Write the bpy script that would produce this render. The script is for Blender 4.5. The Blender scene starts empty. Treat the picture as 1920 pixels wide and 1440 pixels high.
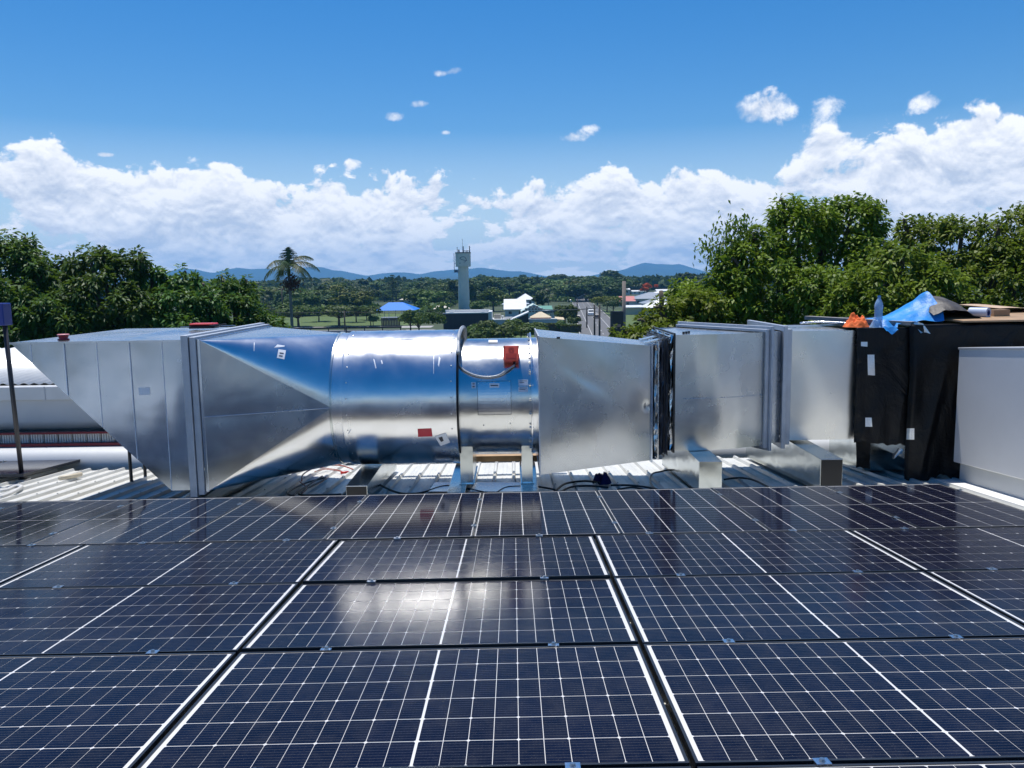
import bpy, bmesh, math, random
import numpy as np
from mathutils import Vector, Matrix
S = bpy.context.scene
COL = S.collection
random.seed(7); rng = np.random.default_rng(7)
R = math.radians

# ------------------------------------------------------------------ camera
EYE = 12.0
F = 1544.21
CAMROT = np.array([[0.99988924, 0.0147698, 0.00183427], [-5.92e-06, 0.12363834, -0.99232735], [-0.01488326, 0.99221742, 0.12362473]])      # world from camera
cam = bpy.data.cameras.new('camera'); camo = bpy.data.objects.new('camera', cam); COL.objects.link(camo)
cam.sensor_width = 36.0; cam.lens = 36.0 * F / 1920.0
cam.clip_start = 0.05; cam.clip_end = 60000
M = Matrix([[*CAMROT[0], 0], [*CAMROT[1], 0], [*CAMROT[2], EYE], [0, 0, 0, 1]])
camo.matrix_world = M
S.camera = camo

# ------------------------------------------------------------------ light
SUN_EL, SUN_AZ = 75.0, -22.0      # azimuth measured from +Y (the viewing direction) towards +X
sun = bpy.data.lights.new('sun', 'SUN'); sun.energy = 4.4; sun.angle = R(0.53); sun.color = (1.0, 0.96, 0.9)
suno = bpy.data.objects.new('sun', sun); COL.objects.link(suno)
sd = Vector((math.sin(R(SUN_AZ)) * math.cos(R(SUN_EL)), math.cos(R(SUN_AZ)) * math.cos(R(SUN_EL)), math.sin(R(SUN_EL))))
suno.rotation_euler = sd.to_track_quat('Z', 'Y').to_euler()
S.view_settings.view_transform = 'Standard'; S.view_settings.look = 'None'
S.view_settings.gamma = 1.0; S.view_settings.exposure = 0.30; S.view_settings.use_curve_mapping = False
S.cycles.max_bounces = 8; S.cycles.transparent_max_bounces = 12; S.cycles.volume_bounces = 2
S.cycles.caustics_reflective = False; S.cycles.caustics_refractive = False
S.cycles.sample_clamp_indirect = 6.0
S.cycles.use_denoising = True

# node helper ------------------------------------------------------
class NT:
    def __init__(s, tree): s.t = tree; s.n = tree.nodes; s.l = tree.links
    def new(s, typ, **kw):
        n = s.n.new(typ)
        for k, v in kw.items(): setattr(n, k, v)
        return n
    def put(s, node, key, v):
        i = node.inputs[key]
        if isinstance(v, bpy.types.NodeSocket): s.l.new(v, i)
        elif v is not None:
            if hasattr(i.default_value, '__len__') and not hasattr(v, '__len__'): v = (v,) * len(i.default_value)
            if hasattr(i.default_value, '__len__') and len(i.default_value) == 4 and len(v) == 3: v = (*v, 1)
            i.default_value = v
    def m(s, op, a, b=None, c=None, clamp=False):
        n = s.new('ShaderNodeMath', operation=op, use_clamp=clamp); s.put(n, 0, a)
        if b is not None: s.put(n, 1, b)
        if c is not None: s.put(n, 2, c)
        return n.outputs[0]
    def v(s, op, a, b=None, scale=None):
        n = s.new('ShaderNodeVectorMath', operation=op); s.put(n, 0, a)
        if b is not None: s.put(n, 1, b)
        if scale is not None: s.put(n, 3, scale)
        return n.outputs[1] if op in ('DOT_PRODUCT', 'LENGTH', 'DISTANCE') else n.outputs[0]
    def noise(s, vec, scale, detail=4, rough=.55, dist=0.0, w=None):
        n = s.new('ShaderNodeTexNoise', noise_dimensions='4D' if w is not None else '3D')
        if vec is not None: s.put(n, 'Vector', vec)
        s.put(n, 'Scale', scale); s.put(n, 'Detail', detail); s.put(n, 'Roughness', rough); s.put(n, 'Distortion', dist)
        if w is not None: s.put(n, 'W', w)
        return n.outputs['Fac']
    def mr(s, x, a, b, c=0.0, d=1.0, smooth=False):
        n = s.new('ShaderNodeMapRange', interpolation_type='SMOOTHSTEP' if smooth else 'LINEAR', clamp=True)
        for k, q in enumerate((x, a, b, c, d)): s.put(n, k, q)
        return n.outputs[0]
    def mix(s, f, a, b, blend='MIX'):
        n = s.new('ShaderNodeMix', data_type='RGBA', blend_type=blend)
        s.put(n, 0, f); s.put(n, 6, a); s.put(n, 7, b); return n.outputs[2]
    def sep(s, v):
        n = s.new('ShaderNodeSeparateXYZ'); s.put(n, 0, v); return n.outputs
    def comb(s, x, y, z):
        n = s.new('ShaderNodeCombineXYZ'); s.put(n, 0, x); s.put(n, 1, y); s.put(n, 2, z); return n.outputs[0]

# ------------------------------------------------------------------ sky and clouds
W = bpy.data.worlds.new('World'); S.world = W; W.use_nodes = True
nt = NT(W.node_tree); nt.n.clear()
sky = nt.new('ShaderNodeTexSky', sky_type='NISHITA', sun_disc=False)
sky.sun_elevation = R(SUN_EL); sky.sun_rotation = R(SUN_AZ); sky.altitude = 60; sky.air_density = 1.0; sky.dust_density = 0.35; sky.ozone_density = 3.0
hsv = nt.new('ShaderNodeHueSaturation'); nt.put(hsv, 'Hue', 0.504); nt.put(hsv, 'Saturation', 1.45); nt.put(hsv, 'Value', 0.97); nt.put(hsv, 'Color', sky.outputs[0])
geo = nt.new('ShaderNodeTexCoord'); D = geo.outputs['Generated']
dx, dy, dz = nt.sep(D)
az = nt.m('ARCTAN2', dx, dy); el = nt.m('ARCSINE', dz)
# cloud space: angular, rows of cumulus pressed together towards the horizon
PUFF = [None]; WARP = [None]
def cloudfield(elx, detail):
    ez = nt.m('MULTIPLY', nt.m('POWER', nt.m('MAXIMUM', elx, 0.0005), 0.62), 0.95)
    P = nt.comb(dx, dy, ez)
    wn = WARP[0]
    if wn is None: wn = WARP[0] = nt.new('ShaderNodeTexNoise'); nt.put(wn, 'Vector', P); nt.put(wn, 'Scale', 9.0); nt.put(wn, 'Detail', 2.0)
    P2 = nt.v('ADD', P, nt.v('SCALE', nt.v('SUBTRACT', wn.outputs['Color'], (.5, .5, .5)), scale=0.045))
    big = nt.noise(P, 6.5, 1, .5, 0.0, w=3.7)
    mid = nt.noise(P2, 19.0, detail, .60, 0.0, w=1.3)
    puff = PUFF[0]
    if puff is None:
        v1 = nt.new('ShaderNodeTexVoronoi', feature='F1', normalize=True); nt.put(v1, 'Vector', P2); nt.put(v1, 'Scale', 42.0); nt.put(v1, 'Detail', 2.0); nt.put(v1, 'Roughness', .55)
        puff = PUFF[0] = nt.m('SUBTRACT', 1.0, v1.outputs[0])
    return nt.m('ADD', nt.m('MULTIPLY', big, .50), nt.m('ADD', nt.m('MULTIPLY', mid, .62), nt.m('MULTIPLY', puff, .20)))
def bias(elx):
    topn = nt.noise(nt.comb(dx, dy, 0.0), 3.2, 4, .6, 0, w=8.1)
    top = nt.m('ADD', nt.m('ADD', R(7.1), nt.m('MULTIPLY', nt.m('SUBTRACT', topn, .5), R(8.0))), nt.m('MULTIPLY', nt.mr(az, R(5), R(36)), R(2.4)))
    b1 = nt.mr(elx, nt.m('SUBTRACT', top, R(2.2)), nt.m('ADD', top, R(1.8)), 0.095, -0.16)
    b2 = nt.mr(elx, R(12.5), R(22), 0.0, -0.25)
    b3 = nt.mr(elx, R(0.2), R(1.6), -0.04, 0.0)
    b4 = nt.mr(dy, -.3, .35, -.22, 0.0)          # clearer sky on the other side of the town
    return nt.m('ADD', nt.m('ADD', b1, b4), nt.m('ADD', b2, b3))
def blob(azd, eld, w, h, amp):
    a = nt.m('DIVIDE', nt.m('SUBTRACT', az, R(azd)), R(w)); b = nt.m('DIVIDE', nt.m('SUBTRACT', el, R(eld)), R(h))
    q = nt.m('ADD', nt.m('MULTIPLY', a, a), nt.m('MULTIPLY', b, b))
    return nt.m('MULTIPLY', nt.m('POWER', 2.718, nt.m('MULTIPLY', q, -1.0)), amp)
f0 = cloudfield(el, 7)
f1 = cloudfield(nt.m('ADD', el, R(0.28)), 4)
f2 = cloudfield(nt.m('ADD', el, R(1.1)), 2)
bb = bias(el); bl = None
for a_ in ((16.3, 10.5, 3.0, 1.3, .26), (20.9, 10.6, 1.2, 0.9, .21), (26.0, 10.3, 1.0, 0.6, .22), (4.4, 9.4, 1.9, .55, .20), (5.6, 10.1, 1.0, .4, .18), (-7.6, 10.9, 1.2, .5, .34), (-6.0, 11.7, 1.2, .4, .32), (-4.6, 13.6, 1.0, .4, .32), (-3.2, 13.8, .8, .5, .32), (-25.5, 8.0, .8, .22, .18), (-4.4, 9.9, .6, .25, .28), (13.0, 10.9, .5, .3, .17), (20.5, 8.3, 1.6, .8, .12), (-10.6, 7.9, .5, .35, .16)):
    q_ = blob(*a_); bb = nt.m('ADD', bb, q_); bl = q_ if bl is None else nt.m('ADD', bl, q_)
d0 = nt.m('ADD', f0, bb)
TH = .700
mask = nt.mr(d0, nt.m('SUBTRACT', TH, nt.m('MULTIPLY', bl, .12)), nt.m('ADD', TH + .050, nt.m('MULTIPLY', bl, .36)), 0, 1, smooth=True)
mask = nt.m('MULTIPLY', mask, nt.mr(el, R(-1), R(0.8), 0, 1, smooth=True))
s1 = nt.m('SUBTRACT', f0, f1); s2 = nt.m('SUBTRACT', f0, f2)
thick = nt.mr(d0, TH + .05, TH + .26, 0, 1)
lit = nt.m('ADD', nt.m('ADD', .80, nt.m('MULTIPLY', s1, 7.0)), nt.m('SUBTRACT', nt.m('MULTIPLY', s2, 3.0), nt.m('MULTIPLY', thick, .30)))
lit = nt.m('MINIMUM', nt.m('MAXIMUM', lit, 0.0), 1.0)
ccol = nt.mix(lit, (5.3, 5.9, 7.0), (9.7, 9.7, 9.8))
ccol = nt.mix(nt.mr(el, 0, R(4.5), 0.30, 0.0), ccol, (8.2, 8.8, 9.4))
base_sky = nt.mix(nt.mr(el, R(-2), R(10), 1.0, 0.0), hsv.outputs[0], (6.6, 7.7, 9.0))     # summer haze whitening the lowest sky
skc = nt.mix(mask, base_sky, ccol)
bg = nt.new('ShaderNodeBackground'); nt.put(bg, 'Color', skc); nt.put(bg, 'Strength', 0.1)
wo = nt.new('ShaderNodeOutputWorld'); nt.l.new(bg.outputs[0], wo.inputs[0])

# ------------------------------------------------------------------ geometry helpers
UPP = np.array([0.0049, -0.0794, 0.9968])
PA = np.array([[1.0, 0.0, -0.00491715], [0.00039, 0.99684, 0.07943], [0.0049, -0.07943, 0.99683]])   # roof/panel frame: columns = x, y, normal
PB = np.array([-1.23020, 2.40953, 10.48208])
_n = np.array([-0.00493274, 0.07943038, 0.99682821]); _n /= np.linalg.norm(_n)
_px = np.array([0.99998783, 0.00039181, 0.00491715]); _px -= _n * (_px @ _n); _px /= np.linalg.norm(_px)
PA = np.stack([_px, np.cross(_n, _px), _n], 1)
PM = Matrix([[*PA[0], PB[0]], [*PA[1], PB[1]], [*PA[2], PB[2]], [0, 0, 0, 1]])
def P2W(x, y, h=0.0): return tuple(PA @ np.array([x, y, h]) + PB)
def roofz(x, y, h=-0.255):
    o = PB + PA[:, 2] * h; n = PA[:, 2]
    return o[2] - (n[0] * (x - o[0]) + n[1] * (y - o[1])) / n[2]
def ray(u, v): return CAMROT @ np.array([(u - 960) / F, (720 - v) / F, -1.0])
def at(u, v, Y):
    r = ray(u, v); q = r * Y / r[1]; return (q[0], q[1], q[2] + EYE)
def ground(u, v, z=0.0):
    r = ray(u, v); q = r * (z - EYE) / r[2]; return (q[0], q[1], z)
def xu(u, Y): return at(u, 520, Y)[0]
def zv(u, v, Y): return at(u, v, Y)[2]

class MB:
    def __init__(s): s.v = []; s.f = []; s.m = []
    def add(s, verts, faces, mi=0):
        b = len(s.v); s.v += [tuple(q) for q in verts]; s.f += [tuple(i + b for i in f) for f in faces]; s.m += [mi] * len(faces); return s
    def box(s, x0, x1, y0, y1, z0, z1, mi=0):
        v = [(x, y, z) for x in (x0, x1) for y in (y0, y1) for z in (z0, z1)]
        return s.add(v, [(0, 1, 3, 2), (4, 6, 7, 5), (0, 4, 5, 1), (2, 3, 7, 6), (0, 2, 6, 4), (1, 5, 7, 3)], mi)
    def hexa(s, bot, top, mi=0):
        return s.add(list(bot) + list(top), [(3, 2, 1, 0), (4, 5, 6, 7), (0, 1, 5, 4), (1, 2, 6, 5), (2, 3, 7, 6), (3, 0, 4, 7)], mi)
    def prism(s, poly, y0, y1, mi=0):       # polygon in x,z extruded along y
        n = len(poly); v = [(x, y0, z) for x, z in poly] + [(x, y1, z) for x, z in poly]
        return s.add(v, [tuple(range(n)), tuple(range(2 * n - 1, n - 1, -1))] + [(i, i + n, (i + 1) % n + n, (i + 1) % n) for i in range(n)], mi)
    def prismx(s, poly, x0, x1, mi=0):      # polygon in y,z extruded along x
        n = len(poly); v = [(x0, y, z) for y, z in poly] + [(x1, y, z) for y, z in poly]
        return s.add(v, [tuple(range(n)), tuple(range(2 * n - 1, n - 1, -1))] + [(i, (i + 1) % n, (i + 1) % n + n, i + n) for i in range(n)], mi)
    def cylx(s, x0, x1, cy, cz, r, n=64, caps=True, mi=0, r1=None):
        r1 = r if r1 is None else r1
        a = [(x0, cy + r * math.cos(2 * math.pi * k / n), cz + r * math.sin(2 * math.pi * k / n)) for k in range(n)]
        b = [(x1, cy + r1 * math.cos(2 * math.pi * k / n), cz + r1 * math.sin(2 * math.pi * k / n)) for k in range(n)]
        f = [(k, (k + 1) % n, (k + 1) % n + n, k + n) for k in range(n)]
        if caps: f += [tuple(range(n)), tuple(range(2 * n - 1, n - 1, -1))]
        return s.add(a + b, f, mi)
    def cylz(s, cx, cy, z0, z1, r, n=12, r1=None, mi=0):
        r1 = r if r1 is None else r1
        a = [(cx + r * math.cos(2 * math.pi * k / n), cy + r * math.sin(2 * math.pi * k / n), z0) for k in range(n)]
        b = [(cx + r1 * math.cos(2 * math.pi * k / n), cy + r1 * math.sin(2 * math.pi * k / n), z1) for k in range(n)]
        return s.add(a + b, [tuple(range(n - 1, -1, -1)), tuple(range(n, 2 * n))] + [(k, (k + 1) % n, (k + 1) % n + n, k + n) for k in range(n)], mi)
    def lathe(s, cx, cy, prof, n=20, mi=0):
        v = [(cx + r * math.cos(2 * math.pi * k / n), cy + r * math.sin(2 * math.pi * k / n), z) for r, z in prof for k in range(n)]
        f = [(j * n + k, j * n + (k + 1) % n, (j + 1) * n + (k + 1) % n, (j + 1) * n + k) for j in range(len(prof) - 1) for k in range(n)]
        return s.add(v, f, mi)
    def tube(s, pts, r, n=8, mi=0):
        pts = [Vector(p) for p in pts]; rs = r if hasattr(r, '__len__') else [r] * len(pts)
        up = Vector((0, 0, 1)); v = []; prev = None
        for i, p in enumerate(pts):
            t = (pts[min(i + 1, len(pts) - 1)] - pts[max(i - 1, 0)]).normalized()
            if prev is None:
                a = t.cross(up if abs(t.z) < .9 else Vector((1, 0, 0))).normalized()
            else: a = (prev - t * prev.dot(t)).normalized()
            prev = a; b = t.cross(a)
            v += [tuple(p + (a * math.cos(2 * math.pi * k / n) + b * math.sin(2 * math.pi * k / n)) * rs[i]) for k in range(n)]
        m_ = len(pts)
        f = [(j * n + k, j * n + (k + 1) % n, (j + 1) * n + (k + 1) % n, (j + 1) * n + k) for j in range(m_ - 1) for k in range(n)]
        f += [tuple(range(n - 1, -1, -1)), tuple(range((m_ - 1) * n, m_ * n))]
        return s.add(v, f, mi)
    def grid(s, fn, nu, nv, mi=0):
        v = [fn(i / nu, j / nv) for j in range(nv + 1) for i in range(nu + 1)]
        f = [(j * (nu + 1) + i, j * (nu + 1) + i + 1, (j + 1) * (nu + 1) + i + 1, (j + 1) * (nu + 1) + i) for j in range(nv) for i in range(nu)]
        return s.add(v, f, mi)
    def mesh(s, name, mats, off=(0, 0, 0), smooth=False):
        me = bpy.data.meshes.new(name)
        ox, oy, oz = off
        me.from_pydata([(x - ox, y - oy, z - oz) for x, y, z in s.v], [], s.f)
        if not isinstance(mats, (list, tuple)): mats = [mats]
        for m_ in mats: me.materials.append(m_)
        if len(mats) > 1: me.polygons.foreach_set('material_index', s.m)
        if smooth: me.polygons.foreach_set('use_smooth', [True] * len(s.f))
        me.update(); return me
def smooth_path(pts, k=6):
    out = []
    P = [Vector(p) for p in pts]; P = [P[0]] + P + [P[-1]]
    for i in range(1, len(P) - 2):
        for j in range(k):
            t = j / k; a, b, c, d = P[i - 1], P[i], P[i + 1], P[i + 2]
            out.append(0.5 * ((2 * b) + (c - a) * t + (2 * a - 5 * b + 4 * c - d) * t * t + (3 * b - a - 3 * c + d) * t ** 3))
    out.append(P[-2]); return out

def thing(name, label, cat, loc=(0, 0, 0), group=None, mat=None, rz=0):
    o = bpy.data.objects.new(name, None); COL.objects.link(o); o.empty_display_size = .1
    if mat is not None: o.matrix_world = mat
    else: o.location = loc; o.rotation_euler = (0, 0, rz)
    o['label'] = label; o['category'] = cat
    if group: o['group'] = group
    return o
def part(name, mb, mats, parent, smooth=False, label=None, off=None, kind=None, bevel=0, auto=None):
    if off is None:
        off = tuple(parent.location) if (parent is not None and parent.type == 'EMPTY') else (tuple(parent['_off']) if parent is not None and '_off' in parent else (0, 0, 0))
    me = mb.mesh(name, mats, off, smooth)
    if auto: 
        me.shade_auto = None if False else None
    o = bpy.data.objects.new(name, me); COL.objects.link(o)
    if parent is not None: o.parent = parent; o['_off'] = list(off)
    if label: o['label'] = label
    if kind: o['kind'] = kind
    if bevel:
        bm_ = o.modifiers.new('b', 'BEVEL'); bm_.width = bevel; bm_.segments = 1; bm_.limit_method = 'ANGLE'
    return o
def single(name, mb, mats, label, cat, group=None, smooth=False, loc=None, bevel=0, kind=None):
    loc = loc or (0, 0, 0)
    o = part(name, mb, mats, None, smooth, off=loc, bevel=bevel); o.location = loc
    o['label'] = label
    if kind: o['kind'] = kind
    else: o['category'] = cat
    if group: o['group'] = group
    return o
def struct(name, mb, mats, label=None, smooth=False, kind='structure'):
    o = part(name, mb, mats, None, smooth, off=(0, 0, 0)); o['kind'] = kind
    if label: o['label'] = label
    return o
def sharp(o, ang=35):
    me = o.data
    me.polygons.foreach_set('use_smooth', [True] * len(me.polygons))
    bm = bmesh.new(); bm.from_mesh(me)
    for e in bm.edges:
        if len(e.link_faces) != 2 or e.calc_face_angle(0) > R(ang): e.smooth = False
    bm.to_mesh(me); bm.free(); return o

# ------------------------------------------------------------------ materials
def mat(name, col=(.5, .5, .5), rough=.5, metal=0.0, var=0.0, vscale=3.0, bump=0.0, bscale=20.0, bdist=0.01, spec=.5, coat=0, rvar=0.0, col2=None, trans=0, alpha=1, detail=5):
    m_ = bpy.data.materials.new(name); m_.use_nodes = True; t = NT(m_.node_tree); t.n.clear()
    b = t.new('ShaderNodeBsdfPrincipled'); o = t.new('ShaderNodeOutputMaterial'); t.l.new(b.outputs[0], o.inputs[0])
    tc = t.new('ShaderNodeTexCoord').outputs['Object']
    t.put(b, 'Base Color', col); t.put(b, 'Roughness', rough); t.put(b, 'Metallic', metal); t.put(b, 'Specular IOR Level', spec)
    if coat: t.put(b, 'Coat Weight', coat); t.put(b, 'Coat Roughness', .05)
    if trans: t.put(b, 'Transmission Weight', trans)
    if alpha < 1: t.put(b, 'Alpha', alpha)
    if var or col2:
        n = t.noise(tc, vscale, detail, .6)
        c2 = col2 if col2 else tuple(c * (1 - var) for c in col)
        t.put(b, 'Base Color', t.mix(t.mr(n, .35, .65), col, c2))
    if rvar:
        n = t.noise(tc, vscale * 1.7, 6, .65, .5)
        t.put(b, 'Roughness', t.mr(n, .3, .7, rough - rvar, rough + rvar))
    if bump:
        n = t.noise(tc, bscale, detail, .6)
        bp = t.new('ShaderNodeBump'); t.put(bp, 'Strength', bump); t.put(bp, 'Distance', bdist); t.put(bp, 'Height', n); t.l.new(bp.outputs[0], b.inputs['Normal'])
    return m_

def galv_mat(name, base=(.66, .68, .70), rough=.24, wav=.012, streak=True, wscale=1.6, spangle=.05):
    """zinc coated sheet: metal with uneven sheen, faint spangle, rubbed streaks, a little oil-canning"""
    m_ = bpy.data.materials.new(name); m_.use_nodes = True; t = NT(m_.node_tree); t.n.clear()
    b = t.new('ShaderNodeBsdfPrincipled'); o = t.new('ShaderNodeOutputMaterial'); t.l.new(b.outputs[0], o.inputs[0])
    tc = t.new('ShaderNodeTexCoord').outputs['Object']
    t.put(b, 'Metallic', 1.0)
    vo = t.new('ShaderNodeTexVoronoi', feature='F1'); t.put(vo, 'Scale', 60.0); t.put(vo, 'Vector', tc)
    sp = t.sep(vo.outputs['Color'])[0]
    n1 = t.noise(tc, 2.2, 3, .55, .4); n2 = t.noise(t.v('MULTIPLY', tc, (2.5, 2.5, .6)), 7.0, 3, .5, .2)
    scr = t.noise(t.v('MULTIPLY', tc, (2.0, 2.0, 14)), 14.0, 3, .8, 1.5)
    col = t.mix(t.mr(n1, .3, .7), tuple(c * .90 for c in base), base)
    col = t.mix(t.m('MULTIPLY', sp, spangle * 2), col, tuple(min(1, c * 1.15) for c in base))
    smud = t.mr(t.noise(tc, 4.0, 5, .6, .5), .60, .80)
    col = t.mix(t.m('MULTIPLY', smud, .06), col, (.46, .47, .48))
    t.put(b, 'Base Color', col)
    r_ = t.mr(n1, .3, .7, rough - .045, rough + .05)
    r_ = t.m('ADD', r_, t.mr(n2, .3, .7, -.008, .010))
    pass
    t.put(b, 'Roughness', r_)
    w1 = t.noise(tc, wscale, 2, .45, .2); w2 = t.noise(tc, 26.0, 3, .5)
    hgt = t.m('ADD', t.m('MULTIPLY', w1, wav), t.m('MULTIPLY', w2, .00002))
    bp = t.new('ShaderNodeBump'); t.put(bp, 'Strength', 1.0); t.put(bp, 'Distance', 1.0); t.put(bp, 'Height', hgt); t.l.new(bp.outputs[0], b.inputs['Normal'])
    return m_
GALV = galv_mat('galvanised_sheet', base=(.48, .52, .57), rough=.25, wav=.012)
GALV_CYL = galv_mat('galvanised_rolled', base=(.80, .81, .82), rough=.23, wav=.004, wscale=2.5)
GALV_FLAT = galv_mat('galvanised_matt', base=(.46, .53, .63), rough=.23, wav=.012)
SEAM = mat('seam_edge', (.74, .80, .88), .5)
FLANGE = mat('flange_grey', (.50, .54, .60), .45, .45, var=.15, vscale=5, rvar=.06)
GALV_BEAM = galv_mat('galvanised_beam', base=(.62, .66, .65), rough=.22, wav=.012, wscale=3)
STEEL = mat('bolt_steel', (.55, .55, .53), .3, 1.0)
BLACK = mat('black_rubber', (.012, .012, .014), .45, bump=.3, bscale=30)
BLACKSTEEL = mat('black_steel', (.02, .021, .024), .35, .3)
ALU = mat('anodised_frame', (.055, .056, .06), .32, .6, rvar=.06, vscale=9)
ALUCLEAR = mat('aluminium', (.75, .76, .78), .28, 1.0, rvar=.05, vscale=10)
WHITE = mat('white_paint', (.78, .78, .76), .5, var=.06, vscale=2)
PAPER = mat('paper_label', (.80, .82, .86), .45)
PRINT = mat('print_ink', (.05, .05, .06), .6)
RED = mat('red_plastic', (.62, .035, .035), .35, var=.1, vscale=20)
ORANGE_RED = mat('isolator_red', (.72, .10, .06), .38, var=.08, vscale=15)
REDTAPE = mat('red_tape', (.55, .02, .04), .3, bump=.5, bscale=60)

# panels
def cell_material():
    m_ = bpy.data.materials.new('silicon_cell'); m_.use_nodes = True; t = NT(m_.node_tree); t.n.clear()
    b = t.new('ShaderNodeBsdfPrincipled'); o = t.new('ShaderNodeOutputMaterial'); t.l.new(b.outputs[0], o.inputs[0])
    tcn = t.new('ShaderNodeTexCoord'); tc = tcn.outputs['Object']; x, y, z = t.sep(tc)
    oi = t.new('ShaderNodeObjectInfo').outputs['Random']
    # nine busbars along x, in cell space (cell is 166 mm in y)
    ph = t.m('FRACT', t.m('ADD', t.m('DIVIDE', y, 0.1632 / 9), 0.5 + 4.5))
    bus = t.m('LESS_THAN', t.m('ABSOLUTE', t.m('SUBTRACT', ph, .5)), 0.048)
    pad = t.m('LESS_THAN', t.m('ABSOLUTE', t.m('SUBTRACT', t.m('FRACT', t.m('DIVIDE', x, 0.0118)), .5)), 0.07)
    wpad = t.m('LESS_THAN', t.m('ABSOLUTE', t.m('SUBTRACT', ph, .5)), 0.09)
    bus = t.m('MAXIMUM', bus, t.m('MULTIPLY', pad, wpad))
    base = t.mix(oi, (.0030, .0042, .014), (.0042, .0058, .020))
    world = t.new('ShaderNodeNewGeometry').outputs['Position']
    dust = t.m('ADD', t.noise(world, 9.0, 8, .75, .3), t.mr(t.noise(world, .9, 2, .5), .45, .7, 0, .10))
    speck = t.mr(t.noise(world, 260.0, 2, .5), .70, .78)
    c = t.mix(bus, base, (.048, .048, .054))
    c = t.mix(t.mr(dust, .45, .85, 0, .05), c, (.36, .34, .32))
    c = t.mix(t.m('MULTIPLY', speck, .25), c, (.5, .48, .42))
    t.put(b, 'Base Color', c); t.put(b, 'Roughness', .5); t.put(b, 'Specular IOR Level', .0)
    t.put(b, 'Coat Weight', 1.0); t.put(b, 'Coat IOR', 1.165)
    t.put(b, 'Coat Roughness', t.mr(dust, .3, .8, .12, .20))
    return m_
CELL = cell_material()
def grid_cell_material():
    """for the far rows: whole cell matrix in one sheet is still separate quads; lines fade out here"""
    m_ = CELL.copy(); m_.name = 'silicon_cell_far'; return m_
def glossy_white(name, col):
    m_ = mat(name, col, .5); b = [n for n in m_.node_tree.nodes if n.type == 'BSDF_PRINCIPLED'][0]
    b.inputs['Coat Weight'].default_value = 1; b.inputs['Coat Roughness'].default_value = .09; b.inputs['Coat IOR'].default_value = 1.165; b.inputs['Specular IOR Level'].default_value = 0; return m_
BACKSHEET = glossy_white('white_backsheet', (.62, .62, .62))

# roof
def roof_material():
    m_ = bpy.data.materials.new('offwhite_roof_steel'); m_.use_nodes = True; t = NT(m_.node_tree); t.n.clear()
    b = t.new('ShaderNodeBsdfPrincipled'); o = t.new('ShaderNodeOutputMaterial'); t.l.new(b.outputs[0], o.inputs[0])
    tc = t.new('ShaderNodeTexCoord').outputs['Object']
    n = t.noise(t.v('MULTIPLY', tc, (1, .25, 1)), 5.0, 7, .7); n2 = t.noise(tc, 1.3, 4, .6)
    c = t.mix(t.mr(n, .45, .75), (.74, .74, .70), (.50, .50, .46)); c = t.mix(t.mr(n2, .4, .7, 0, .4), c, (.62, .61, .56))
    t.put(b, 'Base Color', c); t.put(b, 'Roughness', t.mr(n, .3, .7, .30, .48)); t.put(b, 'Metallic', .15)
    return m_
ROOF = roof_material()
PALE = mat('pale_flashing', (.58, .60, .61), .45, .12, var=.08, vscale=1.2, rvar=.05)
PALEW = mat('pale_capping', (.66, .67, .67), .4, .2, var=.08, vscale=2)
GREYCAB = mat('cabinet_grey', (.70, .71, .73), .5, .25, var=.06, vscale=1.5)

# ================================================================== the roof we stand on
E_ = EYE
def build_roof():
    pitch = 0.232; mb = MB(); prof = []
    x = -9.2
    while x < 7.4:
        prof += [(x, 0), (x + .060, .0), (x + .064, .003), (x + .072, .003), (x + .076, 0), (x + .112, 0), (x + .116, .003), (x + .124, .003), (x + .128, 0), (x + pitch - .05, 0), (x + pitch - .036, .034), (x + pitch - .012, .034)]
        x += pitch
    y0, y1 = -7.0, 8.68
    n = len(prof)
    v = [P2W(px, y, -.255 - .034 * 0 + pz) for y in (y0, y1) for px, pz in prof] + [P2W(px, y1, -.262 + pz - .004) for px, pz in prof]
    f = [(i, i + 1, n + i + 1, n + i) for i in range(n - 1)]
    mb.add(v[:2 * n], f)
    struct('roof', mb, ROOF, 'off-white ribbed steel roof under the panels and ducts')
build_roof()
def roof_screws():
    q = MB(); q.cylz(0, 0, 0, .005, .011, 8); q.cylz(0, 0, .005, .012, .006, 6); me = q.mesh('roof_screw', STEEL); rf = bpy.data.objects['roof']; x = -5.95; 
    while x < 6.0:
        for y in (6.62, 7.45, 8.45):
            k = round((x + 9.2) / .232); xx = -9.2 + k * .232 - .024 + .232
            o = bpy.data.objects.new('roof_screw', me); COL.objects.link(o); o.parent = rf; o.matrix_local = PM @ Matrix.Translation((xx, y, -.255 + .034))
        x += .232
roof_screws()
b = MB(); b.box(-10.3, 6.1, -4.5, 10.85, 0, 9.45)
struct('building_wall', b, WHITE, 'white walls of the building below the roof')

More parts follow.
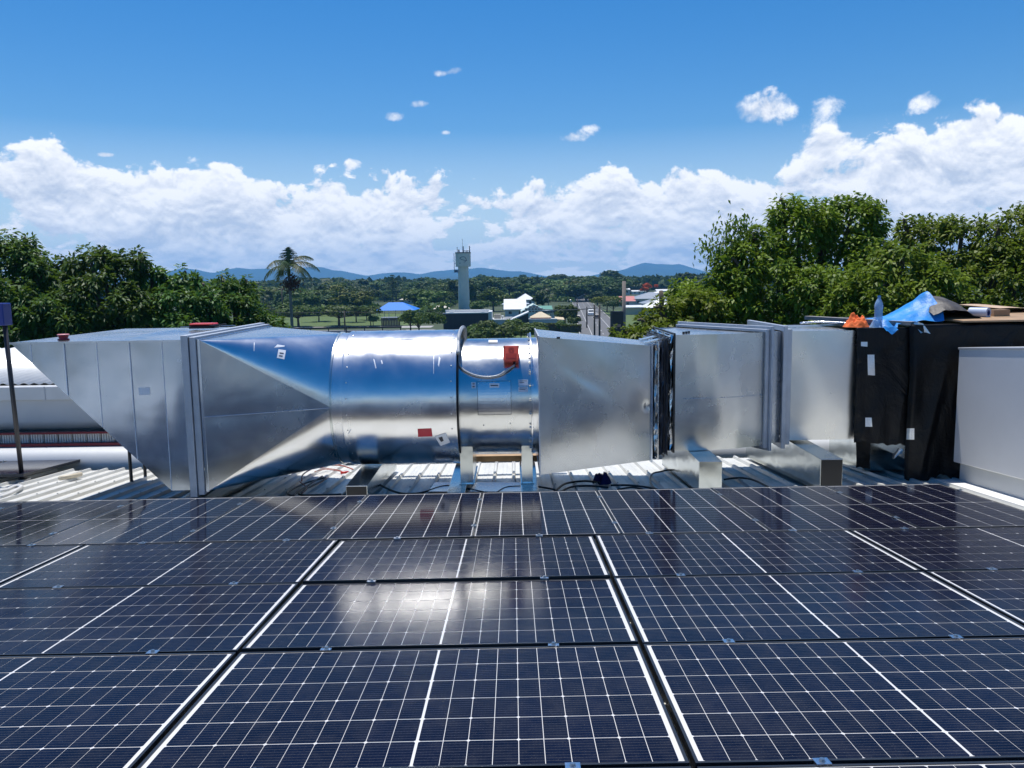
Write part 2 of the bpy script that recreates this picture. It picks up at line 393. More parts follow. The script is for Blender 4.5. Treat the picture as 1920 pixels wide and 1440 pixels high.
# valley flashing and the pale stepped parapet beyond the roof edge
def parapet():
    x0, x1 = -13.5, 7.5
    lo = MB()   # lower rolled flashing
    prof = []
    for k in range(13):
        t = k / 12; prof.append((11.28 + .30 * t * t, E_ - 2.52 + .27 * math.sin(t * math.pi / 2)))
    prof = [(11.28, E_ - 2.75)] + prof
    back = [(12.3, E_ - 2.25), (12.3, E_ - 2.75)]
    lo.prismx(prof + back, x0, x1)
    root = thing('parapet', 'pale sheet metal parapet with rolled lower flashing beyond the roof edge at left', 'parapet', (-6, 11.4, E_ - 2.7))
    o = part('lower_flashing', lo, PALE, root); sharp(o, 30)
    up = MB(); a = []
    for k in range(9):
        t = k / 8; a.append((11.95 - .20 * (1 - (1 - t) ** 2) ** .5 * 0 - .16 * math.sin(t * math.pi / 2), E_ - 2.06 + .16 * (1 - math.cos(t * math.pi / 2))))
    a += [(11.79, E_ - 1.58)]
    up.prismx([(12.2, E_ - 2.06)] + a + [(12.2, E_ - 1.58)], x0, -2.9)
    o = part('upper_wall', up, PALE, root); sharp(o, 30)
    c = MB(); c.prismx([(11.74, E_ - 1.60), (11.74, E_ - 1.40), (12.25, E_ - 1.40), (12.25, E_ - 1.60)], x0, -2.9)
    part('capping', c, PALEW, root, bevel=.008)
    for xx in (-6.75, -4.6):
        j = MB(); j.box(xx, xx + .012, 11.732, 11.75, E_ - 1.60, E_ - 1.40); part('joint', j, PALE, root)
    return root
parapet()
# strip of white ribbed sheet with dark red trims between the two pale steps
def trim():
    root = thing('roof_edge_strip', 'white ribbed strip with dark red trims along the pale parapet', 'roof trim', (-6, 11.7, E_ - 2.15))
    DR = mat('dark_red_trim', (.22, .015, .025), .4)
    a = MB(); a.box(-13.2, -3.0, 11.62, 11.70, E_ - 2.075, E_ - 2.05); part('top_trim', a, DR, root)
    a = MB(); a.box(-13.2, -3.0, 11.57, 11.66, E_ - 2.242, E_ - 2.205); part('bottom_trim', a, DR, root)
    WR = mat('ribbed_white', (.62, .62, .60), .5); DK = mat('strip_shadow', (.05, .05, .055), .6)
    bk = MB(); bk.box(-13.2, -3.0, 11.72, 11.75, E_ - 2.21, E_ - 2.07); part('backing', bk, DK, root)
    x = -13.1; proto = None
    while x < -3.1:
        if proto is None:
            s_ = MB()
            for k in range(5): s_.box(.0 + k * .036, .024 + k * .036, -.05, 0, -.072, .05)
            s_.box(-.004, .178, -.03, -.005, -.072, .05)
            proto = part('ribbed_panel', s_, WR, root, off=(0, 0, 0)); o = proto
        else:
            o = proto.copy(); COL.objects.link(o); o.parent = root
        o.location = (x + 6, 11.70 - 11.7, E_ - 2.13 - (E_ - 2.15)); x += .205
trim()
# corrugated white roof of the next building
def next_roof():
    mb = MB(); x0, x1 = -16.0, -3.4; n = int((x1 - x0) / .0127)
    up = []; 
    for i in range(n + 1):
        x = x0 + (x1 - x0) * i / n; w = .012 * math.sin(2 * math.pi * (x - x0) / .152)
        up.append((x, w))
    v = [(x, 11.92, E_ - 1.37 + w) for x, w in up] + [(x, 15.8, E_ - 1.37 + 3.88 * .063 + w) for x, w in up] + [(x, 11.925, E_ - 1.376 + w - .004) for x, w in up]
    m_ = n + 1
    mb.add(v, [(i, i + 1, m_ + i + 1, m_ + i) for i in range(n)] + [(i + 1, i, 2 * m_ + i, 2 * m_ + i + 1) for i in range(n)])
    root = thing('neighbour_building', 'low white building with corrugated white roof behind the parapet at left', 'building', (-9.5, 14, 0))
    part('corrugated_roof', mb, mat('white_corrugated', (.80, .80, .77), .4, .1, var=.12, vscale=6), root, smooth=True)
    w = MB(); w.box(-15.9, -3.5, 12.35, 15.6, 0, E_ - 1.50); part('wall', w, WHITE, root)
next_roof()

# ================================================================== solar panels
LP, WP, GAP = 1.755, 1.038, 0.020
CL, CW = 0.0823, 0.1632
def build_panel_meshes():
    fr = MB(); t = .011
    x0, x1, y0, y1 = -LP / 2, LP / 2, -WP / 2, WP / 2
    fr.box(x0, x1, y0, y0 + t, -.035, 0); fr.box(x0, x1, y1 - t, y1, -.035, 0)
    fr.box(x0, x0 + t, y0 + t, y1 - t, -.035, 0); fr.box(x1 - t, x1, y0 + t, y1 - t, -.035, 0)
    frame = fr.mesh('frame', ALU)
    bs = MB(); bs.add([(x0 + t, y0 + t, -.0035), (x1 - t, y0 + t, -.0035), (x1 - t, y1 - t, -.0035), (x0 + t, y1 - t, -.0035)], [(0, 1, 2, 3)])
    bs.add([(x0 + t, y0 + t, -.009), (x1 - t, y0 + t, -.009), (x1 - t, y1 - t, -.009), (x0 + t, y1 - t, -.009)], [(3, 2, 1, 0)])
    back = bs.mesh('backsheet', BACKSHEET)
    c = .006; a, b_ = CL / 2, CW / 2
    poly = [(-a, -b_, 0), (a - c, -b_, 0), (a, -b_ + c, 0), (a, b_ - c, 0), (a - c, b_, 0), (-a, b_, 0)]
    cell = MB().add(poly, [(0, 1, 2, 3, 4, 5)]).mesh('solar_cell', CELL)
    cell2 = MB().add([(-x, -y, z) for x, y, z in poly], [(0, 1, 2, 3, 4, 5)]).mesh('solar_cell', CELL)
    pos = []
    for half in (-1, 1):
        for i in range(10):
            cx = half * (.005 + CL / 2 + i * (CL + .0023))
            for j in range(6):
                cy = (j - 2.5) * (CW + .0052)
                pos.append((cx, cy, (i + (half < 0)) % 2))
    gr = MB()
    for cx, cy, k in pos:
        q = poly if k else [(-x, -y, z) for x, y, z in poly]
        gr.add([(x + cx, y + cy, -.0025) for x, y, z in q], [(0, 1, 2, 3, 4, 5)])
    return frame, back, cell, cell2, pos, gr
P_FRAME, P_BACK, P_CELL, P_CELL2, P_POS, P_GRID = build_panel_meshes()
# the joined matrix for rows whose cells show under ten pixels: same busbar phase needs cell space, so give the lines a uv free material
def far_cell_material():
    m_ = bpy.data.materials.new('silicon_cell_matrix'); m_.use_nodes = True; t = NT(m_.node_tree); t.n.clear()
    b = t.new('ShaderNodeBsdfPrincipled'); o = t.new('ShaderNodeOutputMaterial'); t.l.new(b.outputs[0], o.inputs[0])
    tc = t.new('ShaderNodeTexCoord').outputs['Object']; x, y, z = t.sep(tc)
    ph = t.m('FRACT', t.m('ADD', t.m('DIVIDE', t.m('ADD', y, 3 * (CW + .0052)), (CW + .0052) / 9), 0.0))
    bus = t.m('LESS_THAN', t.m('ABSOLUTE', t.m('SUBTRACT', ph, .5)), 0.048)
    world = t.new('ShaderNodeNewGeometry').outputs['Position']
    dust = t.noise(world, 9.0, 8, .75, .3)
    c = t.mix(bus, (.0036, .005, .017), (.048, .048, .054)); c = t.mix(t.mr(dust, .45, .85, 0, .05), c, (.36, .34, .32))
    t.put(b, 'Base Color', c); t.put(b, 'Roughness', .5); t.put(b, 'Specular IOR Level', .0)
    t.put(b, 'Coat Weight', 1.0); t.put(b, 'Coat IOR', 1.165); t.put(b, 'Coat Roughness', t.mr(dust, .3, .8, .06, .12))
    return m_
P_GRIDM = P_GRID.mesh('cell_matrix', far_cell_material())
def solar_panel(px, py, rz, label, detailed, h=0.0, group='solar panels laid out on the roof', tilt=None):
    if tilt is None: tilt = (random.uniform(-.12, .12), random.uniform(-.08, .08))
    root = thing('solar_panel', label, 'solar panel', mat=PM @ Matrix.Translation((px, py, h)) @ Matrix.Rotation(rz, 4, 'Z') @ Matrix.Rotation(R(tilt[0]), 4, 'X') @ Matrix.Rotation(R(tilt[1]), 4, 'Y'), group=group)
    f = bpy.data.objects.new('frame', P_FRAME); COL.objects.link(f); f.parent = root
    f = bpy.data.objects.new('backsheet', P_BACK); COL.objects.link(f); f.parent = root
    if detailed:
        for cx, cy, k in P_POS:
            c = bpy.data.objects.new('solar_cell', P_CELL if k else P_CELL2); COL.objects.link(c); c.parent = root; c.location = (cx, cy, -.0025)
    else:
        f = bpy.data.objects.new('cell_matrix', P_GRIDM); COL.objects.link(f); f.parent = root; f['kind'] = 'stuff'
    return root
PX, PY = LP + GAP, WP + GAP
rows = {-2: 'row under the photographer', -1: 'row nearest the photographer', 0: 'nearest row in view', 1: 'second row from the viewer', 2: 'landscape row that adjoins the upright back row'}
# landscape rows: row r spans y = r*PY .. r*PY+WP
rown = {-1: 'row cut off by the photo edge', 0: 'front row', 1: 'second row from the front', 2: 'third row from the front, against the back row'}
coln = {-2: 'leftmost column', -1: 'left-of-middle column', 0: 'middle column, below the duct fan', 1: 'right-of-middle column', 2: 'rightmost column'}
for r in (-2, -1, 0, 1, 2):
    for c in (-2, -1, 0, 1, 2):
        vis = (r >= 0 and abs(c) <= 1 or (r >= 1 and abs(c) <= 2)) 
        if c == -2 and r == 1: vis = False
        if r == -2: lab = 'black-framed solar panel under the photographer, behind the front rows, %s' % coln[c].split(',')[0]
        else: lab = 'landscape black-framed solar panel, %s, %s' % (rown[r].split(',')[0] if r != 2 else 'third row from the front', coln[c].split(',')[0])
        if r == -2: continue
        solar_panel(c * PX + GAP / 2 + LP / 2 - .0, r * PY + GAP / 2 + WP / 2, 0, lab, vis, tilt={(1, 0): (-.7, .05), (2, 0): (-.7, 0)}.get((r, c)))
PP = 1.042
ordn = ['first', 'second', 'third', 'fourth', 'fifth', 'sixth', 'seventh', 'eighth', 'ninth', 'tenth']
for i, k in enumerate(range(-4, 5)):
    lab = 'upright black-framed solar panel in the back row before the duct, %s from the left' % ordn[i]
    if k == 4: lab = 'upright solar panel at the right end of the back row beside the grey cabinet'
    solar_panel(-.111 + k * PP + WP / 2 + .002, 3 * PY + GAP / 2 + LP / 2, math.pi / 2, lab, False)
# small array at the far left, half hidden: two panels side by side
for i in range(2):
    solar_panel(-6.10 - .02 - i * (WP + .02) + .75, 8.60 - .12, math.pi / 2, ['upright solar panel lying by itself at the far left beside the leaning pole', 'solar panel at the left picture edge behind the leaning pole'][i], False, h=-.13, group='small far left solar array')

# clamps
def clamp_meshes():
    m1 = MB(); m1.box(-.024, .024, -.020, .020, .0005, .0045); m1.box(-.024, .024, -.006, .006, -.03, .0005)
    m2 = MB(); m2.cylz(0, 0, .0045, .0125, .0085, 6); m2.cylz(0, 0, .0045, .006, .011, 12)
    return m1.mesh('clamp_plate', ALUCLEAR), m2.mesh('bolt', STEEL)
C1, C2 = clamp_meshes()
def clamp(px, py, rz, label, g='silver clamps between solar panels', h=0):
    o = thing('panel_clamp', label, 'clamp', mat=PM @ Matrix.Translation((px, py, h)) @ Matrix.Rotation(rz, 4, 'Z'), group=g)
    a = bpy.data.objects.new('clamp_plate', C1); COL.objects.link(a); a.parent = o
    a = bpy.data.objects.new('bolt', C2); COL.objects.link(a); a.parent = o
gapn = {0: 'on the seam below the front row', 1: 'on the seam between front and second rows', 2: 'on the seam between second and third rows', 3: 'on the seam in front of the back row'}
for r in range(0, 4):
    for c in (-2, -1, 0, 1, 2):
        for s_, fx in (('left', .22), ('right', .79)):
            if r == 0 and c in (-2, 2): continue
            clamp(c * PX + GAP / 2 + LP * fx + random.uniform(-.01, .01), r * PY, random.uniform(-.05, .05), 'silver clamp %s, %s one of %s' % (gapn[r], s_, coln[c].split(',')[0]))
for i, k in enumerate(range(-3, 6)):
    for s_, fy in (('near', .20), ('far', .80)):
        if k == 5: lab = 'silver end clamp at the right edge of the back row, %s one' % s_
        else: lab = 'silver clamp between upright back row panels %s and %s from the left, %s one' % (ordn[i], ordn[i + 1], s_)
        clamp(-.111 + k * PP - (.01 if k < 5 else .0), 3 * PY + GAP / 2 + LP * fy, math.pi / 2, lab)
for s_, yy in (('near', 8.1), ('far', 8.9)): clamp(-6.10 + .75 - .52 - .01 - .02, yy, math.pi / 2, 'silver clamp on the far left solar array, %s one' % s_, h=-.13)
# rails under the panels
rail = MB(); rail.box(-.02, .02, -3.0, 3.0, -.04, 0); railm = None
RM = None
for c in (-2, -1, 0, 1, 2):
    for s_, fx in (('left', .22), ('right', .79)):
        if RM is None:
            mb = MB(); mb.box(-.02, .02, -2.1, 3.2, -.078, -.037); RM = mb.mesh('mounting_rail', ALUCLEAR)
        o = bpy.data.objects.new('mounting_rail', RM); COL.objects.link(o); o.matrix_world = PM @ Matrix.Translation((c * PX + LP * fx, 0, 0))
        o['label'] = 'aluminium mounting rail under the %s panels, %s one' % (coln[c].split(',')[0], s_); o['category'] = 'rail'; o['group'] = 'rails below the landscape panels'
RM2 = None
for i, fy in enumerate((.2, .8)):
    mb = MB(); mb.box(-4.4, 5.1, -.02, .02, -.078, -.037); RM2 = mb.mesh('mounting_rail', ALUCLEAR)
    o = bpy.data.objects.new('mounting_rail', RM2); COL.objects.link(o); o.matrix_world = PM @ Matrix.Translation((0, 3 * PY + GAP / 2 + LP * fy, 0))
    o['label'] = 'aluminium mounting rail crossing under the back row, %s one' % ('near', 'far')[i]; o['category'] = 'rail'; o['group'] = 'rails below the back row'

# ================================================================== the duct run
from mathutils.bvhtree import BVHTree
def bvh(objs):
    vs, fs = [], []
    for o in objs:
        off = Vector(o['_off']) if '_off' in o else Vector((0, 0, 0)); b0 = len(vs)
        vs += [v.co + off for v in o.data.vertices]; fs += [tuple(i + b0 for i in p.vertices) for p in o.data.polygons]
    return BVHTree.FromPolygons(vs, fs)
def hit(tree, u, v, off=.002):
    d = Vector(ray(u, v)).normalized(); p, n, i, dist = tree.ray_cast(Vector((0, 0, EYE)), d)
    if p is None: return None, None
    if n.dot(d) > 0: n = -n
    return p + n * off, n
def decal(tree, name, pix, mt, parent, n=5, off=.002, label=None):
    """thin sticker pressed on a surface; pix = 4 picture corners used once to find the place on the surface"""
    mb = MB(); P = [np.array(q, float) for q in pix]; V = []; ok = True
    for j in range(n + 1):
        for i in range(n + 1):
            s_, t_ = i / n, j / n
            q = (P[0] * (1 - s_) + P[1] * s_) * (1 - t_) + (P[3] * (1 - s_) + P[2] * s_) * t_
            p, nn = hit(tree, q[0], q[1], off)
            if p is None: return None
            V.append(tuple(p))
    f = [(j * (n + 1) + i, (j + 1) * (n + 1) + i, (j + 1) * (n + 1) + i + 1, j * (n + 1) + i + 1) for j in range(n) for i in range(n)]
    mb.add(V, f)
    return part(name, mb, mt, parent, label=label)

YC, ZC = 9.28, E_ - 1.287          # axis of the round sections
YF, YB = 8.05, 10.48               # front and back of the big rectangular section
def rect_ring(mb, x0, x1, yf, yb, zb, zt, p0, p1):
    """frame round a rectangular duct in the x-normal plane, from p0 inside to p1 outside its surface"""
    mb.box(x0, x1, yf - p1, yf - p0, zb - p1, zt + p1); mb.box(x0, x1, yb + p0, yb + p1, zb - p1, zt + p1)
    mb.box(x0, x1, yf - p0, yb + p0, zt + p0, zt + p1); mb.box(x0, x1, yf - p0, yb + p0, zb - p1, zb - p0)
def face_grid(c00, c10, c11, c01, nu, nv, disp=None, normal=(0, -1, 0)):
    A, B, C_, D_ = [np.array(q, float) for q in (c00, c10, c11, c01)]; nn = np.array(normal, float)
    mb = MB()
    def fn(s_, t_):
        p = (A * (1 - s_) + B * s_) * (1 - t_) + (D_ * (1 - s_) + C_ * s_) * t_
        return tuple(p + nn * (disp(s_, t_) if disp else 0))
    return mb.grid(fn, nu, nv)

# ---- intake hood ---------------------------------------------------
zt, zb = E_ - .527, E_ - 2.035
XT, XR = -4.92, -3.235
hood = thing('intake_hood', 'large galvanised wedge-shaped intake hood at the left end of the duct', 'duct hood', (-3.4, 9.2, zb))
xs = [XT, -4.72, -4.395, -4.075, -3.755, -3.435, XR]
def diagz(x): return zt - (x - XT) / (-3.44 - XT) * (zt - (zb + .01)) if x < -3.44 else zb + .01
for i in range(6):
    a, c = xs[i] + .0015, xs[i + 1] - .0015
    y0 = YF - .0025 * (i % 2); tw = (.010, -.006, .012, -.004, .008, -.010)[i]
    mb = MB()
    def fn(s_, t_, a=a, c=c, y0=y0, tw=tw):
        x = a + (c - a) * s_; z0 = diagz(x); z = z0 + (zt - z0) * t_
        return (x, y0 - tw * (s_ - .5) * .35 - .006 * math.sin(math.pi * s_) * math.sin(math.pi * min(1, (zt - z) / 1.5)), z)
    mb.grid(fn, 8, 16)
    part('side_sheet', mb, GALV_FLAT, hood, smooth=True)
    if i < 5:
        sm = MB(); x = xs[i + 1]; z0 = diagz(x) + (.01 if i < 4 else .0)
        sm.box(x - .003, x + .003, YF - .007, YF + .002, z0, zt - .002); part('standing_seam', sm, SEAM, hood)
top = MB()
def ftop(s_, t_):
    x = XT + (XR - XT) * s_; y = YF + (YB - YF) * t_
    cr = .016 * math.exp(-((x + 3.95 + .28 * (t_ - .4)) / .10) ** 2) * math.sin(math.pi * t_)
    return (x, y, zt + .004 + .012 * math.sin(math.pi * t_) * math.sin(math.pi * min(1, s_ * 1.2)) + cr - .02 * math.exp(-((x + 3.75) / .15) ** 2 - ((t_ - .55) / .25) ** 2))
top.grid(ftop, 40, 24); part('top_sheet', top, GALV, hood, smooth=True)
lip = MB(); lip.box(XT - .004, XR, YF - .012, YF - .003, zt - .012, zt + .008); part('edge_lip', lip, GALV_FLAT, hood)
bk = MB(); bk.add([(XT, YB, zt), (XR, YB, zt), (XR, YB, zb), (-3.44, YB, zb + .01)], [(0, 1, 2, 3)]); part('back_sheet', bk, GALV_FLAT, hood)
bt = MB(); bt.add([(-3.44, YF, zb + .008), (XR, YF, zb + .008), (XR, YB, zb + .008), (-3.44, YB, zb + .008)], [(0, 1, 2, 3)]); part('bottom_sheet', bt, GALV_FLAT, hood)
ms = MB(); ms.add([(XT + .03, YF + .01, zt - .012), (-3.45, YF + .01, zb + .03), (-3.45, YB - .01, zb + .03), (XT + .03, YB - .01, zt - .012)], [(0, 1, 2, 3)]); part('intake_mesh', ms, BLACKSTEEL, hood)
# ---- flange between hood and transition
fl = thing('duct_flange', 'tall grey angle flange joining the slanted intake hood to the square-to-round duct', 'flange', (-3.15, 9.2, zb), group='grey bolted duct flanges')
mb = MB(); rect_ring(mb, -3.232, -3.165, YF, YB, zb, zt, 0, .052); part('flange_ring', mb, FLANGE, fl, bevel=.003)
mb = MB(); rect_ring(mb, -3.158, -3.098, YF + .003, YB, zb, zt, 0, .034); part('flange_ring', mb, FLANGE, fl, bevel=.003)
mb = MB(); rect_ring(mb, -3.094, -3.062, YF + .006, YB, zb, zt, 0, .012); part('flange_ring', mb, GALV_FLAT, fl, bevel=.003)
for t_ in range(5):
    s_ = MB(); z = zb + .15 + t_ * .31; s_.cylx(-3.24, -3.228, YF - .026, z, .009, 6); part('bolt', s_, STEEL, fl)
# ---- square to round
tr = thing('square_to_round_duct', 'galvanised duct narrowing from the tall square flange to the wide round section', 'duct', (-2.5, YC, zb))
X0, X1, RC = -3.066, -1.915, .735
cor = [(YF, zt), (YB, zt), (YB, zb), (YF, zb)]            # front-top, back-top, back-bottom, front-bottom
NA = 16
def circ(a): return (X1, YC - RC * math.cos(a), ZC + RC * math.sin(a))     # a=0 front, 90 deg top
quads = [(0, 0, math.pi / 2), (1, math.pi / 2, math.pi), (2, math.pi, 1.5 * math.pi), (3, 1.5 * math.pi, 2 * math.pi)]
cones = []
for ci, a0, a1 in quads:
    cy, cz = cor[ci]; c = np.array((X0, cy, cz)); mb = MB()
    nr = 12
    V = []
    for j in range(nr + 1):
        for k in range(NA + 1):
            a = a0 + (a1 - a0) * k / NA; q = np.array(circ(a)); t = j / nr
            V.append(tuple(c * (1 - t) + q * t))
    mb.add(V, [(j * (NA + 1) + k, j * (NA + 1) + k + 1, (j + 1) * (NA + 1) + k + 1, (j + 1) * (NA + 1) + k) for j in range(nr) for k in range(NA)])
    cones.append(part('corner_cone', mb, GALV_CYL, tr, smooth=True))
for a, c0, c1 in ((0, 3, 0), (math.pi / 2, 0, 1), (math.pi, 1, 2), (1.5 * math.pi, 2, 3)):
    p0 = np.array((X0, *cor[c0])); p1 = np.array((X0, *cor[c1])); q = np.array(circ(a)); mb = MB()
    nn = np.array((0, -math.cos(a), math.sin(a)))
    N_ = 24; V = []; idx = {}
    for j in range(N_ + 1):
        for k in range(N_ + 1 - j):
            t = j / N_; s_ = k / max(1, N_ - j) if N_ > j else 0
            e = p0 * (1 - s_) + p1 * s_
            p = e * (1 - t) + q * t
            bul = .016 * math.sin(math.pi * s_) * math.sin(math.pi * min(1, t * 1.15)) * (1 - t)
            crs = -.010 * math.exp(-((s_ - .5) / .03) ** 2) * (1 - t) * (t > .02)
            idx[j, k] = len(V); V.append(tuple(p + nn * (bul + crs * .5)))
    Fc = []
    for j in range(N_):
        for k in range(N_ - j):
            Fc.append((idx[j, k], idx[j, k + 1], idx[j + 1, k]))
            if k < N_ - j - 1: Fc.append((idx[j, k + 1], idx[j + 1, k + 1], idx[j + 1, k]))
    mb.add(V, Fc); cones.append(part('flat_side', mb, GALV, tr, smooth=True))
sm = MB(); sm.tube([(X0 + .005, YF - .004, ZC + .0), (-2.4, (YF * .42 + (YC - RC) * .58) - .012, ZC), (X1, YC - RC - .003, ZC)], .004, 6); part('seam', sm, GALV, tr)

# ---- silencer cylinder
sl = thing('round_duct', 'widest shiny round galvanised duct section with a red tape patch, left of the fan', 'round duct', (-1.2, YC, ZC - .757))
mb = MB(); mb.cylx(-1.925, -1.80, YC, ZC, .738, 96, False); o = part('collar', mb, GALV_CYL, sl); sharp(o)
mb = MB(); mb.cylx(-1.934, -1.918, YC, ZC, .752, 96, False); mb.cylx(-1.918, -1.914, YC, ZC, .752, 96, False, r1=.738); mb.cylx(-1.938, -1.934, YC, ZC, .735, 96, False, r1=.752); o = part('collar_rim', mb, GALV_BEAM, sl); sharp(o)
body = MB()
prof = [(-1.815, .742), (-1.812, .757), (-1.80, .760), (-1.785, .757)] + [(-1.785 + (1.16) * k / 24, .757 + .0012 * math.sin(k * 1.3)) for k in range(1, 24)] + [(-.625, .757), (-.612, .760), (-.602, .757), (-.600, .69)]
n = 128; V = [(x, YC + r * math.cos(2 * math.pi * k / n), ZC + r * math.sin(2 * math.pi * k / n)) for x, r in prof for k in range(n)]
body.add(V, [(j * n + k, (j + 1) * n + k, (j + 1) * n + (k + 1) % n, j * n + (k + 1) % n) for j in range(len(prof) - 1) for k in range(n)])
sbody = part('shell', body, GALV_CYL, sl); sharp(sbody, 40)
mb = MB(); mb.tube([(-1.79, YC - .757 * math.cos(R(63)), ZC + .7585 * math.sin(R(63))), (-.62, YC - .757 * math.cos(R(63)), ZC + .7585 * math.sin(R(63)))], .0035, 6); part('seam', mb, GALV_CYL, sl)
RV = MB(); RV.lathe(0, 0, [(.0001, .006), (.006, .004), (.008, 0)], 8); rivm = RV.mesh('rivet', STEEL)
def rivet(parent, p, n, name='rivet', sc=1.0):
    o = bpy.data.objects.new(name, rivm); COL.objects.link(o); o.parent = parent
    o.matrix_local = Matrix.Translation(Vector(p) - Vector(parent.location)) @ Vector(n).to_track_quat('Z', 'Y').to_matrix().to_4x4() @ Matrix.Scale(sc, 4)
    return o
for xx in (-1.755, -.655):
    for k in range(12):
        a = R(-58 + k * 13); rivet(sl, (xx, YC - .757 * math.cos(a), ZC + .757 * math.sin(a)), (0, -math.cos(a), math.sin(a)))
T_sl = bvh([sbody])
decal(T_sl, 'tape_patch', [(783, 804), (809, 803), (811, 818), (784, 819)], REDTAPE, sl, 8)
SCUFF = mat('chalky_scuff', (.55, .60, .68), .5, .7)
tag_ = decal(T_sl, 'paper_tag', [(815, 818), (836, 811), (844, 829), (826, 836)], PAPER, sl, 8, off=.004)
decal(T_sl, 'tag_print', [(822, 820), (829, 818), (832, 826), (827, 828)], PRINT, sl, 4, off=.0055)
for q in ([(700, 673), (702, 674), (706, 690), (704, 691)], [(714, 676), (716, 675), (718, 682), (716, 683)], [(812.5, 664), (814, 664), (813.5, 702), (812.5, 700)], [(823, 668), (826, 672), (823, 688), (821, 684)], [(656, 806), (659, 804), (655, 812), (652, 814)]):
    decal(T_sl, 'scuff_mark', q, SCUFF, sl, 4, off=.0012)

# ---- fan
fan = thing('axial_fan', 'narrower round galvanised fan casing with red isolator box and access panel, on two steel feet', 'fan', (-.2, YC, ZC - .65))
RF = .652
body = MB(); body.cylx(-.598, .185, YC, ZC, RF, 128, False); fb = part('casing', body, galv_mat('galvanised_fan_casing', base=(.68, .69, .68), rough=.23, wav=.005, wscale=5, spangle=.05), fan); sharp(fb)
mb = MB(); mb.cylx(-.597, -.583, YC, ZC, .712, 96, True); o = part('end_flange', mb, BLACKSTEEL, fan); sharp(o)
mb = MB(); mb.cylx(.186, .200, YC, ZC, .712, 96, True); o = part('end_flange', mb, GALV_CYL, fan); sharp(o)
mb = MB(); mb.cylx(.202, .262, YC, ZC, .655, 96, False); mb.cylx(.262, .268, YC, ZC, .70, 96, True); o = part('outlet_collar', mb, GALV_CYL, fan); sharp(o)
BN = MB(); BN.cylx(-.022, .0, 0, 0, .0115, 6); BN.cylx(.0, .022, 0, 0, .006, 6); bnm = BN.mesh('bolt', STEEL)
for k in range(28):
    a = 2 * math.pi * k / 28 + .07
    o = bpy.data.objects.new('bolt', bnm); COL.objects.link(o); o.parent = fan
    o.location = Vector((.186, YC - .690 * math.cos(a), ZC + .690 * math.sin(a))) - Vector(fan.location)
T_f = bvh([fb])
decal(T_f, 'access_panel', [(894, 716), (958, 714), (959, 777), (896, 778)], GALV_CYL, fan, 12, off=.005)
PEDGE = mat('panel_gap', (.06, .065, .07), .5, .5)
for q in ([(894, 716), (958, 714), (958, 714.7), (894, 716.7)], [(896, 777.4), (959, 776.4), (959, 777), (896, 778)], [(894, 716), (894.8, 716), (896.8, 778), (896, 778)], [(957.4, 714), (958, 714), (959, 777), (958.3, 777)]):
    decal(T_f, 'panel_edge', q, PEDGE, fan, 6, off=.0062)
for q in ((897, 719), (926, 716), (955, 715), (897, 746), (957, 746), (897, 774), (927, 776), (957, 774)):
    p, n_ = hit(T_f, *q, off=.005); rivet(fan, p, n_, 'screw', .7)
for q in ((907, 797), (957, 794)):
    p, n_ = hit(T_f, *q, off=.0); rivet(fan, p, n_, 'screw', 1.1)
LABEL = mat('printed_label', (.62, .68, .78), .35)
for k, q in enumerate(([(884, 717), (892, 717), (892, 728), (884, 728)], [(918, 719), (936, 719), (936, 727), (918, 727)], [(972, 712), (990, 712), (990, 723), (972, 723)], [(972, 725), (990, 725), (990, 735), (972, 735)], [(916, 638.5), (933, 638.5), (933, 643), (916, 643)])):
    decal(T_f, 'name_label', q, PAPER if k in (1, 4) else LABEL, fan, 5, off=.007)
for (a, b_, c, d) in ((920, 722, 934, 724), (974, 714, 988, 715), (974, 717, 983, 718), (974, 727, 988, 728), (974, 730, 985, 731), (886, 719, 890, 721), (886, 724, 890, 726)):
    decal(T_f, 'label_print', [(a, b_), (c, b_), (c, d), (a, d)], PRINT, fan, 2, off=.0085)
# isolator box on a small bracket
aI = R(47); pI = Vector((-.018, YC - RF * math.cos(aI), ZC + RF * math.sin(aI)))
iso = thing('isolator_box', 'red electrical isolator box with round twin-slot emblem and raised text plate, mounted on the fan', 'isolator box', tuple(pI))
iso.rotation_euler = (R(-26), 0, R(-1)); iso.scale = (.84, .84, .84)
def ibox(name, mb, mt, bevel=0, label=None): return part(name, mb, mt, iso, off=(0, 0, 0), bevel=bevel)
mb = MB(); mb.box(-.095, .095, -.115, .03, -.085, .10); ibox('body', mb, ORANGE_RED, .008)
mb = MB(); mb.box(-.100, .100, -.140, -.117, -.090, .105); ibox('lid', mb, ORANGE_RED, .006)
mb = MB(); mb.box(-.03, .03, .02, .16, -.06, .05); ibox('bracket', mb, STEEL)
DKRED = mat('embossed_red', (.42, .045, .03), .4)
ring = MB(); nn = 28
for r0, r1, a0, a1 in ((.030, .036, 0, 2 * math.pi),):
    V = [(r * math.cos(a0 + (a1 - a0) * k / nn), -.1425 - dy_, .052 + r * math.sin(a0 + (a1 - a0) * k / nn)) for r, dy_ in ((r0, 0), (r0, .002), (r1, .002), (r1, 0)) for k in range(nn)]
    ring.add(V, [(j * nn + k, j * nn + (k + 1) % nn, (j + 1) * nn + (k + 1) % nn, (j + 1) * nn + k) for j in range(3) for k in range(nn)])
ibox('emblem_ring', ring, DKRED)
mb = MB(); mb.box(-.021, -.007, -.144, -.1405, .040, .066); mb.box(.007, .021, -.144, -.1405, .040, .066); mb.box(-.006, .006, -.144, -.1405, .058, .066); ibox('emblem_slots', mb, DKRED, .0)
mb = MB(); mb.box(-.068, .068, -.143, -.1405, -.072, -.002); ibox('text_plate', mb, DKRED)
mb = MB()
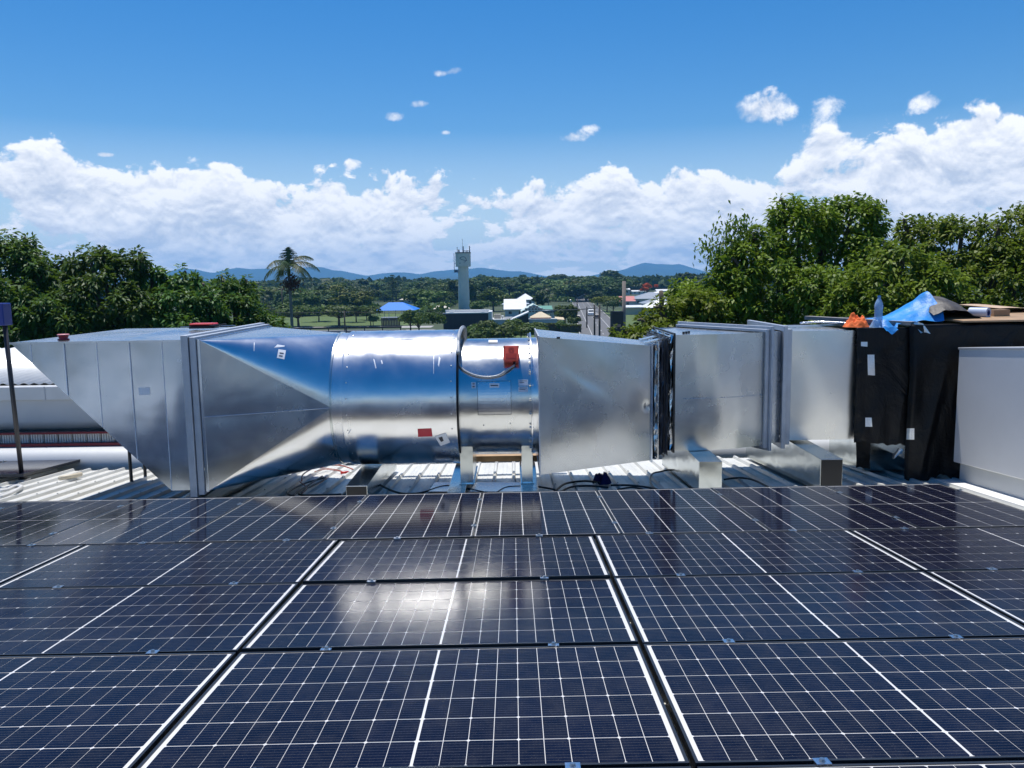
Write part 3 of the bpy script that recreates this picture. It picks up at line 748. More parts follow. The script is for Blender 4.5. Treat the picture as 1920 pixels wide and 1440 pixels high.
for j, (w0, zz) in enumerate(((.052, -.016), (.060, -.031), (.056, -.046), (.048, -.060))):
    x = -w0
    while x < w0 - .006:
        w_ = random.uniform(.006, .014); mb.box(x, x + w_, -.1455, -.1435, zz - .003, zz + .004); x += w_ + .005
ibox('raised_text', mb, ORANGE_RED)
for sx in (-.088, .088):
    for sz in (-.08, .095):
        mb = MB(); mb.lathe(0, 0, [(.0001, 0), (.009, 0)], 10); q = MB()
        q.add([(sx + .0085 * math.cos(a * .785), -.1445, sz + .0085 * math.sin(a * .785)) for a in range(8)] + [(sx + .0085 * math.cos(a * .785), -.139, sz + .0085 * math.sin(a * .785)) for a in range(8)], [tuple(range(8))] + [(k, k + 8, (k + 1) % 8 + 8, (k + 1) % 8) for k in range(8)])
        ibox('screw', q, DKRED)
mb = MB(); mb.cylz(.04, -.06, -.125, -.088, .017, 12); ibox('cable_gland', mb, BLACK)
# grey conduit from the box, along the rim and over the top
def fpt(u, v, lift=.02):
    p, n_ = hit(T_f, u, v, lift); return p
cpts = [iso.matrix_world @ Vector((0, 0, 0))]
Miso = Matrix.Translation(pI) @ iso.rotation_euler.to_matrix().to_4x4() @ Matrix.Scale(.84, 4)
g0 = Miso @ Vector((.04, -.06, -.13))
pts = [g0, fpt(948, 698, .035), fpt(935, 705), fpt(915, 708), fpt(895, 706), fpt(878, 700), fpt(866, 692), fpt(860, 680, .03)]
xr = -.565
for a in (60, 72, 84, 96, 108, 122, 136): pts.append(Vector((xr + .02 * math.sin(a * .07), YC - .80 * math.cos(R(a)), ZC + .79 * math.sin(R(a)))))
CONDUIT = mat('grey_conduit', (.42, .44, .46), .35, bump=.2, bscale=80)
mb = MB(); mb.tube(smooth_path(pts, 7), .011, 10)
single('conduit', mb, CONDUIT, 'thin grey flexible conduit sagging from the red isolator box and over the fan rim', 'conduit', smooth=True)
mb = MB(); mb.tube(smooth_path([Vector((xr - .012 + .012 * math.sin(a * .08), YC - .765 * math.cos(R(a)), ZC + .772 * math.sin(R(a)))) for a in (44, 54, 66, 78, 90, 104, 120, 140)], 6), .021, 12)
single('conduit', mb, CONDUIT, 'thick grey conduit sleeve hugging the rim between the wide round duct and the fan', 'conduit', smooth=True)
# feet
for k, (xa, xb) in enumerate(((-.60, -.455), (.075, .20))):
    mb = MB(); zz = ZC - RF
    ft = []
    for i in range(9):
        y = 8.86 + (9.70 - 8.86) * i / 8; ft.append((y, ZC - math.sqrt(max(.0, (RF + .004) ** 2 - (y - YC) ** 2))))
    mb.prismx([(8.86, E_ - 2.20), (9.70, E_ - 2.20)] + ft[::-1], xa + .003, xa + .009)
    mb.prismx([(8.86, E_ - 2.20), (9.70, E_ - 2.20)] + ft[::-1], xb - .009, xb - .003)
    mb.box(xa + .009, xb - .009, 8.858, 8.864, E_ - 2.19, ZC - .50)
    mb.box(xa - .01, xb + .01, 8.83, 9.74, E_ - 2.206, E_ - 2.200)
    part('foot', mb, GALV_BEAM, fan)

# ---- plenum with dented side
pl = thing('tapered_plenum', 'dented galvanised plenum box tapering from the fan towards the flexible joint', 'duct', (.9, 9.3, E_ - 2.04))
PLm = galv_mat('galvanised_plenum', base=(.57, .60, .63), rough=.26, wav=.008, wscale=1.8, spangle=.04)
LL = dict(x=.272, yf=8.57, yb=9.99, zt=E_ - .578, zb=E_ - 2.045); RR = dict(x=1.512, yf=8.90, yb=9.78, zt=E_ - .715, zb=E_ - 1.975)
def ds(s_, t_):
    e = math.sin(math.pi * s_) * math.sin(math.pi * t_)
    d = .030 * e
    # long soft crease running down to the right
    cx = s_ - .18; line = .80 - .62 * cx + .20 * cx * cx
    dd = t_ - line
    m_ = math.exp(-((s_ - .42) / .20) ** 2)
    d -= .011 * m_ * (1 / (1 + math.exp(-dd / .018))) * math.exp(-max(0, dd) / .22)
    d -= .012 * math.exp(-((s_ - .95) / .025) ** 2 - ((t_ - .48) / .035) ** 2)
    d += .012 * math.exp(-((s_ - .90) / .10) ** 2 - ((t_ - .66) / .16) ** 2)
    d += .004 * math.sin(s_ * 9 + t_ * 3) * e
    return d
c = lambda q, y, z: (q['x'], q[y], q[z])
o = part('front_sheet', face_grid(c(LL, 'yf', 'zb'), c(RR, 'yf', 'zb'), c(RR, 'yf', 'zt'), c(LL, 'yf', 'zt'), 70, 70, ds), PLm, pl, smooth=True)
T_pl = bvh([o])
part('top_sheet', face_grid(c(LL, 'yf', 'zt'), c(RR, 'yf', 'zt'), c(RR, 'yb', 'zt'), c(LL, 'yb', 'zt'), 20, 20, lambda s_, t_: .010 * math.sin(math.pi * s_) * math.sin(math.pi * t_), (0, 0, 1)), PLm, pl, smooth=True)
part('bottom_sheet', face_grid(c(LL, 'yf', 'zb'), c(RR, 'yf', 'zb'), c(RR, 'yb', 'zb'), c(LL, 'yb', 'zb'), 2, 2), PLm, pl)
part('back_sheet', face_grid(c(LL, 'yb', 'zb'), c(RR, 'yb', 'zb'), c(RR, 'yb', 'zt'), c(LL, 'yb', 'zt'), 2, 2), PLm, pl)
part('end_sheet', face_grid((.272, 8.57, E_ - 2.045), (.272, 9.99, E_ - 2.045), (.272, 9.99, E_ - .578), (.272, 8.57, E_ - .578), 2, 2), PLm, pl)
mb = MB(); rect_ring(mb, .262, .276, 8.572, 9.988, E_ - 2.043, E_ - .58, 0, .012); part('end_flange', mb, FLANGE, pl)
mb = MB(); rect_ring(mb, 1.495, 1.515, 8.90, 9.78, E_ - 1.975, E_ - .715, .0, .022); part('end_flange', mb, GALV_FLAT, pl)
mb = MB(); mb.box(.46, .495, 8.60, 8.66, E_ - .602, E_ - .585); part('clip', mb, BLACK, pl)

# ---- flexible connector
fx = thing('flexible_connector', 'creased silver and black flexible joint between the dented plenum and the curved duct', 'duct joint', (1.6, 9.3, E_ - 1.97))
def flexring(x, k, j):
    """point k of N round a rectangle, loop j"""
    N_ = 80; q = (x - 1.515) / (1.705 - 1.515)
    yf = 8.92 + (8.77 - 8.92) * q; yb = 9.78 + (10.05 - 9.78) * q; z1 = E_ - .735 + (.735 - .605) * q; z0 = E_ - 1.965 + (1.965 - 1.83) * q
    per = k / N_ * 4
    ple = .030 * (1 if j % 2 else -1) * (1 if 0 < j < 10 else 0) * (.7 + .5 * math.sin(k * .9 + j))
    s_ = per % 1; sd_ = int(per) % 4
    if sd_ == 0: y, z, ny, nz = yf, z0 + (z1 - z0) * s_, -1, 0
    elif sd_ == 1: y, z, ny, nz = yf + (yb - yf) * s_, z1, 0, 1
    elif sd_ == 2: y, z, ny, nz = yb, z1 - (z1 - z0) * s_, 1, 0
    else: y, z, ny, nz = yb - (yb - yf) * s_, z0, 0, -1
    w = ple + .010 * math.sin(k * 2.1 + j * 1.7) * math.sin(math.pi * q)
    return (x + .006 * math.sin(k * .7 + j * 2), y + ny * w, z + nz * w)
for nm, js, mt in (('foil_sleeve', (0, 3), GALV_CYL), ('black_bellows', (3, 8), mat('bellows_fabric', (.045, .05, .065), .38, bump=.6, bscale=12, bdist=.02)), ('foil_sleeve', (8, 10), GALV_CYL)):
    mb = MB(); V = []; J = js[1] - js[0]
    for j in range(js[0], js[1] + 1):
        V += [flexring(1.517 + (1.703 - 1.517) * j / 10, k, j) for k in range(80)]
    mb.add(V, [(j * 80 + k, (j + 1) * 80 + k, (j + 1) * 80 + (k + 1) % 80, j * 80 + (k + 1) % 80) for j in range(J) for k in range(80)])
    part(nm, mb, mt, fx)
for xx, q in ((1.565, .27), (1.622, .58), (1.652, .72)):
    yf = 8.92 + (8.77 - 8.92) * q; yb = 9.78 + .27 * q; z1 = E_ - .735 + .13 * q; z0 = E_ - 1.965 + .135 * q
    mb = MB(); rect_ring(mb, xx, xx + .008, yf, yb, z0, z1, .020, .034); part('clamp_bar', mb, GALV_CYL if xx < 1.6 else BLACKSTEEL, fx)
for yy, zz, ang in ((9.05, E_ - .675, .30), (9.35, E_ - .665, .2)):
    mb = MB(); mb.hexa([(1.45, yy, zz - .03), (1.72, yy - .05, zz + .035), (1.72, yy + .10, zz + .035), (1.45, yy + .12, zz - .03)], [(1.45, yy, zz - .015), (1.72, yy - .05, zz + .05), (1.72, yy + .10, zz + .05), (1.45, yy + .12, zz - .015)]); part('foil_strip', mb, GALV_CYL, fx)

# ---- curved duct
el_ = thing('curved_duct', 'galvanised rectangular duct bend with vertical sheen, right of the flexible joint', 'duct', (2.2, 9.5, E_ - 1.845))
def bez(p0, p1, p2, t): return tuple((1 - t) ** 2 * a + 2 * t * (1 - t) * b_ + t * t * c_ for a, b_, c_ in zip(p0, p1, p2))
ez1, ez0 = E_ - .590, E_ - 1.845
fr_ = [bez((1.722, 8.75), (2.30, 8.72), (2.745, 8.985), k / 32) for k in range(33)]
bk_ = [bez((1.722, 10.05), (1.85, 10.06), (2.06, 10.27), k / 32) for k in range(33)]
ELm = galv_mat('galvanised_bend', base=(.66, .68, .68), rough=.27, wav=.006, wscale=2.2, spangle=.04)
mb = MB(); V = []
for j in range(17):
    t = j / 16
    for k, (x, y) in enumerate(fr_): V.append((x, y - .010 * math.sin(math.pi * t) * math.sin(math.pi * k / 32) + .002 * math.sin(k * .8), ez0 + (ez1 - ez0) * t))
mb.add(V, [(j * 33 + k, j * 33 + k + 1, (j + 1) * 33 + k + 1, (j + 1) * 33 + k) for j in range(16) for k in range(32)])
o = part('front_sheet', mb, ELm, el_, smooth=True); T_el = bvh([o])
mb = MB(); mb.add([(x, y, z) for z in (ez0, ez1) for x, y in bk_], [(k, k + 1, 34 + k, 33 + k) for k in range(32)]); part('back_sheet', mb, ELm, el_, smooth=True)
for nm, z in (('top_sheet', ez1 - .012), ('bottom_sheet', ez0 + .003)):
    mb = MB(); mb.add([(x, y + .002, z) for x, y in fr_] + [(x, y, z) for x, y in bk_], [(k, k + 1, 34 + k, 33 + k) for k in range(32)]); part(nm, mb, ELm, el_)
mb = MB(); rect_ring(mb, 1.708, 1.728, 8.752, 10.05, ez0, ez1, -.001, .018); part('end_flange', mb, BLACKSTEEL, el_)
mb = MB(); mb.tube([(fr_[k][0], fr_[k][1] - .011, ez0 + (ez1 - ez0) * .455) for k in range(0, 33, 4)], .0022, 5); part('seam', mb, ELm, el_)
for uu in (1283, 1288, 1293):
    yy = 9.05 + (uu - 1283) * .01; xx = xu(uu, yy); mb = MB(); mb.box(xx - .008, xx + .012, yy, yy + .04, ez1 - .012, ez1 + .012); part('clip', mb, BLACK, el_)
# skewed flange (about 29 degrees from the cross direction)
tdir = np.array((-.48, .877)); ndir = np.array((.877, .48))
def skew_ring(mb, base, n0, n1, L, z0, z1, p0, p1):
    def P(a, n_): q = np.array(base) + tdir * a + ndir * n_; return (q[0], q[1])
    def bar(a0, a1, za, zc):
        c4 = [P(a0, n0), P(a0, n1), P(a1, n1), P(a1, n0)]
        mb.hexa([(x, y, za) for x, y in c4], [(x, y, zc) for x, y in c4])
    bar(-p1, -p0, z0 - p1, z1 + p1); bar(L + p0, L + p1, z0 - p1, z1 + p1); bar(-p0, L + p0, z1 + p0, z1 + p1); bar(-p0, L + p0, z0 - p1, z0 - p0)
f1 = thing('duct_flange', 'skewed grey angle flange at the right end of the curved duct', 'flange', (2.5, 9.6, ez0), group='grey bolted duct flanges')
mb = MB(); skew_ring(mb, (2.745, 8.985), 0.0, .050, 1.45, ez0, ez1, 0, .030); part('flange_ring', mb, FLANGE, f1, bevel=.003)
mb = MB(); skew_ring(mb, (2.745, 8.985), .053, .085, 1.45, ez0, ez1, 0, .062); part('flange_ring', mb, FLANGE, f1, bevel=.003)
q1 = np.array((2.745, 8.985)) + ndir * .087; q2 = q1 + tdir * 1.45
wd = thing('wedge_duct', 'short galvanised wedge piece squeezed between the two grey flanges', 'duct', (2.9, 9.6, ez0))
mb = MB(); plan = [tuple(q1), (2.965, 9.075), (2.965, 10.38), tuple(q2)]
mb.hexa([(x, y, ez0 + .01) for x, y in plan], [(x, y, ez1 - .006) for x, y in plan]); part('shell', mb, GALV, wd)
f2 = thing('duct_flange', 'straight grey angle flange where the straight duct starts, second of the close pair', 'flange', (3.0, 9.7, ez0), group='grey bolted duct flanges')
mb = MB(); rect_ring(mb, 2.968, 3.012, 9.075, 10.38, E_ - 1.835, E_ - .588, 0, .060); part('flange_ring', mb, FLANGE, f2, bevel=.003)
mb = MB(); rect_ring(mb, 3.015, 3.075, 9.078, 10.38, E_ - 1.835, E_ - .588, 0, .022); part('flange_ring', mb, FLANGE, f2, bevel=.003)
sdt = thing('straight_duct', 'straight galvanised duct whose right half is wrapped in black plastic', 'duct', (3.7, 9.7, E_ - 1.82))
SD = galv_mat('galvanised_straight', base=(.68, .69, .68), rough=.30, wav=.009, wscale=1.7, spangle=.04)
o = part('front_sheet', face_grid((3.075, 9.095, E_ - 1.815), (4.45, 9.095, E_ - 1.815), (4.45, 9.095, E_ - .592), (3.075, 9.095, E_ - .592), 30, 24, lambda s_, t_: .022 * math.sin(math.pi * min(1, s_ * 1.9)) * math.sin(math.pi * t_)), SD, sdt, smooth=True); T_sd = bvh([o])
mb = MB(); mb.box(3.076, 4.45, 9.10, 10.36, E_ - 1.812, E_ - .596); part('body', mb, SD, sdt)

# ================================================================== beams, plastic, cabinet
def beam(x0, x1, y0, y1, zt_, label, dark=True, g='box section duct supports on the roof'):
    root = thing('support_beam', label, 'support beam', ((x0 + x1) / 2, (y0 + y1) / 2, roofz((x0 + x1) / 2, (y0 + y1) / 2)), group=g)
    bot = [(x, y, roofz(x, y, -.222)) for x, y in ((x0, y0), (x1, y0), (x1, y1), (x0, y1))]
    mb = MB(); mb.hexa(bot, [(x, y, zt_) for x, y, _ in bot]); part('body', mb, GALV_BEAM, root, bevel=.003)
    if dark:
        mb = MB(); mb.hexa([(x0 + .006, y0 - .006, bot[0][2] + .006), (x1 - .006, y0 - .006, bot[1][2] + .006), (x1 - .006, y0 - .001, bot[1][2] + .006), (x0 + .006, y0 - .001, bot[0][2] + .006)],
                           [(x0 + .006, y0 - .006, zt_ - .008), (x1 - .006, y0 - .006, zt_ - .008), (x1 - .006, y0 - .001, zt_ - .008), (x0 + .006, y0 - .001, zt_ - .008)])
        part('end_shade', mb, mat('painted_end_shade', (.010, .011, .013), .35, .2), root)  # near-black sheet over the steel end, shade painted in as colour
beam(-3.33, -3.10, 8.00, 10.5, E_ - 2.092, 'box beam with shaded dark end under the tall flange of the intake hood')
beam(-1.74, -1.52, 8.27, 10.4, E_ - 2.062, 'box beam with shaded dark end under the wide round duct')
beam(-.72, -.53, 8.50, 10.2, E_ - 2.208, 'low box beam under the left foot of the fan', False)
beam(.06, .25, 8.50, 10.2, E_ - 2.208, 'low box beam under the right foot of the fan', False)
beam(1.88, 2.115, 8.23, 10.3, E_ - 1.850, 'shiny box beam under the curved duct', False)
beam(3.115, 3.34, 8.22, 10.9, E_ - 1.842, 'long box beam with shaded dark end under the straight duct')
TIMBER = mat('pine_timber', (.50, .33, .18), .7, var=.3, vscale=8)
PLY = mat('plywood_brown', (.42, .27, .15), .65, var=.25, vscale=5, bump=.2)
GREYWOOD = mat('weathered_timber', (.33, .31, .29), .75, var=.3, vscale=10)
mb = MB(); mb.hexa([(-1.5, 9.95, E_ - 2.20), (.62, 9.95, E_ - 2.20), (.62, 10.07, E_ - 2.20), (-1.5, 10.07, E_ - 2.20)], [(-1.5, 9.95, E_ - 2.13), (.62, 9.95, E_ - 2.13), (.62, 10.07, E_ - 2.13), (-1.5, 10.07, E_ - 2.13)])
single('timber_batten', mb, TIMBER, 'raw timber batten lying crosswise under the fan', 'timber')

# black plastic
def plastic_mat():
    m_ = bpy.data.materials.new('black_plastic_film'); m_.use_nodes = True; t = NT(m_.node_tree); t.n.clear()
    b = t.new('ShaderNodeBsdfPrincipled'); o = t.new('ShaderNodeOutputMaterial'); t.l.new(b.outputs[0], o.inputs[0])
    tc = t.new('ShaderNodeTexCoord').outputs['Object']
    t.put(b, 'Base Color', (.0045, .0046, .0052)); t.put(b, 'Roughness', .42); t.put(b, 'Specular IOR Level', .24)
    n1 = t.noise(tc, 3.0, 5, .6, 1.2); n2 = t.noise(t.v('MULTIPLY', tc, (1, 1, .35)), 7.0, 4, .6, 2.0)
    r1 = t.m('ABSOLUTE', t.m('SUBTRACT', n2, .5))
    h = t.m('ADD', t.m('MULTIPLY', n1, .035), t.m('MULTIPLY', r1, .018))
    bp = t.new('ShaderNodeBump'); t.put(bp, 'Strength', .8); t.put(bp, 'Distance', 1.0); t.put(bp, 'Height', h); t.l.new(bp.outputs[0], b.inputs['Normal'])
    return m_
PLASTIC = plastic_mat()
from mathutils import noise as mn
def drape(name, path, ytop, ztop, zbot, label, nu=70, nv=60, ragged=.03, seed=0.0, back=1.2, amp=.03, lean=0.0):
    """sheet lying back over a top edge and hanging down in front; path = plan points of the hanging face"""
    L_ = [0.0]
    for a, b_ in zip(path[:-1], path[1:]): L_.append(L_[-1] + math.dist(a, b_))
    def pp(s_):
        d = s_ * L_[-1]
        for k in range(len(path) - 1):
            if d <= L_[k + 1] + 1e-9:
                t = (d - L_[k]) / max(1e-9, L_[k + 1] - L_[k]); return (path[k][0] + (path[k + 1][0] - path[k][0]) * t, path[k][1] + (path[k + 1][1] - path[k][1]) * t)
        return path[-1]
    mb = MB()
    def fn(s_, t_):
        x, y = pp(s_); zb_ = zbot(x)
        zb_ += ragged * mn.noise((x * 6 + seed, 3.3, 0)) + ragged * .6 * mn.noise((x * 17 + seed, 1.3, 0))
        q = Vector((x * 1.3 + seed, t_ * .9, 0)); w = mn.noise(Vector((x * 2.4 + t_ * 1.1 + seed, t_ * .8, seed))) + .5 * mn.noise(Vector((x * 6.0 - t_ * 1.8 + seed, t_ * 1.3, 2)))
        rg = -abs(mn.noise(Vector((x * 3.1 + t_ * 1.9 + seed, t_ * 1.2 - x * .5, 5.0)))) * 1.2
        if t_ < .30:
            u_ = t_ / .30; return (x, y + back * (1 - u_) + .0, ztop + .012 + .012 * w)
        u_ = (t_ - .30) / .70
        fl_ = min(1, u_ * 4)
        return (x + .012 * w, y - .012 - amp * fl_ * (w + rg + .6) * (.5 + .8 * u_) - lean * u_, ztop + (zb_ - ztop) * u_ + (.012 + .012 * w) * (1 - min(1, u_ * 6)))
    mb.grid(fn, nu, nv)
    return single(name, mb, PLASTIC, label, 'plastic sheet', smooth=True)
zB = lambda x: E_ - 1.845
edge = lambda y: 0
o_pl1 = drape('black_plastic_sheet', [(3.775, 9.06), (3.80, 9.055), (4.36, 9.05)], 0, E_ - .578, lambda x: E_ - 1.84 - .06 * max(0, (x - 4.0)) * 2, 'crumpled black plastic sheet wrapped round the right half of the straight duct', 90, 90, .045, 3.0, 1.2, .050)
o_pl2 = drape('black_plastic_sheet', [(4.33, 9.02), (4.36, 8.97), (5.2, 8.93), (7.2, 8.92)], 0, E_ - .545, lambda x: E_ - 2.235 + .06 * max(0, x - 5), 'long black plastic sheet hanging to the roof beside the grey cabinet', 180, 100, .05, 9.0, 1.9, .085)
o_pl1['group'] = o_pl2['group'] = 'black plastic sheets over the unfinished duct end'
T_p = bvh([o_pl1, o_pl2])
mb = MB(); mb.box(4.40, 7.1, 9.12, 10.7, E_ - 2.05, E_ - .60)
single('covered_unit', mb, GALV_FLAT, 'boxy metal unit hidden under the long black plastic sheet', 'rooftop unit')
mb = MB(); v4 = [(4.12, 9.55), (7.0, 9.55), (7.0, 10.6), (4.12, 10.6)]
mb.hexa([(x, y, roofz(x, y, -.222)) for x, y in v4], [(x, y, E_ - 1.86) for x, y in v4])
single('galvanised_plinth', mb, GALV_BEAM, 'low galvanised plinth showing below the torn edge of the black plastic', 'plinth')
o = drape('torn_plastic_flap', [(3.98, 9.45), (4.14, 9.42)], 0, E_ - 1.83, lambda x: E_ - 2.22, 'small torn flap of black plastic hanging down onto the roof', 10, 14, .06, 21.0, .1, .03)
TAPE = mat('foil_tape', (.72, .74, .76), .28, .9, bump=.8, bscale=35, bdist=.01)
def free_tape(label, q, tree=T_p, off=.006):
    r0 = decal(tree, 'foil_tape', q, TAPE, None, 7, off=off)
    if r0 is None: return
    r0['label'] = label; r0['category'] = 'tape'; r0['group'] = 'strips of silver foil tape'
T_ps = bvh([o_pl1, o_pl2]); 
free_tape('tall strip of silver foil tape high on the crumpled black plastic', [(1626, 665), (1639, 665), (1640, 704), (1627, 703)])
free_tape('small square of silver foil tape at the lower left edge of the black plastic', [(1622, 783), (1634, 783), (1635, 800), (1622, 800)])
free_tape('square of silver foil tape low beside the fold of the two black sheets', [(1701, 803), (1714, 803), (1714, 824), (1700, 824)])
free_tape('short flat strip of silver foil tape at the upper left edge of the black plastic', [(1614, 641), (1626, 641), (1626, 650), (1614, 649)], bvh([bpy.data.objects['front_sheet.003'] if 'front_sheet.003' in bpy.data.objects else o_pl1, o_pl1]))
mb = MB()
def ft(s_, t_): return (4.36 + .10 * s_ + .07 * t_, 8.97 - .03 * t_ + .012 * math.sin(s_ * 5), E_ - .515 - .11 * t_ + .01 * math.sin(s_ * 4))
mb.grid(ft, 6, 6); o = single('foil_tape', mb, TAPE, 'folded piece of silver foil tape on the top corner of the black plastic', 'tape', group='strips of silver foil tape', smooth=True)
mb = MB()
def ft(s_, t_): return (4.30 + .10 * s_ - .05 * t_, 9.10 + .012 * math.sin(s_ * 5), E_ - 1.95 + .04 * s_ - .09 * t_ + .02 * math.sin(s_ * 6 + t_ * 3))
mb.grid(ft, 6, 6); o = single('foil_tape', mb, TAPE, 'dangling twist of silver foil tape below the torn plastic edge', 'tape', group='strips of silver foil tape', smooth=True)

# grey cabinet
cab = thing('grey_cabinet', 'big light grey metal cabinet at the right edge of the roof', 'rooftop unit', (4.75, 8.75, E_ - 2.03))
sl_ = .0797
def shear(x0, x1, y0, y1, z0, z1, mb):      # z given at y = 8.75, surface follows the roof fall
    f_ = lambda y: (8.75 - y) * sl_
    mb.hexa([(x0, y0, z0 + f_(y0)), (x1, y0, z0 + f_(y0)), (x1, y1, z0 + f_(y1)), (x0, y1, z0 + f_(y1))], [(x0, y0, z1 + f_(y0)), (x1, y0, z1 + f_(y0)), (x1, y1, z1 + f_(y1)), (x0, y1, z1 + f_(y1))])
mb = MB(); shear(4.75, 6.3, 4.8, 8.75, E_ - 2.01, E_ - .775, mb); part('body', mb, GREYCAB, cab, bevel=.008)
mb = MB(); shear(4.742, 6.31, 4.79, 8.758, E_ - .790, E_ - .768, mb); part('top_edge', mb, mat('cabinet_edge', (.50, .51, .53), .4, .3), cab, bevel=.003)
mb = MB(); shear(4.80, 6.25, 4.85, 8.70, E_ - 2.27, E_ - 2.012, mb); part('base', mb, PALE, cab)
mb = MB()
mb.hexa([P2W(5.84, 2.0, -.252), P2W(6.05, 2.0, -.252), P2W(6.05, 6.44, -.252), P2W(5.84, 6.44, -.252)], [P2W(5.84, 2.0, -.215), P2W(6.05, 2.0, -.215), P2W(6.05, 6.44, -.215), P2W(5.84, 6.44, -.215)])
single('edge_flashing', mb, WHITE, 'bright white flashing strip running along the foot of the grey cabinet', 'flashing')

# boards and litter on top of the right end
T0 = E_ - .578
mb = MB(); a, b_ = Vector((3.62, 10.15, T0 + .06)), Vector((4.38, 9.02, T0 + .035)); d = (b_ - a).normalized(); w = d.cross(Vector((0, 0, 1))).normalized() * .05; up = Vector((0, 0, .042))
mb.hexa([a - w, b_ - w, b_ + w, a + w], [a - w + up, b_ - w + up, b_ + w + up, a + w + up])
single('timber_plank', mb, GREYWOOD, 'grey weathered timber plank lying aslant on top of the straight duct', 'plank')
mb = MB(); mb.hexa([(4.86, 8.90, E_ - .512), (7.2, 8.86, E_ - .508), (7.2, 10.2, E_ - .44), (4.70, 10.2, E_ - .46)], [(4.86, 8.90, E_ - .494), (7.2, 8.86, E_ - .490), (7.2, 10.2, E_ - .422), (4.70, 10.2, E_ - .442)])
single('plywood_board', mb, PLY, 'brown plywood board lying flat over the black plastic at the far right', 'board')
mb = MB()
def fb_(s_, t_): x = 5.72 + 1.9 * s_; return (x, 9.7 + .9 * t_, E_ - .440 - .04 * s_ + .05 * math.exp(-((s_ - .1) / .22) ** 2) + .02 * t_)
mb.grid(fb_, 16, 6); mb2 = MB()
mb.v += [(x, y, z - .014) for x, y, z in mb.v]; n_ = len(mb.v) // 2; mb.f += [tuple(i + n_ for i in f[::-1]) for f in mb.f[:]]; mb.m = [0] * len(mb.f)
single('plywood_board', mb, mat('plywood_light', (.60, .42, .27), .6, var=.2, vscale=6), 'warped light brown board behind the tape roll at the far right', 'board', smooth=True)
# blue tarp
TARP = mat('blue_tarp', (.02, .27, .72), .5, bump=.5, bscale=9, bdist=.03, var=.2, vscale=4)
mb = MB()
def tarp(s_, t_):
    x = 4.12 + .60 * s_; y = 9.08 + .85 * t_
    ridge = .10 * (1 - abs(t_ - .45) * 1.5) * (.35 + .75 * s_ ** .8)
    return (x + .10 * t_ - .04 * math.sin(t_ * 7 + s_ * 4), y, T0 + .045 + max(.0, ridge + .10 * s_ * math.sin(math.pi * t_)) + .030 * mn.noise(Vector((s_ * 5, t_ * 6, 0))) + .14 * s_ * s_ * math.sin(math.pi * t_) - (.10 * (1 - t_ * 6) if t_ < .166 and s_ < .25 else 0))
mb.grid(tarp, 34, 30); single('blue_tarp', mb, TARP, 'crumpled bright blue tarpaulin on top of the duct beside the water bottle', 'tarpaulin', smooth=True)
BTARP = mat('brown_black_film', (.075, .066, .058), .55, bump=.5, bscale=9, bdist=.03, var=.4, vscale=5)
mb = MB()
def tarp2(s_, t_):
    x = 4.64 + .56 * s_; y = 9.10 + .90 * t_
    h = .255 * math.sin(math.pi * min(1, (s_ * .86 + .16))) ** .9 * math.sin(math.pi * (t_ * .8 + .12)) ** .8
    return (x - .02 * t_, y, T0 + .08 + h + .016 * mn.noise(Vector((s_ * 7, t_ * 6, 4))))
mb.grid(tarp2, 34, 26); single('black_film_bundle', mb, BTARP, 'bulging bundle of brown-black plastic film between blue tarp and tape roll', 'plastic film', smooth=True)
# tape roll (axis roughly towards the viewer's left)
rl = thing('tape_roll', 'white roll with blue core lying on its side on the boards', 'tape roll', (5.33, 9.25, E_ - .43))
mb = MB(); V = []; n_ = 24
for x, r in ((0, .030), (0, .060), (.20, .060), (.20, .030)): V += [(r * math.cos(2 * math.pi * k / n_), x, r * math.sin(2 * math.pi * k / n_)) for k in range(n_)]
F_ = [(j * n_ + k, j * n_ + (k + 1) % n_, ((j + 1) % 4) * n_ + (k + 1) % n_, ((j + 1) % 4) * n_ + k) for j in range(4) for k in range(n_)]
mb.add(V, F_); part('roll', mb, mat('blue_white_roll', (.45, .52, .66), .4), rl, off=(0, 0, 0)); 
mb = MB(); V = []
for x, r in ((-.004, .024), (-.004, .033), (.19, .033), (.19, .024)): V += [(r * math.cos(2 * math.pi * k / n_), x, r * math.sin(2 * math.pi * k / n_)) for k in range(n_)]
mb.add(V, F_); part('core', mb, mat('blue_core', (.02, .05, .20), .4), rl, off=(0, 0, 0)); rl.rotation_euler = (0, 0, R(35))
mb = MB(); mb.box(5.42, 5.60, 9.30, 9.42, E_ - .487, E_ - .40)
single('timber_offcut', mb, PLY, 'short timber offcut just right of the tape roll', 'timber')
# bottle
bt_ = thing('water_bottle', 'clear blue plastic water bottle standing in front of the blue tarp', 'bottle', (4.05, 9.14, T0 + .012))
BOT = bpy.data.materials.new('clear_blue_plastic'); BOT.use_nodes = True; t = NT(BOT.node_tree); t.n.clear()
p_ = t.new('ShaderNodeBsdfPrincipled'); t.put(p_, 'Base Color', (.40, .62, .88)); t.put(p_, 'Roughness', .12); tr_ = t.new('ShaderNodeBsdfTransparent'); t.put(tr_, 'Color', (.75, .88, 1.0)); mx = t.new('ShaderNodeMixShader'); t.put(mx, 0, .55)
oo = t.new('ShaderNodeOutputMaterial'); t.l.new(tr_.outputs[0], mx.inputs[1]); t.l.new(p_.outputs[0], mx.inputs[2]); t.l.new(mx.outputs[0], oo.inputs[0])
pr = [(.001, 0), (.040, .002), (.045, .012), (.044, .05), (.041, .055), (.045, .065), (.045, .11), (.041, .12), (.041, .20), (.045, .21), (.045, .235), (.040, .265), (.026, .30), (.015, .318), (.014, .33)]
mb = MB(); mb.lathe(0, 0, pr, 24); part('bottle_body', mb, BOT, bt_, smooth=True, off=(0, 0, 0))
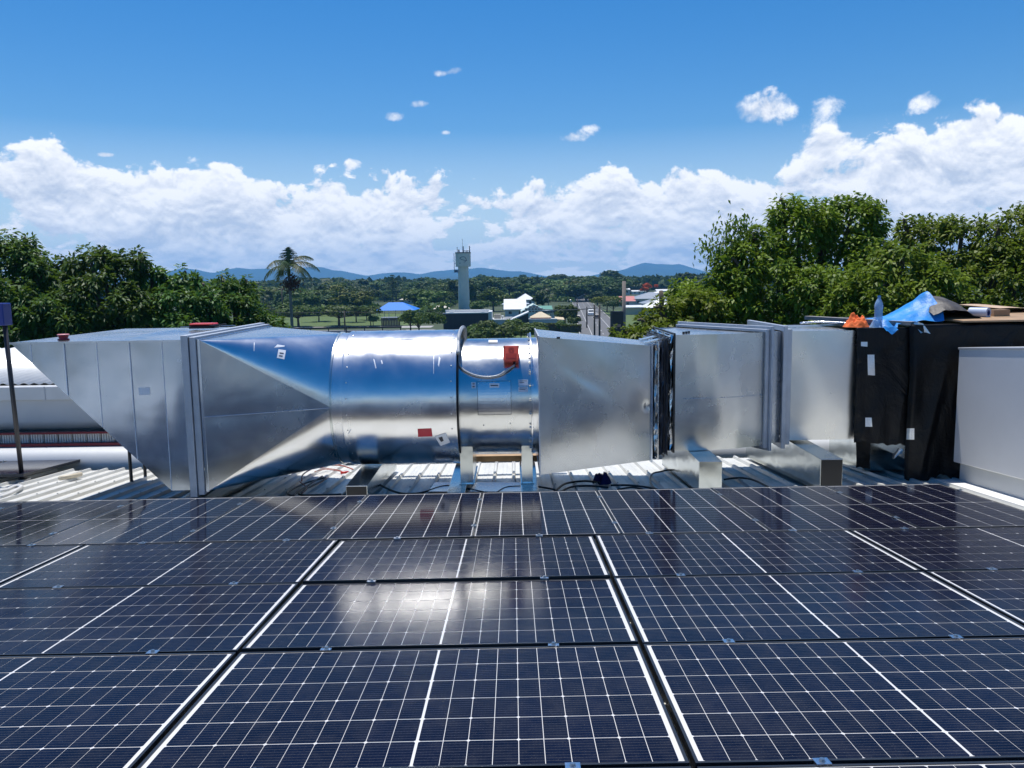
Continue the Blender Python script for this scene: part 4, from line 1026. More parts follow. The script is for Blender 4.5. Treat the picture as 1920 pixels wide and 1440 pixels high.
mb = MB(); mb.cylz(0, 0, .331, .350, .017, 16); part('cap', mb, mat('blue_cap', (.05, .22, .62), .4), bt_, off=(0, 0, 0))
mb = MB(); mb.lathe(0, 0, [(.0422, .125), (.0422, .195)], 24); part('bottle_label', mb, mat('dark_blue_label', (.16, .36, .62), .4), bt_, smooth=True, off=(0, 0, 0))
# clear crumpled bag and rags
def rag(name, cx, cy, z, sx, sy, h, mt, label, cat, seed=0, g=None):
    mb = MB()
    def fn(s_, t_):
        a = s_ * 2 * math.pi; r = t_
        n1 = mn.noise(Vector((math.cos(a) * r * 2.2 + seed, math.sin(a) * r * 2.2, seed))); n2 = abs(mn.noise(Vector((math.cos(a) * r * 5 + seed, math.sin(a) * r * 5, seed + 3))))
        hh = h * (1 - r ** 3.2) * (.70 + .9 * n1 * min(1, r * 2.5)) + h * .55 * (.28 - n2) * (1 - r ** 4) * min(1, r * 2)
        k = 1 + .18 * mn.noise(Vector((math.cos(a) * 1.5 + seed, math.sin(a) * 1.5, 7)))
        return (cx + sx * r * math.cos(a) * k, cy + sy * r * math.sin(a) * k, z + max(.003, hh))
    mb.grid(fn, 48, 22); o = single(name, mb, mt, label, cat, smooth=True)
    return o
rag('orange_rag', 3.845, 9.22, T0 + .014, .155, .12, .12, mat('orange_cloth', (.74, .14, .025), .8, bump=.3, bscale=40), 'crumpled orange cloth lying on the edge of the duct beside the bottle', 'rag', 2.3)
rag('clear_bag', 4.01, 9.10, T0 + .012, .07, .06, .10, BOT, 'crumpled clear plastic bag between orange cloth and bottle', 'bag', 5.3)
mb = MB()
def bf(s_, t_): return (4.06 + .13 * s_ + .02 * t_, 9.03 - .035 * t_ + .01 * math.sin(s_ * 6), T0 + .02 - .075 * t_ * (1 - abs(s_ - .45)) + .01 * math.sin(s_ * 9))
mb.grid(bf, 8, 6); single('blue_tarp_corner', mb, TARP, 'small blue corner of plastic hanging over the duct edge below the bottle', 'plastic film', smooth=True)
mb = MB(); mb.tube(smooth_path([(3.45, 9.9, T0 + .03), (3.62, 9.75, T0 + .05), (3.80, 9.6, T0 + .045), (3.95, 9.5, T0 + .03)], 5), .012, 8)
single('foil_scrap', mb, TAPE, 'shiny curled scrap of foil behind the orange cloth', 'foil', smooth=True)

# things on the hood
rc = thing('plastic_dish', 'small red plastic cap standing on the left end of the intake hood', 'cap', (-4.515, 8.27, E_ - .518))
mb = MB(); mb.lathe(0, 0, [(.001, .0), (.055, .0), (.055, .012), (.040, .015), (.052, .050), (.056, .052)], 20); part('cup', mb, RED, rc, smooth=True, off=(0, 0, 0))
mb = MB(); mb.lathe(0, 0, [(.056, .050), (.058, .056), (.050, .060), (.001, .058)], 20); part('lid', mb, mat('pink_lid', (.75, .30, .30), .4), rc, smooth=True, off=(0, 0, 0))
tb = thing('red_tool_case', 'small red and black tool case lying on the hood just left of the flange', 'tool case', (-3.72, 9.95, E_ - .505))
mb = MB(); mb.box(-.15, .15, -.10, .10, 0, .028); part('case_bottom', mb, BLACK, tb, off=(0, 0, 0), bevel=.004)
mb = MB(); mb.box(-.15, .14, -.10, .10, .030, .062); part('case_top', mb, RED, tb, off=(0, 0, 0), bevel=.012)
mb = MB(); mb.tube([(.10, -.1, .03), (.20, -.12, .035), (.30, -.10, .05)], .010, 8); mb.tube([(.14, 0, .02), (.33, .02, .028)], .006, 6); part('handle', mb, BLACKSTEEL, tb, off=(0, 0, 0))
mb = MB(); mb.tube([(-3.99, 9.9, E_ - .485), (-3.35, 9.97, E_ - .480)], .006, 6); single('steel_rod', mb, STEEL, 'thin steel rod lying under the red tool case', 'rod')
T_hood = bvh([o for o in bpy.data.objects if o.name.startswith('side_sheet')])
o = decal(T_hood, 'paper_sticker', [(260, 727), (281, 726), (282, 740), (261, 741)], PAPER, hood, 3, off=.003)
T_cone = bvh(cones)
o = decal(T_cone, 'paper_sticker', [(522, 655), (536, 657), (533, 674), (519, 671)], PAPER, tr, 3, off=.003)
decal(T_cone, 'sticker_print', [(524, 661), (532, 662), (531, 664), (524, 663)], PRINT, tr, 2, off=.0045)
decal(T_cone, 'sticker_print', [(523, 666), (530, 667), (529, 669), (523, 668)], PRINT, tr, 2, off=.0045)
for q in ([(520, 646), (534, 648), (533, 650), (514, 652)], [(476, 642), (477.5, 642), (477, 658), (475.5, 658)]):
    decal(T_cone, 'scuff_mark', q, SCUFF, tr, 3, off=.0012)

# poles at the left
bp = thing('leaning_pole', 'thin dark pole with a blue box on top at the left picture edge', 'pole', (-6.22, 10.17, roofz(-6.2, 10.17)))
q0 = Vector((-6.22, 10.17, roofz(-6.2, 10.17))); q1_ = Vector(at(8, 600, 10.17))
mb = MB(); mb.tube([q0, q1_], .028, 10); part('pole_shaft', mb, mat('brown_black_pole', (.030, .028, .030), .4), bp, smooth=True)
mb = MB(); tx, ty, tz = at(8, 568, 10.17); mb.box(tx - .45, tx + .03, 10.08, 10.26, at(8, 610, 10.17)[2], tz); part('blue_box', mb, mat('deep_blue', (.012, .03, .20), .4), bp, bevel=.01)
mb = MB(); mb.box(q0.x - .07, q0.x + .07, 10.10, 10.24, q0.z - .01, q0.z + .035); part('base_clamp', mb, ALUCLEAR, bp)
for i, (u, v, Y) in enumerate(((247, 908, 9.78), (273, 898, 10.19))):
    x, y, z = at(u, v, Y); mb = MB(); mb.cylz(x, y, z - .02, E_ - .95, .020, 10)
    single('thin_post', mb, BLACKSTEEL, ['nearer of two thin black posts under the slanted hood edge', 'farther of two thin black posts under the slanted hood edge'][i], 'post', group='thin black posts under the hood', smooth=False)

# cables and small things on the roof
def rp(u, v, h=-.235):
    r = ray(u, v); nrm = PA[:, 2]; o = PB + nrm * h; o = o - np.array([0, 0, EYE]); s_ = (o @ nrm) / (r @ nrm); q = r * s_; return Vector((q[0], q[1], q[2] + EYE))
def cable(pts, r, mt, label, h=-.215, cat='cable', wob=0):
    P = [rp(u, v, h + (q[0] if q else 0)) for u, v, *q in pts]
    mb = MB(); mb.tube(smooth_path(P, 7), r, 8); return single('cable', mb, mt, label, cat, smooth=True)
CAB = mat('black_cable', (.018, .016, .016), .45); REDC = mat('red_cable', (.38, .075, .04), .45)
cable([(604, 893), (560, 921), (548, 929), (540, 922), (575, 905), (612, 897), (560, 925), (600, 928), (640, 927)], .011, CAB, 'tangled black hose loops on the roof below the square-to-round duct')
cable([(566, 902, .02), (568, 890, .05), (586, 879, .05), (612, 872, .04), (640, 873, .02), (662, 880, 0)], .008, REDC, 'orange-red cable curling on the roof behind the black hose loops')
cable([(562, 903), (575, 915), (566, 925)], .008, REDC, 'short end of orange-red cable dropping into the black loops')
cable([(590, 884), (612, 880), (640, 884), (628, 880), (600, 877)], .005, REDC, 'thin orange wire loop lying between the ribs')
cable([(690, 884, .05), (700, 900, .03), (722, 914), (752, 925), (790, 924), (825, 913), (850, 911), (880, 917), (915, 925)], .012, CAB, 'long black hose running from the round duct to the panel edge')
cable([(930, 925), (950, 914), (985, 912), (1012, 913), (1045, 919)], .011, CAB, 'black hose arched below the fan feet')
cable([(1040, 922), (1060, 907), (1095, 902), (1125, 905)], .012, CAB, 'upper black hose entering the blue glove from the left')
cable([(1048, 924), (1072, 913), (1105, 911), (1140, 914)], .012, CAB, 'lower black hose entering the blue glove from the left')
cable([(1145, 910), (1180, 910), (1215, 914), (1240, 920)], .012, CAB, 'black hose leaving the blue glove to the right')
cable([(1158, 918), (1185, 914), (1212, 919)], .010, CAB, 'short lower black hose right of the blue glove')
cable([(1245, 922), (1226, 914), (1219, 900), (1224, 888), (1240, 884), (1258, 881, .02), (1290, 884), (1330, 890)], .010, CAB, 'black cable loop left of the shiny box beam')
cable([(1358, 899), (1385, 896), (1412, 900), (1440, 913)], .011, CAB, 'black cable arch between the two right-hand beams')
gl = rp(1130, 905)
rag('blue_glove', gl.x, gl.y + .02, gl.z - .01, .105, .09, .13, mat('navy_cloth', (.010, .014, .12), .8, bump=.4, bscale=40), 'crumpled navy blue glove lying on the hoses before the panels', 'glove', 11.1)
sd_ = rp(646, 888); root = thing('screwdriver', 'screwdriver with red and black handle lying by the beam under the round duct', 'screwdriver', tuple(sd_))
mb = MB(); mb.tube([sd_ + Vector((-.05, 0, .01)), sd_ + Vector((.045, .03, .012))], [.017, .014], 10); part('handle', mb, RED, root, smooth=True)
mb = MB(); mb.tube([sd_ + Vector((.045, .03, .012)), sd_ + Vector((.11, .05, .012))], .005, 6); part('shaft', mb, STEEL, root, smooth=True)
# bits at the far left
cable([(0, 921), (14, 918), (28, 912), (40, 913), (22, 924), (0, 932)], .022, mat('grey_white_hose', (.62, .62, .60), .5), 'pale hose curling at the left picture edge beside the pole')
p0, p1 = rp(85, 893, -.2), rp(152, 891, -.2)
mb = MB(); mb.tube([rp(112, 897, -.19), rp(152, 889, -.19)], .028, 10); single('orange_pipe', mb, mat('cream_pipe', (.62, .55, .42), .5), 'short cream pipe lying on the ribs right of the left solar array', 'pipe', smooth=True)
# tidy bright foil patches on the roof around the fan feet
for (u0, v0, u1, v1, lb) in ((803, 905, 872, 922, 'loose galvanised offcut lying on the roof left of the fan feet'), (880, 905, 985, 922, 'loose flat galvanised offcut on the roof between the fan feet')):
    a, b_, c_, d_ = rp(u0, v1, -.215), rp(u1, v1, -.215), rp(u1 + 4, v0, -.215), rp(u0 + 12, v0, -.215)
    mb = MB(); nvec = Vector(tuple(PA[:, 2])) * .004; mb.hexa([a, b_, c_, d_], [a + nvec, b_ + nvec, c_ + nvec, d_ + nvec]); single('metal_offcut', mb, GALV_FLAT, lb, 'sheet metal offcut')

# ================================================================== ground, roads, hills
def ground_mat():
    m_ = bpy.data.materials.new('town_ground'); m_.use_nodes = True; t = NT(m_.node_tree); t.n.clear()
    b = t.new('ShaderNodeBsdfPrincipled'); o = t.new('ShaderNodeOutputMaterial'); t.l.new(b.outputs[0], o.inputs[0])
    tc = t.new('ShaderNodeTexCoord').outputs['Object']
    n1 = t.noise(tc, .02, 6, .6); n2 = t.noise(tc, .4, 6, .65)
    c = t.mix(t.mr(n1, .4, .6), (.030, .052, .014), (.045, .060, .022)); c = t.mix(t.mr(n2, .45, .7, 0, .6), c, (.040, .065, .016))
    t.put(b, 'Base Color', c); t.put(b, 'Roughness', .9); return m_
mb = MB(); mb.add([(-30000, -30000, 0), (30000, -30000, 0), (30000, 30000, 0), (-30000, 30000, 0)], [(0, 1, 2, 3)])
struct('ground', mb, ground_mat(), 'flat green ground of the town and plain')
ASPH = mat('asphalt', (.125, .125, .125), .85, var=.15, vscale=.3); CONC = mat('concrete', (.42, .41, .38), .8, var=.12, vscale=.5)
LINE = mat('road_paint', (.62, .62, .60), .6)
def strip_quad(mb, pts, z0): mb.add([(x, y, z0) for x, y in pts], [(0, 1, 2, 3)])
rd = [ground(1108, 640), ground(1160, 640), ground(1104.5, 578), ground(1096, 578)]
far = ground(1094, 556)
cx = lambda y: 21.0 + (y - 195) * .067
mb = MB(); strip_quad(mb, [(cx(60) - 5.2, 60), (cx(60) + 5.2, 60), (cx(620) + 5.2, 620), (cx(620) - 5.2, 620)], .006); struct('road', mb, ASPH, 'grey asphalt street running away to the right of centre')
mb = MB()
for s_ in (-1, 1):
    xk = lambda y, d: cx(y) + s_ * d
    mb.hexa([(xk(60, 5.2), 60, 0), (xk(60, 5.4), 60, 0), (xk(620, 5.4), 620, 0), (xk(620, 5.2), 620, 0)], [(xk(60, 5.2), 60, .13), (xk(60, 5.4), 60, .13), (xk(620, 5.4), 620, .13), (xk(620, 5.2), 620, .13)])
struct('kerb', mb, CONC, 'concrete kerbs of the street')
mb = MB()
for k in range(40):
    y = 100 + k * 12; strip_quad(mb, [(cx(y) - .07, y), (cx(y) + .07, y), (cx(y + 3) + .07, y + 3), (cx(y + 3) - .07, y + 3)], .011)
for d in (-2.6, 2.6): strip_quad(mb, [(cx(90) + d - .05, 90), (cx(90) + d + .05, 90), (cx(600) + d + .05, 600), (cx(600) + d - .05, 600)], .011)
struct('road_marking', mb, LINE, 'pale lines on the street')
# cross street and car park at left
mb = MB(); strip_quad(mb, [(-90, 226), (-22, 222), (-22, 231), (-90, 236)], .006); struct('path', mb, mat('pale_paving', (.34, .33, .31), .8), 'pale cross street beyond the dark railing')
mb = MB(); strip_quad(mb, [(-80, 150), (-20, 150), (-20, 214), (-80, 218)], .010); struct('pavement', mb, mat('car_park', (.20, .20, .20), .8, var=.2, vscale=.2), 'grey car park behind the building')
GR = mat('lawn', (.085, .135, .025), .9, var=.3, vscale=.3)
mb = MB(); strip_quad(mb, [(-95, 240), (-26, 236), (-30, 330), (-110, 350)], .014); struct('grass', mb, GR, 'lawn under the spreading park trees')
mb = MB(); strip_quad(mb, [(-14, 140), (12, 140), (14, 196), (-15, 196)], .014); struct('grass', mb, GR, 'strip of lawn before the dark fence')
mb = MB(); strip_quad(mb, [(cx(200) + 6, 200), (cx(200) + 14, 200), (cx(330) + 16, 330), (cx(330) + 6, 330)], .014); struct('grass', mb, GR, 'roadside lawn right of the street')

# hills
def hill(name, prof, Rr, depth, mt, label, seed):
    us = np.array([p[0] for p in prof], float); vs = np.array([p[1] for p in prof], float)
    nx, ny = 420, 22; V = []
    U = np.linspace(us[0], us[-1], nx); Vv = np.interp(U, us, vs)
    for j in range(ny + 1):
        t = j / ny
        for i in range(nx):
            r = ray(U[i], Vv[i]); d = np.array([r[0], r[1]]); hl = np.hypot(*d); elev = max(0.0, r[2] / hl)
            hgt = elev * Rr + EYE
            rr = Rr - depth + depth * t
            x, y = d / hl * rr
            e = math.sin(min(1, t) * math.pi / 2) ** 1.2
            nz = mn.noise(Vector((x * .0011 + seed, y * .0011, 0))) * .28 + mn.noise(Vector((x * .004 + seed, y * .0012, 1))) * .13
            z = hgt * e * (1 + nz * math.sin(math.pi * t)) 
            if j == ny: z = hgt + 4 * mn.noise(Vector((x * .02, y * .02, 2)))
            V.append((x, y, max(-5, z) if t > 0 else -8))
    for i in range(nx):
        r = ray(U[i], Vv[i]); d = np.array([r[0], r[1]]); x, y = d / np.hypot(*d) * (Rr + 300); V.append((x, y, -8))
    m2 = MB(); m2.add(V, [(j * nx + i, j * nx + i + 1, (j + 1) * nx + i + 1, (j + 1) * nx + i) for j in range(ny + 1) for i in range(nx - 1)])
    return struct(name, m2, mt, label, smooth=True)
HILLM = mat('forested_hill', (.014, .028, .018), .95, col2=(.028, .045, .022), vscale=.004)
prof1 = [(-420, 512), (-200, 520), (0, 527), (150, 524), (240, 520), (300, 514), (320, 508), (342, 502.5), (365, 505), (400, 512), (418, 507), (445, 502), (470, 505), (500, 504), (530, 506), (560, 502), (585, 500.5), (605, 501), (625, 507), (640, 508), (665, 513), (688, 517.5), (715, 513), (740, 511), (765, 511), (780, 513.5), (790, 514), (815, 509), (850, 506), (885, 504), (900, 502), (925, 505), (955, 509), (975, 508.5), (1000, 513), (1030, 519), (1060, 524), (1085, 524.5), (1100, 519), (1130, 512), (1150, 510), (1170, 505), (1190, 498), (1207, 492.5), (1225, 494.5), (1260, 496), (1275, 495), (1300, 503), (1330, 512), (1400, 508), (1500, 500), (1700, 505), (1920, 500), (2300, 505)]
hill('hills', prof1, 8600, 1500, HILLM, 'blue forested mountain range on the horizon', 3.0)
prof2 = [(-420, 538), (0, 534), (400, 526), (520, 524), (600, 520), (640, 524), (760, 526), (840, 519), (900, 518), (960, 524), (1100, 523), (1200, 516), (1240, 516), (1290, 519), (1400, 518), (1600, 512), (2000, 506), (2300, 503)]
hill('hills', prof2, 6000, 900, HILLM, 'lower hazy foothills before the mountains', 9.0)

# ================================================================== foliage
def leaf_mat(name, c1, c2, gloss=.35, trans=.25, rough=.5, tint=None):
    m_ = bpy.data.materials.new(name); m_.use_nodes = True; t = NT(m_.node_tree); t.n.clear()
    o = t.new('ShaderNodeOutputMaterial'); b = t.new('ShaderNodeBsdfPrincipled')
    at_ = t.new('ShaderNodeAttribute', attribute_name='tone'); tone = at_.outputs['Fac']
    oi = t.new('ShaderNodeObjectInfo').outputs['Random']
    c = t.mix(tone, c1, c2)
    hs = t.new('ShaderNodeHueSaturation'); t.put(hs, 'Hue', t.mr(oi, 0, 1, .485, .515)); t.put(hs, 'Value', t.mr(oi, 0, 1, .75, 1.25)); t.put(hs, 'Color', c); c = hs.outputs[0]
    t.put(b, 'Base Color', c); t.put(b, 'Roughness', rough); t.put(b, 'Specular IOR Level', gloss)
    tl = t.new('ShaderNodeBsdfTranslucent'); t.put(tl, 'Color', t.mix(.5, c, (.20, .30, .03)))
    mx = t.new('ShaderNodeMixShader'); t.put(mx, 0, trans); t.l.new(b.outputs[0], mx.inputs[1]); t.l.new(tl.outputs[0], mx.inputs[2]); t.l.new(mx.outputs[0], o.inputs[0])
    return m_
BARK = mat('bark', (.13, .105, .08), .9, var=.35, vscale=3, bump=.5, bscale=6)
def quads_mesh(name, P, mt, tone):
    """P: (N,4,3) array of quads"""
    N_ = len(P); me = bpy.data.meshes.new(name)
    me.vertices.add(N_ * 4); me.vertices.foreach_set('co', P.reshape(-1).astype(np.float32))
    me.loops.add(N_ * 4); me.loops.foreach_set('vertex_index', np.arange(N_ * 4, dtype=np.int32))
    me.polygons.add(N_); me.polygons.foreach_set('loop_start', np.arange(0, N_ * 4, 4, dtype=np.int32)); me.polygons.foreach_set('loop_total', np.full(N_, 4, dtype=np.int32))
    a = me.attributes.new('tone', 'FLOAT', 'FACE'); a.data.foreach_set('value', tone.astype(np.float32))
    me.materials.append(mt); me.update(calc_edges=True); me.validate(); return me
def unit(v): return v / (np.linalg.norm(v, axis=-1, keepdims=True) + 1e-9)
def leaves(centers, dirs, L, Wd, g):
    """kite shaped drooping leaves: base, side, tip, side"""
    n = len(centers); side = unit(np.cross(dirs, g.normal(size=(n, 3)) * .35 + np.array([0, 0, 1.0])))
    nrm = np.cross(side, dirs); l = (L * g.uniform(.7, 1.25, n))[:, None]; w = (Wd * g.uniform(.8, 1.2, n))[:, None]
    mid = centers + dirs * l * .45 + nrm * l * .05
    tip = centers + dirs * l - np.array([0, 0, 1.0]) * l * .22
    return np.stack([centers, mid + side * w * .5, tip, mid - side * w * .5], 1)
def near_crown(lobes, g, leafL=.17, leafW=.075, per=34, cl_r=.30, dens=1.0):
    """lobes: (x, y, z, rx, ry, rz). rosettes of drooping leaves stand all over each lobe"""
    out = []; tones = []
    LB = np.array(lobes, float)
    for li, lb in enumerate(LB):
        c, r = lb[:3], lb[3:6]
        area = 4 * math.pi * ((r[0] * r[1]) ** 1.6 / 3 + (r[0] * r[2]) ** 1.6 / 3 + (r[1] * r[2]) ** 1.6 / 3) ** (1 / 1.6)
        nc = int(area / (cl_r * cl_r * 1.35) * dens)
        d = unit(g.normal(size=(nc, 3))); 
        bumps = 1 + .13 * np.array([mn.noise(Vector(tuple(q * 2.2 + li * 3.1))) for q in d]) * 1.6
        rad = g.uniform(.74, 1.04, nc) * bumps
        pc = c + d * r * rad[:, None]
        keep = np.ones(nc, bool)
        for lj, l2 in enumerate(LB):
            if lj != li: keep &= (((pc - l2[:3]) / l2[3:6]) ** 2).sum(1) > .62
        pc, d, rad = pc[keep], d[keep], rad[keep]; nc = len(pc)
        if nc == 0: continue
        axis = unit(d * np.array([1, 1, .7]) + np.array([0, 0, .55]) + g.normal(size=(nc, 3)) * .25)
        ct = g.uniform(0, 1, nc)
        k = per
        a = unit(g.normal(size=(nc, k, 3)))
        out_dir = unit(a - (a * axis[:, None, :]).sum(-1, keepdims=True) * axis[:, None, :])      # around the axis
        tt = g.uniform(0, 1, (nc, k, 1))
        dirs = unit(out_dir * (.55 + .6 * (1 - tt)) + axis[:, None, :] * (.25 + .7 * (tt - .35)) + np.array([0, 0, -1.0]) * (.65 - .35 * tt))
        base = pc[:, None, :] + axis[:, None, :] * (tt - .6) * cl_r * 1.1 + out_dir * cl_r * g.uniform(.05, .75, (nc, k, 1)) * (1.05 - tt * .6)
        P = leaves(base.reshape(-1, 3), dirs.reshape(-1, 3), leafL, leafW, g)
        out.append(P); tones.append(np.clip((ct[:, None] * .55 + g.uniform(0, .45, (nc, k))).reshape(-1), 0, 1))
    return np.concatenate(out), np.concatenate(tones)
def limbs(mb, base, lobes, g, r0=.28):
    bx_, by_, bz_ = base
    mids = np.mean([l[:3] for l in lobes], 0)
    fork = Vector((bx_ + (mids[0] - bx_) * .3, by_ + (mids[1] - by_) * .3, bz_ + (mids[2] - bz_) * .45))
    pts = smooth_path([(bx_, by_, bz_), (bx_ + .15, by_, bz_ + (fork.z - bz_) * .5), fork], 5); n_ = len(pts)
    mb.tube(pts, [r0 * (1 - .35 * i / (n_ - 1)) for i in range(n_)], 10)
    for l in lobes:
        e = Vector(l[:3]); m_ = fork.lerp(e, .5) + Vector((g.normal() * .2, g.normal() * .2, g.uniform(-.1, .3)))
        pts = smooth_path([fork, m_, e, e + Vector((g.normal() * l[3] * .3, g.normal() * .2, l[5] * .6))], 4); n_ = len(pts)
        mb.tube(pts, [r0 * .5 * (1 - .85 * i / (n_ - 1)) + .01 for i in range(n_)], 7)
def lobe_px(u, v, rp_, Y, sx=1.0, sz=1.0, sy=None):
    x, y, z = at(u, v, Y); r = rp_ / F * Y; return (x, y, z, r * sx, r * (sy if sy else sx), r * sz)
def near_tree(name, label, lobes_, mt, seed, group=None, leafL=.175, leafW=.092, per=46, cl=.40, twigs=(), dens=1.2):
    g = np.random.default_rng(seed); lobes = [lobe_px(l[0], l[1] + 6, *l[2:]) for l in lobes_]
    m_ = np.mean([l[:3] for l in lobes], 0); base = (m_[0], m_[1] + .5, 0)
    root = thing(name, label, 'tree', base, group)
    P, tone = near_crown(lobes, g, leafL, leafW, per, cl, dens)
    for tw in twigs:        # sparse branch tips that stick out: polyline in picture units with depth
        pts = [Vector(at(u, v, tw[0])) for u, v in tw[1]]; pts = smooth_path(pts, 6)
        cc = np.array([tuple(p) for p in pts[3:]])
        nl = tw[2]; ix = g.integers(0, len(cc), nl); cp = cc[ix] + g.normal(size=(nl, 3)) * tw[3]
        dd = unit(g.normal(size=(nl, 3)) * .6 + np.array([0, 0, -.8])); P = np.concatenate([P, leaves(cp, dd, leafL * .9, leafW * .8, g)]); tone = np.concatenate([tone, g.uniform(0, .4, nl)])
    me = quads_mesh('crown', P - np.array(base), mt, tone); o = bpy.data.objects.new('crown', me); COL.objects.link(o); o.parent = root
    mb = MB(); limbs(mb, base, lobes, g)
    for tw in twigs: mb.tube(smooth_path([Vector(at(u, v, tw[0])) for u, v in tw[1]], 5), .018, 5)
    part('trunk', mb, BARK, root, smooth=True)
    return root
LEAF_R = leaf_mat('broad_leaf_bright', (.055, .110, .008), (.215, .290, .022), .22, .32, .5)
LEAF_L = leaf_mat('broad_leaf_dark', (.022, .070, .012), (.075, .170, .026), .25, .28, .5)
# right hand trees
near_tree('broadleaf_tree', 'tall leafy green tree behind the curved duct with a bare twiggy branch at its left', [
    (1500, 430, 62, 27, 1.0, .95), (1590, 425, 62, 27, 1.0, .9), (1545, 475, 80, 27.5), (1420, 470, 55, 26.5, 1, .8), (1460, 540, 80, 26, 1.2, .8), (1345, 565, 62, 25.5, 1.2, .8), (1610, 500, 70, 26.5),
    (1390, 505, 45, 25.5), (1560, 560, 85, 25, 1.2, .8), (1290, 555, 36, 26.5, 1.1, .9), (1430, 610, 70, 25.5, 1.2, .7), (1300, 610, 58, 25, 1.1, .6), (1620, 400, 26, 27), (1470, 392, 28, 27), (1640, 415, 22, 26.5), (1545, 400, 26, 27.5)],
    LEAF_R, 11, 'leafy trees close behind the roof', twigs=[(26, [(1400, 470), (1370, 452), (1340, 462), (1325, 470)], 260, .26), (26, [(1420, 450), (1390, 425), (1365, 430)], 240, .24), (26, [(1390, 480), (1365, 478), (1345, 484)], 150, .2), (26.6, [(1615, 400), (1648, 382)], 60, .12)])
near_tree('broadleaf_tree', 'low bright green tree at the foot of the tall tree, right of the street sign', [
    (1210, 612, 36, 24, 1.2, .8), (1250, 590, 34, 24), (1175, 632, 30, 24, 1.2, .7), (1260, 640, 60, 23.5, 1.3, .7), (1240, 555, 0.1, 24), (1310, 580, 40, 24.5)],
    LEAF_R, 12, 'leafy trees close behind the roof')
near_tree('broadleaf_tree', 'spreading bright green tree behind the wrapped duct and water bottle', [
    (1690, 500, 52, 24, 1.1, .9), (1640, 560, 66, 23.5, 1.1, .8), (1740, 550, 66, 23.5, 1.1, .9), (1700, 610, 70, 23.5, 1.3, .7), (1590, 605, 50, 23.5, 1.2, .7), (1660, 470, 22, 24.5), (1790, 590, 50, 23)],
    LEAF_R, 13, 'leafy trees close behind the roof')
near_tree('broadleaf_tree', 'darker leafy tree rising at the right edge of the photo behind the plywood boards', [
    (1740, 445, 46, 27.5, 1.1, .9), (1800, 460, 58, 27, 1.1, .95), (1868, 450, 58, 26.5, 1, .95), (1930, 435, 62, 26.5, 1, .95), (1815, 535, 75, 26.5, 1.2, .9), (1905, 540, 80, 25.5, 1.1, .9), (1965, 510, 80, 25.5), (1880, 610, 70, 25, 1.3, .7), (1700, 425, 20, 27.5), (1990, 400, 50, 26.5), (1960, 600, 80, 25)],
    LEAF_R, 14, 'leafy trees close behind the roof')
# left hand trees
near_tree('broadleaf_tree', 'dark leafy tree at the left edge of the photo with the highest left-hand crown', [
    (30, 480, 45, 35), (-20, 500, 60, 35), (70, 520, 50, 35), (20, 560, 70, 34.5, 1.2, .9), (95, 585, 60, 34, 1.2, .8), (20, 625, 60, 33.5, 1.3, .8), (-60, 560, 70, 35), (80, 497, 20, 35.5), (45, 456, 18, 35)],
    LEAF_L, 21, 'dark leafy trees behind the intake hood', leafL=.24, leafW=.105, cl=.44, per=40)
near_tree('broadleaf_tree', 'dark leafy tree behind the red cap, second from the left edge', [
    (175, 500, 40, 35), (135, 525, 36, 35.5), (215, 520, 42, 35), (185, 560, 62, 34.5, 1.1, .9), (240, 500, 30, 35.5), (150, 610, 60, 34, 1.3, .8), (245, 580, 50, 34.5), (118, 497, 16, 35.5), (190, 474, 16, 35), (262, 482, 15, 35.5)],
    LEAF_L, 22, 'dark leafy trees behind the intake hood', leafL=.24, leafW=.105, cl=.44, per=40)
near_tree('broadleaf_tree', 'dark leafy tree behind the hood flange whose top meets the mountain line', [
    (285, 535, 34, 36), (350, 545, 36, 36), (318, 575, 50, 35.5, 1.2, .9), (392, 575, 40, 35.5), (270, 600, 45, 35, 1.2, .8), (350, 615, 50, 35, 1.3, .7), (285, 505, 16, 36), (345, 518, 20, 36), (380, 540, 20, 36), (305, 512, 10, 36)],
    LEAF_L, 23, 'dark leafy trees behind the intake hood', leafL=.24, leafW=.105, cl=.44, per=40)
near_tree('broadleaf_tree', 'dark leafy tree just left of the palm', [
    (430, 545, 30, 37), (462, 560, 28, 37), (440, 590, 46, 36.5, 1.2, .9), (418, 620, 45, 36, 1.3, .7), (478, 605, 34, 36.5), (418, 525, 18, 37), (462, 532, 14, 37), (508, 610, 26, 36.5, 1.1, .9), (525, 622, 16, 36.5)],
    LEAF_L, 24, 'dark leafy trees behind the intake hood', leafL=.24, leafW=.105, cl=.44, per=40)

